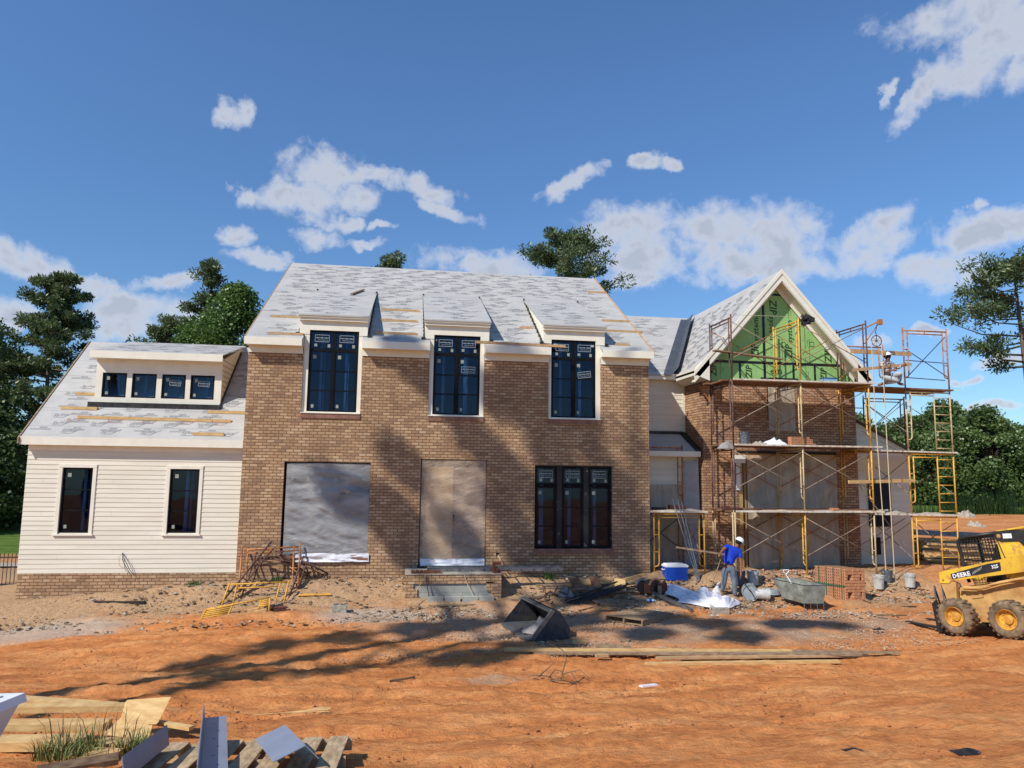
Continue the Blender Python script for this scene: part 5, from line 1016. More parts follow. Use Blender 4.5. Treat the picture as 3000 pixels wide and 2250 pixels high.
pile=[((8.8,-1.02),(10.9,-.86),.05,.14,.03,'galv','long grey metal stud lying under the board pile'),((7.9,-.60),(9.6,-.58),.03,.10,.04,'wood2','greenish board lying near the wall left of the board pile'),((7.95,-.72),(9.4,-.68),.03,.10,.04,'wood2','second greenish board lying near the wall left of the board pile'),((9.2,-.62),(11.1,-.45),.05,.12,.04,'wood','pale board lying along the wall behind the saws'),((9.6,-.85),(11.2,-.55),.12,.1,.04,'wood2','brown board leaning over the right part of the board pile'),((10.0,-.7),(11.0,-.38),.16,.06,.03,'wood','thin pale stick pointing up right behind the saws'),((7.1,-1.30),(8.5,-.98),.03,.12,.05,'wood2','brown board left of the board pile behind the black bucket'),((7.0,-1.62),(8.0,-1.40),.02,.05,.04,'wood2','short brown stick behind the black bucket'),((9.0,-2.3),(9.9,-1.9),.02,.05,.03,'wood2','rough stick lying in front of the small pallet'),((8.7,-2.2),(9.3,-1.8),.02,.05,.03,'chips','dark broken stick left of the small pallet'),((9.1,-2.35),(9.75,-2.2),.03,.06,.03,'chips','dark broken stick before the small pallet'),((8.75,-1.0),(10.2,-.95),.18,.13,.03,'galv','flat silver metal channel across the board pile')]
for a,b,dz,w,h,m_,lb_ in pile: board('loose_board',lb_,'board',Gp(a[0],a[1],dz),Gp(b[0],b[1],dz),w,h,m_)
for (x,y,w,l,a,m_,lb_) in ((8.95,-.85,.32,.42,.3,'planks','square brown board tilted up on the left of the pile'),(9.5,-.82,.28,.30,.1,'planks','square brown board tilted up right of the other one'),(10.15,-.9,.3,.25,-.2,'wood','pale square offcut on the board pile')):
    mb=MB(); mb.obox((x,y,gz(x,y)+.22),(w/2*math.cos(a),w/2*math.sin(a),-.02),(-l/2*math.sin(a)*.8,l/2*math.cos(a)*.8,.12),(0,-.006,.02)); tag(mb.build('square_board',M[m_]),lb_,'board')
for k in range(16):
    x=8.25+random.uniform(-.35,.5); y=-1.35+random.uniform(-.35,.3); a=random.uniform(0,3.1); l=random.uniform(.1,.2); z=gz(x,y)+.03+random.uniform(0,.12); mb=MB(); up_=random.uniform(-.05,.2); mb.tube([(x-l*math.cos(a),y-l*math.sin(a),z),(x+l*math.cos(a)*.4,y+l*math.sin(a)*.4,z+up_)],.018,6); tag(mb.build('short_pipe',M['brown_tube']),'short rusty tube piece in the scrap heap left of the dark pipe bundle','tube','short rusty tube pieces in the scrap heap')
mound('rag_bag','torn cream bag lying at the left end of the board pile','bag',8.62,-1.0,gz(8.6,-1.0),.25,.2,.25,'cloth',41)
# cut-off saws
for k,(x,y,a,m_,lb_) in enumerate(((10.74,-.95,.15,'galv','cut off saw with a round grey blade guard beside the main wall corner'),(11.13,-.93,-.5,'redbrick','rusty red cut off saw standing right of the grey bladed one'))):
    t=thing('cut_off_saw',lb_,'saw',(x,y,gz(x,y))); z=gz(x,y); mb=MB(); ax=Vector((math.cos(a)*.3,-1,0.1)).normalized()
    mb.lathe((x,y,z+.19),[(0,-.012),(.165,-.012),(.17,0),(.165,.012),(0,.012)],20,axis=ax); mb.build('blade',M['darksteel'],t)
    mb=MB(); u_=Vector((1,.3,0)).normalized(); pts=[Vector((x,y,z+.19))+u_*.19*math.cos(q)+Vector((0,0,.19*math.sin(q))) for q in np.linspace(.2,3.0,10)]; mb.tube(pts,.035,6); mb.build('blade_guard',M[m_],t)
    mb=MB(); mb.obox((x+.2,y+.05,z+.14),(.13,.02,0),(0,.09,0),(0,0,.12)); mb.build('engine',M['redbrick_dark'],t)
    mb=MB(); mb.tube([Vector((x+.2+.11*math.cos(q),y+.03,z+.24+.13*math.sin(q))) for q in np.linspace(0,3.14,8)],.014); mb.build('handle',M['darksteel'],t)
# steel beams and posts on the ground
board('steel_post','square grey steel post lying diagonally left of the white sheet','post',Gp(11.05,-1.0,.06),Gp(11.55,-2.45,.06),.08,.08,'galv')
board('wood_post','short upright wood stub at the far end of the grey steel post','post',Gp(11.22,-1.02,0),(11.22,-1.02,gz(11.22,-1.02)+.24),.09,.07,'wood2')
board('steel_angle','white splashed steel post stub with its base plate in front of the white sheet','post',Gp(12.25,-1.85,.06),Gp(12.12,-2.5,.10),.06,.05,'bucket')
mb=MB(); x,y=12.25,-2.62; mb.box((x-.22,y-.06,gz(x,y)-.01),(x+.18,y+.07,gz(x,y)+.16)); tag(mb.build('concrete_block',M['mortar']),'broken concrete block at the end of the steel post stub before the white sheet','block')
# white sheet
mb=MB(); nx,ny=80,52; vs=[];fs=[]
for i in range(nx+1):
    for j in range(ny+1):
        u,v=i/nx,j/ny; x=11.50+u*1.60+.12*math.sin(v*7); y=-1.95+v*1.35-.38*math.sin(u*3.1)+.55*(1-u)*.7*(1-v)+.1*math.sin(u*8); w=max(0,min(u,1-u,v,1-v))**.5
        vs.append((x,y,gz(x,y)+.03+w*(.17+.45*float(vn(np.array(u*5.1+2),np.array(v*4.7)))+.3*float(vn(np.array(u*13),np.array(v*11)))+.14*abs(float(vn(np.array(u*27),np.array(v*19))))) + (.12*math.exp(-((u-.55)**2+(v-.8)**2)/.03))))
for i in range(nx):
    for j in range(ny): a=i*(ny+1)+j; fs.append((a,a+ny+1,a+ny+2,a+1))
mb.add(vs,fs); tag(mb.build('white_sheet',M['sheet_white'],smooth=True,fix=False),'crumpled white plastic sheet on the ground left of the worker in blue','sheet')
for x,y,lb_ in ((11.95,-1.75,'crushed clear plastic bottle before the left half of the white sheet'),(10.7,-1.45,'clear plastic bottle with a blue label lying before the saws')):
    t=thing('water_bottle',lb_,'bottle',(x,y,gz(x,y))); z=gz(x,y)+.04; mb=MB(); mb.lathe((x,y,z),[(0,0),(.033,.005),(.035,.07),(.03,.08)],10,axis=(1,-.3,0)); mb.lathe((x,y,z),[(.033,.14),(.034,.19),(.012,.22),(.012,.24),(0,.24)],10,axis=(1,-.3,0)); mb.build('body',M['lightblue'],t); mb=MB(); mb.lathe((x,y,z),[(.0355,.075),(.0355,.14)],10,axis=(1,-.3,0)); mb.build('label_band',M['blue_plastic'],t)
mb=MB(); mb.lathe((12.33,-1.72,gz(12.3,-1.7)+.0),[(0,0),(.06,0),(.06,.09),(0,.09)],14); tag(mb.build('tape_roll',M['wood']),'small tan roll standing before the white sheet','roll')
# long boards in the foreground right
LB=[((6.35,-5.80),(11.9,-6.55),.05,.13,.045,'wood','pale long board on top, leftmost end of the long board row'),((6.9,-5.95),(12.2,-6.75),.02,.14,.045,'wood2','long board half hidden under the pale top board'),((9.2,-6.85),(13.2,-7.05),.03,.10,.045,'planks','brown long board lying forward at the right of the row'),((8.7,-7.3),(12.3,-7.5),.03,.10,.05,'wood','yellow long board nearest the camera in the row'),((10.8,-6.35),(13.9,-6.95),.05,.08,.04,'wood2','grey long board reaching furthest right in the row'),((9.0,-7.0),(12.6,-7.2),.07,.09,.04,'wood_orange','orange long board resting on the others of the row'),((10.3,-6.9),(12.9,-7.25),.10,.12,.04,'wood2','weathered board on top of the right part of the row')]
for a,b,dz,w,h,m_,lb_ in LB: board('long_board',lb_,'board',Gp(a[0],a[1],dz+.02),Gp(b[0],b[1],dz+.02),w,h,m_)
for (x,y,l,a,m_,lb_) in ((8.0,-5.15,.3,.1,'wood','short yellow block lying between the black bucket and the long boards'),(9.0,-5.05,.2,-.4,'wood2','small triangular wood scrap right of the short yellow block'),(8.15,-6.35,.25,0,'wood_orange','small orange wood scrap under the long boards'),(8.6,-5.55,.7,-.35,'wood2','thin tapering board touching the long boards from behind')):
    board('wood_scrap',lb_,'wood',Gp(x-l/2*math.cos(a),y-l/2*math.sin(a),.03),Gp(x+l/2*math.cos(a),y+l/2*math.sin(a),.03),.09,.05,m_)
# dead branch
db=thing('dead_branch','bare dead branch lying on the orange dirt in the foreground','branch',(6.9,-8.3,-.45))
for pts in ([(6.5,-7.9,-.42),(6.75,-8.15,-.38),(6.95,-8.35,-.43),(7.3,-8.35,-.43)],[(6.9,-8.3,-.43),(7.0,-8.3,-.30),(7.25,-8.3,-.25),(7.45,-8.4,-.42)],[(6.95,-8.3,-.33),(7.05,-8.2,-.1),(7.0,-8.1,.02),(6.8,-8.05,.1)],[(6.75,-8.2,-.40),(6.85,-8.25,-.25),(6.98,-8.28,-.28)],[(7.1,-8.3,-.28),(7.18,-8.4,-.40),(7.0,-8.5,-.42)],[(6.7,-8.3,-.42),(6.9,-8.45,-.36),(7.15,-8.45,-.42)],[(6.6,-8.1,-.40),(6.8,-8.0,-.28),(6.9,-7.95,-.22)]):
    mb=MB(); mb.tube([(p[0],p[1],p[2]+.0) for p in pts],[.012,.010,.007,.003][:len(pts)],5); mb.build('twig',M['chips'],db)
mb=MB(); mb.obox(Gp(8.25,-8.75,.02),(.14,.03,0),(-.02,.03,0),(0,0,.012)); tag(mb.build('paper_scrap',M['white_plastic']),'small white scrap of paper on the dirt right of the dead branch','paper')
for x,y,lb_ in ((8.69,-13.4,'dark flat rubber scrap at the bottom edge, left of two'),(9.75,-13.6,'dark flat rubber scrap at the bottom edge, right of two'),(15.25,-4.42,'small dark bark lump on the dirt left of the loader')):
    mound('dark_scrap',lb_,'scrap',x,y,gz(x,y),.14,.07,.05,'darksteel',x,n=8)
# ================================================================== foreground left: lumber, grass, pallets, angles, box
for k,(a,b,w,h,m_,lb_) in enumerate([((-.9,-10.15,.14),(1.02,-10.62,.10),.16,.06,'wood','pale lumber plank furthest back in the foreground lumber stack'),((-1.2,-10.95,.24),(1.40,-10.93,.18),.13,.07,'wood','white ended thick plank on top of the foreground lumber stack'),((-1.0,-11.05,.10),(1.2,-11.3,.12),.2,.07,'wood','plank in the middle of the foreground lumber stack'),((-1.0,-11.5,.06),(1.15,-11.75,.10),.24,.09,'wood','wide plank at the bottom front of the foreground lumber stack'),((1.35,-11.0,.08),(2.12,-11.45,.10),.07,.04,'wood','thin yellow lath sticking out right of the foreground lumber stack'),((1.30,-11.75,.06),(1.72,-11.80,.06),.2,.10,'wood','short yellow block in front of the foreground lumber stack')]):
    board('lumber_plank',lb_,'plank',a,b,w,h,m_)
mb=MB(); mb.prism([(1.25,-10.95,.25),(1.75,-11.05,.30),(1.72,-11.35,.12),(1.30,-11.25,.10)],(.02,0,.02)); mb.prism([(1.3,-11.0,.12),(1.65,-11.2,.16),(1.7,-11.5,.0),(1.2,-11.4,.05)],(0,.02,.03)); tag(mb.build('cardboard_scrap',M['wood']),'torn yellow cardboard flap over the right end of the lumber stack','cardboard')
mb=MB(); mb.prism([(1.30,-12.35,.05),(1.62,-12.30,.05),(1.66,-12.1,.06),(1.36,-12.05,.06)],(0,0,.09)); tag(mb.build('wood_block',M['wood']),'small chamfered wood block on the dirt below the grass tuft','wood')
def tuft(name,label,x,y,n,h,rad,seed,mat='grassm',group=None):
    rr=random.Random(seed); mb=MB(); z=gz(x,y)
    for k in range(n):
        a=rr.uniform(0,6.28); d=rad*rr.random()**.6; bx,by=x+d*math.cos(a),y+d*math.sin(a); hh=h*rr.uniform(.4,1); b=rr.uniform(0,6.28); l=hh*rr.uniform(.2,.8); w=.0045*rr.uniform(.7,1.5)
        p0=Vector((bx,by,z-.01)); p1=p0+Vector((l*.4*math.cos(b),l*.4*math.sin(b),hh*.7)); p2=p0+Vector((l*math.cos(b),l*math.sin(b),hh)); s=Vector((-math.sin(b),math.cos(b),0))*w
        mb.add([p0-s,p0+s,p1+s*.8,p1-s*.8,p2],[(0,1,2,3),(3,2,4)])
    return tag(mb.build(name,M[mat],fix=False),label,'grass',group)
M['grassm']=simple('wild_grass',lin(96,118,52,.8),lin(150,150,92,.8),9,.8); M['grassdry']=simple('seed_grass',lin(164,140,96,.85),lin(120,104,70,.8),9,.8); M['weed']=simple('green_weed',lin(84,116,50,.8),lin(60,92,40,.8),9,.8)
tuft('grass_tuft','largest green grass tuft beside the foreground lumber stack',1.15,-12.1,420,.26,.30,1)
tuft('grass_tuft','green grass tuft right of the largest one near the short yellow block',1.78,-12.0,300,.24,.22,2)
tuft('grass_tuft','thin dry seed grass rising in front of the lumber stack',1.3,-11.95,70,.50,.45,3,'grassdry')
tuft('weed_clump','green weed growing at the wall below the left siding window',-1.0,-.10,120,.15,.16,4,'weed'); tuft('weed_clump','green weed growing at the brick wall right of the stoop',8.35,-.25,160,.22,.2,5,'weed')
tuft('weed_clump','small green weed behind the yellow scaffold frames',1.1,-.3,90,.14,.14,6,'weed')
mb=MB()
for k in range(14): a=random.uniform(-.6,.6); mb.tube([Gp(2.9+.06*k*.2,-10.05,.03),(3.25+.25*math.cos(a)-.1*k*.1,-10.0+.2*math.sin(a),gz(3.2,-10)+.05)],.004,4)
mb.tube([Gp(2.5,-10.1,.02),Gp(3.3,-10.0,.04)],.006,4); tag(mb.build('dry_stalk',M['wood']),'pale dry plant stalk lying on the dirt in the lower left','stalk')
pallet('foreground_pallet','large weathered pallet under the grey steel angles at the bottom left edge',(2.18,-13.95,.38),(.02,1,-.12),(1,.0,.0),1.35,1.72,7,'palletw',gap=.3,h=.14)
M['angle']=simple('grey_painted_angle',lin(150,160,180,.8),lin(138,148,168,.8),3,.45,.2,bumps=.05)
def angle(label,a,b,u,v,w1,w2):
    a,b,u,v=Vector(a),Vector(b),Vector(u).normalized(),Vector(v).normalized(); mb=MB(); d=b-a
    mb.prism([a,a+u*w1,a+u*w1+v*.008,a+v*.008],d); mb.prism([a+v*.0081,a+v*w2,a+v*w2+u*.008,a+v*.0081+u*.008],d); o=mb.build('steel_angle',M['angle']); tag(o,label,'steel angle')
    mb=MB(); nn=u.cross(v)
    for k in range(7): p=a+d*(.08+.13*k)+u*(w1*(.45+.2*(k%2)))+v*.0095; mb.obox(p,u*.012,d.normalized()*.003,v*.0006)
    mb.build('slot',M['dark'],o); return o
angle('longest grey steel angle lying on the foreground pallet, pointing away',(2.92,-14.25,.62),(2.42,-12.15,.42),(1,.22,0),(-.12,.0,1),.21,.15)
angle('small grey steel angle standing on its edge at the left of the foreground pallet',(2.36,-14.1,.62),(2.33,-12.95,.46),(-.7,0,-.5),(-.05,0,.3),.16,.18)
angle('short wide grey steel angle lying like a roof on the right boards of the pallet',(3.62,-13.75,.70),(3.33,-12.95,.60),(-.93,-.30,-.35),(.72,.05,-.72),.27,.16)
wb=thing('white_box','white plastic lidded box cut off by the lower left picture edge','box',(1.3,-13.6,.8))
mb=MB(); mb.prism([(.35,-13.28,1.04),(1.24,-13.28,1.04),(1.26,-13.27,.97),(.35,-13.27,.97)],(-.35,-1.4,-.0)); mb.build('lid',M['white_plastic'],wb)
mb=MB(); mb.prism([(.35,-13.31,.969),(1.22,-13.31,.969),(1.00,-13.31,.5),(.35,-13.31,.5)],(-.34,-1.3,0)); mb.build('body',M['white_plastic'],wb)
mb=MB(); mb.tube([(1.12,-13.38,1.046),(.95,-13.7,1.046),(.8,-14.3,1.046)],.006,4); mb.tube([(1.05,-13.38,1.046),(.6,-13.4,1.046)],.006,4); mb.build('lid_ridge',M['bucket'],wb)
mb=MB(); mb.box((.2,-13.95,.14),(1.0,-13.3,.49)); tag(mb.build('crate',M['planks']),'dark brown wooden crate under the white box','crate')
mb=MB(); mb.bar((1.15,-12.75,.2),(1.75,-12.5,.2),.2,.05); tag(mb.build('dark_log',M['chips']),'dark charred board at the bottom edge under the grass','board')
# ================================================================== SKID STEER LOADER
def loader():
    T=thing('skid_steer_loader','muddy yellow skid steer loader with pallet forks at the right edge','loader')
    M['ly']=simple('loader_yellow',lin(236,196,62,.95),lin(206,160,58,.9),2.2,.4,bumps=.1,spots=(lin(196,140,86,.9),4,.52))
    M['ldirt']=simple('dusty_loader_yellow',lin(220,176,108,.9),lin(178,128,76,.88),3,.7,bumps=.3)
    M['lblack']=simple('loader_black',(.02,.02,.022,1),(.035,.034,.033,1),6,.4)
    M['tyre']=simple('dusty_tyre',lin(160,136,106,.8),lin(100,82,64,.75),7,.9,bumps=.5)
    M['rimy']=simple('yellow_rim',lin(226,176,70,.9),lin(190,128,60,.9),6,.5,spots=(lin(110,62,36),9,.6))
    def P(x,y,z): return (x,y,z)
    mb=MB(); mb.prism([(-1.55,-.5,.3),(.72,-.5,.26),(.8,-.5,.5),(.66,-.5,.98),(-.1,-.5,1.1),(-1.55,-.5,1.15)],(0,1.0,0)); mb.build('chassis',M['ldirt'],T)
    mb=MB(); mb.prism([(-1.6,-.45,1.151),(-.55,-.45,1.12),(-.62,-.45,1.9),(-1.6,-.45,1.75)],(0,.9,0)); mb.build('engine_cover',M['ly'],T)
    for x in (.55,-.55):
        for s in (1,-1):
            w=MB(); R_=.39; y0=s*.62; y1=s*.90; sg=s
            prof=[(.21,.02),(.235,.0),(.29,-.012),(.345,.004),(.372,.03),(.378,.14),(.372,.25),(.345,.276),(.26,.28),(.21,.26)]
            w.lathe((x,s*.90,.39),[(r_,h_) for r_,h_ in prof],30,axis=(0,-s,0)); wh=w.build('wheel',M['tyre'],T,smooth=True)
            tr=MB()
            for k in range(20):
                a=2*math.pi*k/20
                for h0,h1,da in ((.008,.125,0),(.155,.27,.16)):
                    a0=a+da
                    def q(r_,h_,aa): return (x+r_*math.cos(aa),s*.90-s*h_,.39+r_*math.sin(aa))
                    for_=[q(.366,h0,a0-.085),q(.366,h0,a0+.055),q(.366,h1,a0+.095),q(.366,h1,a0-.055)]; top=[q(.395,h0+.004,a0-.07),q(.395,h0+.004,a0+.045),q(.397,h1,a0+.08),q(.397,h1,a0-.04)]
                    tr.add(for_+top,[(4,5,6,7),(0,1,5,4),(1,2,6,5),(2,3,7,6),(3,0,4,7)])
            tr.build('tread_block',M['tyre'],wh)
            rm=MB(); rm.lathe((x,s*.90,.39),[(.212,.01),(.205,.0),(.195,.03),(.185,.10),(.10,.11),(.09,.07),(.05,.06),(0,.06)],26,axis=(0,-s,0)); rm.build('rim',M['rimy'],wh,smooth=False)
            bo_=MB()
            for k in range(8): a=k*math.pi/4; bo_.lathe((x+.14*math.cos(a),s*.79,.39+.14*math.sin(a)),[(0,.025),(.013,.025),(.013,0)],6,axis=(0,s,0))
            bo_.build('wheel_bolt',M['rimy'],wh)
    for s in (1,-1):
        y=.56*s; t=.13*s
        mb=MB(); mb.prism([(.86,y,1.10),(.84,y,1.33),(.70,y,1.37),(-.80,y,1.66),(-1.75,y,1.80),(-1.75,y,1.48),(-.80,y,1.33),(.58,y,1.15),(.66,y,1.09)],(0,t,0)); ar=mb.build('lift_arm',M['ly'],T)
        mb=MB(); mb.prism([(.85,y+.02*s,1.098),(.66,y+.02*s,1.088),(.58,y+.02*s,1.14),(.50,y+.02*s,1.12),(.56,y+.02*s,.70),(.76,y+.02*s,.62),(.80,y+.02*s,.88)],(0,t*.7,0)); mb.build('arm_knee',M['ldirt'],ar)
        mb=MB(); mb.lathe((.77,y+t+.001*s,1.17),[(0,.02),(.022,.02),(.03,.0)],12,axis=(0,s,0)); mb.build('pivot_pin',M['ldirt'],ar)
        if s>0:
            yy=y+t+.004; dx=Vector((-1,0,.178)).normalized(); up=Vector((.178,0,1)).normalized(); o=Vector((.56,yy,1.185))
            mb=MB(); mb.prism([o,o+dx*1.10+up*.0,o+dx*1.14+up*.17,o+dx*.9+up*.185,o+up*.115],(0,.003,0)); dcl=mb.build('decal',M['lblack'],ar)
            mb=MB(); text_mb(mb,'DEERE',.125,o+dx*.03+up*.015+Vector((0,.005,0)),dx*1.15,up,bold=.03); text_mb(mb,'325',.10,o+dx*.93+up*.07+Vector((0,.005,0)),dx,up,bold=.03)
            for k in range(7): q=o+dx*(.48+.035*k)+up*(.02+.012*k)+Vector((0,.005,0)); mb.quad(q,q+dx*.006,q+dx*(.046)+up*.06,q+dx*.04+up*.06)
            mb.build('lettering',M['white_plastic'],dcl,fix=False)
    mb=MB(); mb.tube([(.40,.60,.99),(.0,.62,1.0),(-.4,.62,1.12),(-1.2,.62,1.28)],.035,8); mb.tube([(.42,.55,1.02),(.1,.6,1.02),(-.25,.66,1.08),(-.8,.66,1.2),(-1.3,.66,1.22)],.014,6); mb.build('hydraulic_line',M['ldirt'],T)
    mb=MB(); mb.box((.50,.50,.93),(.1,.62,.945)); mb.prism([(.5,.505,.945),(.46,.505,.72),(.40,.505,.72),(.44,.505,.945)],(0,.02,0)); mb.prism([(.3,.505,.93),(.3,.505,.76),(.05,.505,.80),(.05,.505,.94)],(0,.015,0)); mb.build('step_bracket',M['ldirt'],T)
    def shift(m): m.v=[(a-.24,b,c) for a,b,c in m.v]; return m
    # cab
    mb=MB()
    for s in (1,-1):
        y=.40*s; mb.tube([(.60,y,1.1),(.66,y,1.55),(.70,y,1.96),(.64,y,2.07),(.42,y,2.11),(-.14,y,2.16)],.038,8); mb.tube([(-.14,y,2.16),(-.30,y,1.5),(-.34,y,1.15)],.035,8)
    for x,z in ((.70,1.98),(.3,2.13),(-.14,2.16)): mb.tube([(x,-.40,z),(x,.40,z)],.035,8)
    cabf=shift(mb).build('cab_frame',M['lblack'],T,smooth=True)
    for s in (1,-1):
        y=.40*s; mb=MB()
        for k in range(15):
            x=.64-.065*k; mb.tube([(x-.02,y,1.25),(x+.04 if x<.6 else x,y,2.10)],.008,4,cap=False)
        for k in range(13):
            z=1.30+.065*k; mb.tube([(.68,y,z-.02),(-.28,y,z+.03)],.008,4,cap=False)
        shift(mb).build('mesh_screen',M['lblack'],cabf)
    mb=MB(); mb.prism([(.72,-.42,2.02),(.6,-.42,2.13),(-.2,-.42,2.2),(-.2,-.42,2.17),(.6,-.42,2.10),(.7,-.42,1.99)],(0,.84,0)); shift(mb).build('cab_roof',M['lblack'],cabf)
    mb=MB(); mb.prism([(-.46,-.43,1.2),(-1.05,-.43,1.3),(-1.05,-.43,1.9),(-.95,-.43,2.0),(-.40,-.43,2.02)],(0,.86,0)); mb.build('cab_side',M['ly'],T)
    mb=MB(); mb.prism([(-.40,.36,2.02),(-.52,.36,1.97),(-.86,.36,1.97),(-1.15,.36,1.6),(-1.6,.36,1.55),(-1.6,.36,2.22),(-.40,.36,2.19)],(0,.09,0)); rb=mb.build('rear_guard',M['lblack'],T)
    mb=MB(); mb.box((-.56,.452,2.04),(-.74,.455,2.14)); mb.build('label_plate',M['white_plastic'],rb); mb=MB(); mb.lathe((-.47,.452,2.09),[(0,.01),(.03,.01),(.045,0)],12,axis=(0,1,0)); mb.build('pivot_pin',M['ldirt'],rb)
    mb=MB(); mb.prism([(-.42,-.42,2.21),(-1.6,-.42,2.36),(-1.6,-.42,2.28),(-.42,-.42,2.195)],(0,.84,0)); mb.build('roof_panel',M['ly'],T)
    mb=MB(); mb.prism([(.35,-.2,1.1),(.05,-.2,1.1),(-.05,-.2,1.9),(.0,-.2,1.92)],(0,.4,0)); shift(mb).build('seat',M['lblack'],T)
    # fork carriage
    mb=MB()
    for y in (-.62,.62): mb.prism([(1.0,y-.02,.02),(1.14,y-.02,.02),(1.17,y-.02,.62),(1.06,y-.02,.72),(.98,y-.02,.5)],(0,.04,0))
    mb.box((1.0,-.62,.06),(1.04,.62,.30)); mb.box((1.06,-.62,.52),(1.10,.62,.58)); mb.box((1.06,-.62,.36),(1.10,.62,.40))
    for y in (-.5,-.2,.2,.5): mb.bar((1.09,y-.05,.6),(1.13,y,1.02),.03,.03); mb.bar((1.09,y+.08,.6),(1.13,y,1.02),.03,.03)
    mb.tube([(1.09,.62,.52),(.98,.60,.10)],.012); mb.build('fork_carriage',M['darksteel'],T)
    for y in (-.35,.45): mb=MB(); mb.prism([(1.14,y-.06,.04),(2.0,y-.06,.165),(2.0,y-.06,.18),(1.2,y-.06,.10),(1.14,y-.06,.09)],(0,.12,0)); mb.box((1.14,y-.06,.071),(1.18,y+.06,.60)); mb.build('fork',M['darksteel'],T)
    ang=math.atan2(.935,-.341); T.rotation_euler=(0,R(7.0),ang); T.rotation_mode='XYZ'
    T.location=(17.50,-5.57,-.47)
loader()
# ================================================================== PEOPLE
def skin(name,verts,edges,mat,parent,sub=2,root=0):
    me=bpy.data.meshes.new(name); bm=bmesh.new(); lay=bm.verts.layers.skin.verify(); vs=[]
    for p,r_ in verts:
        v=bm.verts.new(p); r2=r_ if isinstance(r_,tuple) else (r_,r_); v[lay].radius=r2; vs.append(v)
    vs[root][lay].use_root=True
    for a,b in edges: bm.edges.new((vs[a],vs[b]))
    bm.to_mesh(me); bm.free(); o=bpy.data.objects.new(name,me); COL.objects.link(o)
    o.modifiers.new('s','SKIN'); m=o.modifiers.new('d','SUBSURF'); m.levels=sub; m.render_levels=sub
    dg=bpy.context.evaluated_depsgraph_get(); nm=bpy.data.meshes.new_from_object(o.evaluated_get(dg)); bpy.data.objects.remove(o)
    nm.name=name; nm.materials.clear(); nm.materials.append(M[mat]); nm.polygons.foreach_set('use_smooth',[True]*len(nm.polygons)); o=bpy.data.objects.new(name,nm); COL.objects.link(o)
    if parent: o.parent=parent; o.matrix_parent_inverse=WM(parent).inverted()
    return o
def person(label,loc,J,cols,facing):
    """J: dict of joints in world coordinates"""
    P=thing('person',label,'person',loc); V=lambda k:Vector(J[k])
    names=['pelvis','waist','chest','neck','chin','crown','shL','elL','wrL','shR','elR','wrR','hipL','knL','anL','hipR','knR','anR']
    rad={'pelvis':(.125,.10),'waist':(.115,.09),'chest':(.14,.105),'neck':.055,'chin':.07,'crown':.085,'shL':.062,'elL':.042,'wrL':.028,'shR':.062,'elR':.042,'wrR':.028,'hipL':.088,'knL':.058,'anL':.042,'hipR':.088,'knR':.058,'anR':.042}
    ed=[('pelvis','waist'),('waist','chest'),('chest','neck'),('neck','chin'),('chin','crown'),('chest','shL'),('shL','elL'),('elL','wrL'),('chest','shR'),('shR','elR'),('elR','wrR'),('pelvis','hipL'),('hipL','knL'),('knL','anL'),('pelvis','hipR'),('hipR','knR'),('knR','anR')]
    verts=[(V(n),rad[n]) for n in names]; edges=[(names.index(a),names.index(b)) for a,b in ed]
    for s in ('L','R'):   # hand: palm and five fingers grown from the wrist
        w=V('wr'+s); d=(w-V('el'+s)).normalized(); g=Vector(J.get('grip'+s,(0,0,-1))).normalized(); sd=d.cross(g).normalized()
        iw=names.index('wr'+s); verts.append((w+d*.05,(.032,.020))); ip=len(verts)-1; edges.append((iw,ip))
        for k,(off,ln) in enumerate(((-.026,.075),(-.009,.085),(.009,.08),(.026,.065))):
            b=w+d*.085+sd*off; m1=b+d*ln*.35+g*.012; m2=m1+d*ln*.15+g*ln*.4
            i0=len(verts); verts+= [(b,.0105),(m1,.0095),(m2,.008)]; edges+=[(ip,i0),(i0,i0+1),(i0+1,i0+2)]
        b=w+d*.035-sd*.030+g*.01; m1=b+d*.03-sd*.018+g*.02; m2=m1+d*.025+g*.018; i0=len(verts); verts+=[(b,.012),(m1,.011),(m2,.009)]; edges+=[(ip,i0),(i0,i0+1),(i0+1,i0+2)]
    body=skin('body',verts,edges,cols['skin'],P,1)
    n=names.index
    mid=lambda a,b,t:V(a).lerp(V(b),t)
    sv=[(mid('pelvis','waist',.1),(.145,.12)),(V('waist'),(.14,.115)),(V('chest'),(.165,.135)),(mid('chest','neck',.75),.085),(V('shL'),.082),(mid('shL','elL',cols.get('sleeve',.55)),.066),(V('shR'),.082),(mid('shR','elR',cols.get('sleeve',.55)),.066)]
    if cols.get('sleeve',.5)>.9:
        sv+=[(mid('elL','wrL',.85),.045),(mid('elR','wrR',.85),.045)]; se=[(0,1),(1,2),(2,3),(2,4),(4,5),(2,6),(6,7),(5,8),(7,9)]
    else: se=[(0,1),(1,2),(2,3),(2,4),(4,5),(2,6),(6,7)]
    skin('shirt',sv,se,cols['shirt'],P,2,root=2)
    tv=[(V('pelvis')+(V('waist')-V('pelvis'))*.25,(.138,.112)),(V('hipL'),.104),(V('knL'),.076),(mid('knL','anL',.93),.062),(V('hipR'),.104),(V('knR'),.076),(mid('knR','anR',.93),.062),(V('pelvis'),(.14,.115))]
    skin('trousers',tv,[(0,7),(7,1),(1,2),(2,3),(7,4),(4,5),(5,6)],cols['trousers'],P,2,root=7)
    for s in ('L','R'):
        a=V('an'+s); f=Vector(J['toe'+s])-a; skin('boot',[(a+Vector((0,0,.04)),.058),(a+Vector((0,0,-.02)),.055),(a+f*.55+Vector((0,0,-.03)),(.05,.036)),(a+f+Vector((0,0,-.035)),(.042,.028))],[(0,1),(1,2),(2,3)],cols['boots'],P,2)
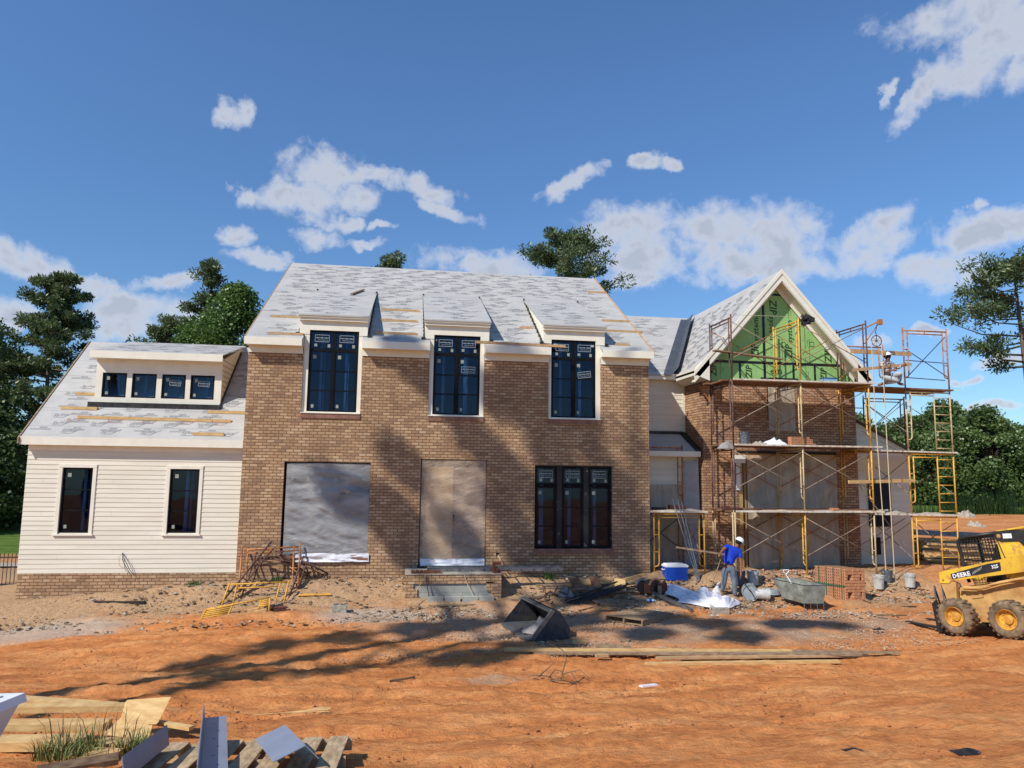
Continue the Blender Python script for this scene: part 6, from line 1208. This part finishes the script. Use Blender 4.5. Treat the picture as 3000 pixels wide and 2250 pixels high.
    # head details
    hd=mid('chin','crown',.5); up=(V('crown')-V('chin')).normalized(); fc=Vector(facing); fc=(fc-up*fc.dot(up)).normalized(); sx=up.cross(fc)
    mb=MB(); mb.lathe(hd+up*.055,[(.118,-.01),(.116,.03),(.10,.075),(.065,.105),(0,.118)],20,axis=up); mb.lathe(hd+up*.045,[(.112,0),(.142,-.002),(.142,.008),(.112,.016)],20,axis=up); mb.obox(hd+up*.043+fc*.135,fc*.05,sx*.07,up*.005); hh=mb.build('hard_hat',M['white_plastic'],P,smooth=True)
    mb=MB(); mb.lathe(hd-fc*.018+up*.03,[(.0,-.09),(.075,-.075),(.098,-.02),(.10,.02)],14,axis=up); mb.build('hair',M['hairm'],P,smooth=True)
    mb=MB(); mb.prism([hd+fc*.085+sx*.014-up*.02,hd+fc*.085-sx*.014-up*.02,hd+fc*.085+up*.02],fc*.028); mb.build('nose',M[cols['skin']],P)
    for s_ in (-1,1):
        mb=MB(); mb.lathe(hd+fc*.086+sx*.032*s_+up*.018,[(0,.008),(.010,.004),(.013,0)],8,axis=fc); mb.build('eye',M['hairm'],P); mb=MB(); mb.obox(hd+sx*.092*s_,sx*.008,fc*.014,up*.028); mb.build('ear',M[cols['skin']],P)
    mb=MB(); mb.obox(hd+fc*.088-up*.05,sx*.024,fc*.004,up*.005); mb.build('mouth',M['lipm'],P)
    return P
M['skinm']=simple('brown_skin',lin(150,100,74,.85),lin(134,86,62,.85),4,.6,bumps=.05); M['hairm']=simple('black_hair',(.01,.009,.008,1),None,8,.7); M['lipm']=simple('lips',lin(112,60,50),None,5,.6)
M['blueshirt']=simple('bright_blue_cotton',lin(26,70,200,.9),lin(20,54,168,.9),3,.85,bumps=.3,bscale=14,bd=.01)
M['jeans']=simple('faded_blue_jeans',lin(122,134,146,.8),lin(90,104,122,.8),5,.85,bumps=.4,bscale=16,bd=.01)
M['boots']=simple('tan_work_boots',lin(170,128,90,.8),lin(140,100,68,.8),8,.8); M['palejeans']=simple('pale_dusty_trousers',lin(196,200,200,.85),lin(120,128,136,.8),2.2,.85,bumps=.4,bscale=12,bd=.01,thr=(.45,.6))
def plaid():
    m,nt=newmat('plaid_shirt'); p=pos(nt); sp=N(nt,'ShaderNodeSeparateXYZ'); L(nt,p,sp.inputs[0])
    a=mth(nt,'GREATER_THAN',mth(nt,'FRACT',mth(nt,'MULTIPLY',sp.outputs[0],14)),.62); b=mth(nt,'GREATER_THAN',mth(nt,'FRACT',mth(nt,'MULTIPLY',sp.outputs[2],14)),.62)
    f=mth(nt,'MULTIPLY',mth(nt,'ADD',a,b),.5); out(nt,prin(nt,mixc(nt,f,lin(214,200,196,.85),lin(54,40,42)),.85)); return m
M['plaid']=plaid()
person('person in bright blue shirt, jeans and white hard hat bending beside the white sheet',(13.15,-1.2,-.44),dict(
 pelvis=(13.12,-1.2,.40),waist=(13.14,-1.17,.55),chest=(13.26,-1.10,.76),neck=(13.42,-1.04,.92),chin=(13.49,-1.00,.965),crown=(13.55,-1.0,1.07),
 shL=(13.12,-1.12,.93),elL=(12.93,-1.28,.86),wrL=(12.81,-1.38,.79),shR=(13.46,-1.16,.80),elR=(13.46,-1.24,.50),wrR=(13.42,-1.30,.22),gripL=(.3,-.3,-1),gripR=(-1,.2,0),
 hipL=(13.03,-1.18,.34),knL=(12.99,-1.18,.0),anL=(12.99,-1.02,-.30),hipR=(13.21,-1.22,.34),knR=(13.24,-1.27,-.02),anR=(13.28,-1.22,-.40),toeL=(12.94,-1.2,-.32),toeR=(13.34,-1.42,-.42)),
 dict(skin='skinm',shirt='blueshirt',trousers='jeans',boots='boots',sleeve=.62),(.75,.5,-.6))
board('wooden_pole','long rough wooden pole held at one end by the worker in blue','pole',(11.55,-1.42,.95),(12.90,-1.42,.76),.045,.045,'wood2')
mb=MB(); mb.tube([(12.84,-1.40,.72),(12.52,-1.42,-.08)],.012,6); tag(mb.build('broom_stick',M['wood2']),'thin stick slanting from the worker in blue down to the white sheet','stick')
sv=thing('shovel','shovel held low in the right hand of the worker in blue','shovel',(13.45,-1.35,0)); mb=MB(); mb.tube([(13.36,-1.33,.17),(13.62,-1.42,-.22)],.014); mb.build('shaft',M['darksteel'],sv); mb=MB(); mb.prism([(13.58,-1.46,-.18),(13.68,-1.36,-.18),(13.80,-1.42,-.42),(13.72,-1.50,-.42)],(.0,.004,.006)); mb.build('blade',M['darksteel'],sv)
person('person in a plaid shirt and white hard hat kneeling on the top scaffold platform',(18.98,-.05,5.72),dict(
 pelvis=(18.93,.0,5.97),waist=(18.94,-.02,6.10),chest=(18.95,-.06,6.28),neck=(18.96,-.08,6.45),chin=(18.97,-.11,6.51),crown=(18.955,-.10,6.62),
 shL=(19.11,-.06,6.36),elL=(19.27,-.12,6.22),wrL=(19.40,-.16,6.30),shR=(18.79,-.06,6.35),elR=(18.78,-.14,6.13),wrR=(18.93,-.27,6.12),gripL=(-.3,0,1),gripR=(.3,-.5,0),
 hipL=(19.01,-.02,5.93),knL=(19.36,-.12,6.07),anL=(19.42,.08,5.79),hipR=(18.87,-.04,5.93),knR=(19.22,-.24,5.82),anR=(18.92,.12,5.77),toeL=(19.55,-.0,5.76),toeR=(18.78,.2,5.75)),
 dict(skin='skinm',shirt='plaid',trousers='palejeans',boots='boots',sleeve=1.0),(.15,-1,-.1))
# ================================================================== TREES
def leafmat(name,c1,c2,c3,scale=.9,tr=.35):
    m,nt=newmat(name); p=pos(nt); n=noise(nt,p,scale,4,.6); n2=noise(nt,p,9,2,.5)
    col=ramp(nt,n,[(.32,c1),(.52,c2),(.70,c3)]); col=mixc(nt,.5,col,mixc(nt,1,col,ramp(nt,n2,[(.3,(.5,.55,.5)),(.7,(1.5,1.45,1.3))]),'MULTIPLY'))
    d=N(nt,'ShaderNodeBsdfDiffuse'); L(nt,col,d.inputs[0]); t=N(nt,'ShaderNodeBsdfTranslucent'); L(nt,col,t.inputs[0]); g=N(nt,'ShaderNodeBsdfGlossy'); g.inputs['Roughness'].default_value=.45; g.inputs[0].default_value=(.6,.65,.6,1)
    a=N(nt,'ShaderNodeMixShader'); a.inputs[0].default_value=tr; L(nt,d.outputs[0],a.inputs[1]); L(nt,t.outputs[0],a.inputs[2]); b=N(nt,'ShaderNodeMixShader'); b.inputs[0].default_value=.06; L(nt,a.outputs[0],b.inputs[1]); L(nt,g.outputs[0],b.inputs[2]); out(nt,b.outputs[0]); return m
M['pine']=leafmat('pine_needles',(.05,.075,.03,1),(.11,.15,.06,1),(.19,.23,.10,1))
M['pinelight']=leafmat('pine_needles_light',(.035,.065,.022,1),(.075,.12,.045,1),(.12,.17,.07,1))
M['leaf']=leafmat('broad_leaves',(.05,.10,.02,1),(.11,.19,.04,1),(.18,.27,.07,1))
M['leafdark']=leafmat('dark_broad_leaves',(.032,.06,.016,1),(.075,.12,.034,1),(.13,.18,.06,1))
M['leafmass']=leafmat('woodland_leaves',(.055,.09,.026,1),(.12,.18,.052,1),(.20,.27,.09,1),.35)
M['bark']=simple('grey_brown_bark',lin(140,126,112,.7),lin(92,78,66,.7),3,.9,stretch=(3,3,.6),bumps=.8,bd=.03)
def cards(name,cl,mat,parent,size,needle=False,seed=1,flat=.75):
    """cl: array of (x,y,z,r,n) clumps"""
    g=np.random.default_rng(seed); V_=[];
    for (x,y,z,r_,n) in cl:
        n=int(n); d=g.normal(size=(n,3)); d/=np.linalg.norm(d,axis=1)[:,None]; rr=r_*g.random(n)**.45; c=np.array([x,y,z])+d*rr[:,None]*np.array([1,1,flat])
        if needle: a=d+g.normal(0,.5,(n,3)); a[:,2]+=.25
        else: a=g.normal(size=(n,3)); a[:,2]*=.6
        a/=np.linalg.norm(a,axis=1)[:,None]; b=np.cross(a,g.normal(size=(n,3))); b/=np.linalg.norm(b,axis=1)[:,None]
        s=size*g.uniform(.6,1.3,n)[:,None]; w=(.16 if needle else .5)
        V_.append(np.stack([c-a*s*.5,c+b*s*w,c+a*s*.5,c-b*s*w],1))
    v=np.concatenate(V_).reshape(-1,3); n=len(v)//4
    me=bpy.data.meshes.new(name); me.vertices.add(len(v)); me.vertices.foreach_set('co',v.ravel().astype(np.float32)); me.loops.add(n*4); me.loops.foreach_set('vertex_index',np.arange(n*4,dtype=np.int32)); me.polygons.add(n); me.polygons.foreach_set('loop_start',np.arange(0,n*4,4,dtype=np.int32)); me.polygons.foreach_set('loop_total',np.full(n,4,dtype=np.int32)); me.update(calc_edges=True); me.validate()
    me.materials.append(M[mat]); o=bpy.data.objects.new(name,me); COL.objects.link(o)
    if parent: o.parent=parent; o.matrix_parent_inverse=WM(parent).inverted()
    return o
def trunk(parent,pts,rs,limbs,n=8):
    mb=MB(); mb.tube(pts,rs,n)
    for l,r0 in limbs: mb.tube(l,[r0*(1-.8*i/(len(l)-1)) for i in range(len(l))],5)
    return mb.build('trunk',M['bark'],parent,smooth=True)
def pine(label,x,y,h,rad,z0,crown0,nb=60,seed=1,lean=(0,0),per=70,size=.30,mat='pine',shape='cone',group=None,r0=.22,name='pine_tree',clr=.75):
    rr=random.Random(seed); T=thing(name,label,'tree',(x,y,z0),0,group)
    ax=lambda t:Vector((x+lean[0]*t,y+lean[1]*t,z0+h*t)); pts=[ax(t) for t in (0,.25,.5,.75,1)]; limbs=[]; cl=[]
    for k in range(nb):
        t=crown0+(1-crown0)*(k/nb)**.9; a=rr.uniform(0,6.28)
        s=(1-(t-crown0)/(1-crown0)); 
        if shape=='cone': l=rad*(.12+.88*s**.8)
        else: l=rad*(.35+1.1*math.sin(math.pi*min(1,(1-s)*.85+.12)))*.8
        l*=rr.uniform(.6,1.1); b=ax(t); e=b+Vector((math.cos(a)*l,math.sin(a)*l,l*rr.uniform(.0,.35))); m_=b.lerp(e,.5)+Vector((0,0,-.08*l)); limbs.append(([b,m_,e],.07*(.4+s)))
        for q in (1.0,.78,.52):
            c=b.lerp(e,q)+Vector((rr.uniform(-.3,.3),rr.uniform(-.3,.3),rr.uniform(-.1,.25))); cl.append((*c,clr*rr.uniform(.55,1.05)*(1 if shape!='cone' else .9),per*rr.uniform(.6,1.2)))
    tp=ax(1); cl.append((*tp,.5,per))
    trunk(T,pts,[r0,r0*.85,r0*.62,r0*.38,.04],limbs); cards('crown',cl,mat,T,size,True,seed); return T
def broad(label,x,y,h,rad,z0,seed=1,mat='leaf',per=150,nc=46,size=.26,crown0=.2,group=None,name='broadleaf_tree',bare=0):
    rr=random.Random(seed); T=thing(name,label,'tree',(x,y,z0),0,group); cl=[]; limbs=[]
    for k in range(nc):
        a=rr.uniform(0,6.28); t=rr.uniform(crown0,1); s=math.sin(math.pi*min(1,(t-crown0)/(1-crown0)*.8+.2)); l=rad*s*rr.uniform(.45,1.0); c=Vector((x+math.cos(a)*l,y+math.sin(a)*l,z0+h*t-.3)); b=Vector((x,y,z0+h*t*.6)); limbs.append(([b,b.lerp(c,.5),c],.06)); cl.append((*c,rad*rr.uniform(.22,.40),per))
    for k in range(bare): a=rr.uniform(0,6.28); b=Vector((x+rr.uniform(-.6,1.2),y,z0+h*.8)); limbs.append(([b,b+Vector((math.cos(a)*.4,0,1.2)),b+Vector((math.cos(a)*.7,0,rr.uniform(2,3.4)))],.04))
    trunk(T,[Vector((x,y,z0-.3)),Vector((x+.1,y,z0+h*.4)),Vector((x,y,z0+h*.8))],[.22,.16,.05],limbs); cards('crown',cl,mat,T,size,False,seed); return T
pine('large dark green pine rising behind the left end of the siding wing',-20.2,32.7,16.6,6.2,-.8,.10,nb=100,seed=2,per=190,size=.30,clr=.72)
pine('pine with thin tip standing left of the leafy tree behind the house',-9.6,31.5,17.6,3.4,-.6,.3,nb=44,seed=3,per=120,size=.28)
pine('shorter pine leaning out left of the leafy tree behind the house',-12.4,31.0,13.4,3.6,-.6,.30,nb=46,seed=4,per=110,size=.28)
broad('bright green leafy tree with bare top twigs behind the left roof slope',-7.4,29.6,15.6,4.0,-.6,seed=5,nc=96,bare=8,per=420,size=.17)
broad('leafy tree touching the left rake of the main roof',-3.9,30.0,14.8,2.9,-.6,seed=6,nc=60,bare=4,per=380,size=.17)
broad('lower leafy tree filling the gap between the pines behind the siding wing roof',-10.4,30.2,12.6,3.0,-.6,seed=15,nc=60,per=380,size=.17)
pine('small pine top just showing above the middle of the main ridge',2.5,29.6,18.0,1.9,-.6,.55,nb=26,seed=7,per=150,size=.28,shape='round')
pine('spreading pine crown behind the right end of the main ridge',15.0,27.3,19.6,3.1,-.5,.62,nb=46,seed=8,per=170,size=.28,shape='round',clr=.85)
pine('tall pine with a long bare trunk at the right picture edge',48.6,24.8,18.4,5.0,-.4,.60,nb=36,seed=9,per=150,size=.32,lean=(-2.2,-1.0),shape='round',clr=1.0,r0=.36)
G1='dark trees behind the left siding wing'
for k,(x,y,h_,r_) in enumerate(((-23.5,30,12,4.2),(-26,36,14,4.5),(-20.5,27,7,3.2),(-30,33,13,4.5),(-17.5,36,8.5,3.4),(-24,24,9,3.5))):
    broad(['dark leafy tree nearest the left picture edge, in front of the large pine','tallest dark leafy tree behind the large left pine','low dark leafy tree under the large left pine','dark leafy tree furthest left beyond the large pine','low leafy tree right of the large left pine','dark leafy tree low at the left picture edge beside the siding wall'][k],x,y,h_,r_,-.9,seed=20+k,mat='leafdark' if k!=4 else 'leaf',nc=60,per=320,size=.20,crown0=.05,group=G1)
G2='trees of the woodland edge beyond the lawn'
protos=[broad('woodland tree with a rounded pale green crown beyond the lawn on the right',51,50,9.5,4.6,-.3,seed=40,mat='leafmass',nc=90,per=340,size=.26,crown0=.08,group=G2),broad('woodland tree with a broad dark green crown beyond the lawn on the right',57,49,8.8,5.0,-.3,seed=41,mat='leafmass',nc=90,per=340,size=.26,crown0=.08,group=G2),broad('woodland tree with a tall uneven crown beyond the lawn on the right',64,47,10.0,4.4,-.3,seed=42,mat='leafmass',nc=90,per=340,size=.26,crown0=.08,group=G2)]
spots=[(54,53,.98),(61,50,.95),(48,55,1.02),(68,46,1.0),(73,44,.95),(59,56,1.05),(66,53,1.15),(71,52,1.1),(44,60,1.1),(78,41,1.0),(52,60,1.15),(84,40,1.05),(63,58,1.2),(77,50,1.2),(38,62,1.1),(32,64,1.1),(90,38,1.1),(70,60,1.3)]
rs=random.Random(5)
for k,(x,y,s) in enumerate(spots):
    c=dup(protos[k%3]); c.location=(x,y,-.3); c.rotation_euler=(0,0,rs.uniform(0,6.28)); c.scale=(s,s,s*rs.uniform(.80,.96))
# --- tall pines on the sunny side whose shadows fall across the yard and the facade
h_=Vector((math.sin(R(AZ)),math.cos(R(AZ)),0)); nrm_=Vector((-h_.y,h_.x,0)); tanE=math.tan(R(EL))
def shade_pine(label,a0,off,H_,targets,seed,r0):
    rr=random.Random(seed); b=h_*a0+nrm_*(-off)*-1; b=h_*a0+nrm_*off; z0=gz(b.x,b.y)
    T=thing('pine_tree',label,'tree',(b.x,b.y,z0)); cl=[]; limbs=[]
    for (x,y,z,rad,nn) in targets:
        P_=Vector((x,y,0)); a=P_.dot(h_); s=(a-a0)+rr.uniform(-2.2,2.2); c=P_-h_*s+Vector((0,0,z+s*tanE))
        cl.append((*c,rad,nn)); tz=max(z0+H_*.45,c.z-rr.uniform(.5,2)); o_=Vector((b.x,b.y,tz)); limbs.append(([o_,o_.lerp(c,.5)+Vector((0,0,.3)),c],.09))
    for k in range(18): t=rr.uniform(.72,1); c=Vector((b.x+rr.uniform(-1.5,1.5),b.y+rr.uniform(-1.5,1.5),z0+H_*t)); 
    trunk(T,[Vector((b.x,b.y,z0-.2)),Vector((b.x,b.y,z0+H_*.5)),Vector((b.x+.2,b.y,z0+H_))],[r0,r0*.8,.08],limbs); cards('crown',cl,'pine',T,.40,True,seed,flat=.9); return T
FW=[(4.62,5.68),(5.35,4.92),(6.15,3.89),(6.95,3.13),(7.88,2.37),(4.14,6.45),(7.32,4.97),(8.13,4.2),(6.65,5.08),(7.85,5.52),(9.21,4.09),(10.3,2.65),(10.71,1.6),(4.25,3.09),(3.41,1.95),(2.53,2.32),(4.16,1.7),(4.45,0.71),(7.1,1.84),(7.64,0.58),(9.09,0.83),(10.43,0.57),(8.54,3.02)]
GD=[(1.96,-5.0,-.59),(3.24,-4.33,-.6),(4.69,-3.58,-.6),(5.75,-3.18,-.6),(1.66,-7.5,-.5),(3.07,-6.98,-.53),(.76,-6.31,-.57),(5.96,-6.09,-.58),(6.78,-5.43,-.59),(5.53,-6.04,-.59),(8.52,-2.92,-.59),(10.13,-1.43,-.45),(10.77,-3.07,-.6),(9.72,-4.43,-.6),(11.68,-3.65,-.6),(13.35,-3.77,-.6),(14.47,-3.86,-.6),(11.58,-5.04,-.59),(7.51,-5.1,-.59),(11.88,-1.17,-.4),(8.96,-1.09,-.38)]
def offs(x,y): return Vector((x,y,0)).dot(nrm_)
tw=[(x,0,z,.43,420) for x,z in FW+[(rng.uniform(5.5,11),rng.uniform(0,5.2)) for _ in range(5)]]; tg=[(x,y,z,.55,(430 if x>4 else 170)) for x,y,z in GD]
allt=tw+tg
shade_pine('tall pine standing out of view left of the camera, casting the upper trunk shadow',-17,-6.30,30,[t for i,t in enumerate(allt) if offs(t[0],t[1])>-4.6],51,.22)
shade_pine('tall pine standing out of view left of the camera, casting the lower trunk shadow',-19,-7.35,31,[t for i,t in enumerate(allt) if offs(t[0],t[1])<=-4.6],52,.17)
# ================================================================== FENCE, LUMBER STACK, BACKGROUND
fe=thing('picket_fence','black metal picket fence at the left edge beside the siding wing','fence',(-10,4,-.85))
mb=MB(); 
for k in range(80): x=-14+k*.11; mb.box((x,4.0,-1.0),(x+.016,4.016,.22))
mb.build('picket',M['lblack'],fe)
mb=MB(); 
for z in (-.72,.08): mb.box((-14,3.985,z),(-5.6,4.03,z+.035))
mb.build('rail',M['lblack'],fe)
for x in (-13.9,-11.6,-9.3,-7.0): mb=MB(); mb.box((x,3.97,-1.1),(x+.06,4.03,.3)); mb.build('post',M['lblack'],fe)
vs=[]; 
mb=MB(); xs_=np.arange(-34,-6,1.0)
for a,b in zip(xs_,xs_[1:]): mb.quad((a,9.2,gz(a,9.2)+.06),(b,9.2,gz(b,9.2)+.06),(b,10.4,gz(b,10.4)+.06),(a,10.4,gz(a,10.4)+.06))
tag(mb.build('concrete_path',M['mortar'],fix=False),'pale concrete path crossing behind the fence','path',kind='structure')
rr=random.Random(77); GL='boards of the lumber stack behind the yellow tower'
for k in range(26):
    y=2.1+rr.uniform(0,1.1); z=-.02+(k%9)*.082+rr.uniform(0,.02); x0=21.7+rr.uniform(-.2,.5); l=rr.uniform(3.2,4.4)
    mb=MB(); mb.bar((x0,y,z+.1),(x0+l,y-.5+rr.uniform(-.15,.15),z-.05+rr.uniform(-.03,.03)),.16,.072); tag(mb.build('stacked_board',M['wood'] if k%4 else M['wood_orange']),'pale board in the lumber stack behind the yellow scaffold tower','board',GL)
for k in range(4):
    mb=MB(); mb.bar((22.0+.1*k,3.1+.2*k,.90+.03*k),(25.4,2.7+.2*k,.78+.03*k),.16,.05); tag(mb.build('metal_channel',M['galv']),'silver metal channel on top of the lumber stack behind the tower','channel','silver channels on the lumber stack')
dk=thing('black_bin','low black lidded bin standing on the dirt before the lumber stack','bin',(22.3,1.6,-.3))
mb=MB(); mb.box((21.5,1.1,-.5),(23.2,1.8,-.02)); M['maroon']=simple('dark_maroon',(.02,.006,.006,1),None,4,.7); mb.build('body',M['maroon'],dk); mb=MB(); mb.prism([(21.45,1.05,-.019),(23.5,1.05,-.019),(23.3,1.05,.03),(21.5,1.05,.10)],(0,.8,0)); mb.build('lid',M['lblack'],dk)
mound('site_debris','dark timber debris heap on the ground right of the black bin','debris',24.3,1.2,gz(24.3,1.2),1.4,.5,.22,'planks',61,n=22)
for k,(x,y,s_,lb_) in enumerate(((31.5,12.0,.45,'pale boulder on the dirt bank left of the tall grass'),(38.0,13.0,.5,'pale boulder on the dirt bank right of the tall grass'),(29.5,9.0,.35,'low white stone slab on the dirt bank above the loader'))): mound('boulder',lb_,'rock',x,y,gz(x,y)-.1,s_*1.4,s_,s_*1.1,'mortar',70+k,n=12)
rr=random.Random(9)
def reeds(label,x,y,n,rad,h,seed):
    rr=random.Random(seed); mb=MB()
    for k in range(n):
        px,py=x+rr.gauss(0,rad),y+rr.gauss(0,rad*.4); z=gz(px,py); a=rr.uniform(0,6.28); hh=h*rr.uniform(.5,1.1); d=Vector((math.cos(a),math.sin(a),0))*hh*.2; s=Vector((.035,.02,0)); p=Vector((px,py,z)); mb.add([p-s,p+s,p+d+Vector((0,0,hh))],[(0,1,2)])
    return tag(mb.build('tall_grass',M['weed'],fix=False),label,'grass')
reeds('thickest clump of tall green grass at the top of the dirt bank on the right',36.5,15.5,420,.9,1.5,1); reeds('clump of tall grass left of the thickest clump on the dirt bank',34.0,15.5,220,.7,1.2,2); reeds('thin row of tall grass behind the yellow scaffold tower',29.5,15.0,300,2.2,.9,3)
for (x0,y0,x1,y1,lb_) in ((16.2,-3.0,16.9,-3.2,'thin stick on the orange dirt left of the pallet forks'),(4.2,-8.0,4.6,-7.85,'short dark stick standing in the dirt of the left foreground'),(17.0,-2.3,17.8,-2.35,'thin stick on the dirt before the white buckets')):
    board('stick',lb_,'stick',Gp(x0,y0,.03),Gp(x1,y1,.05),.03,.03,'chips')
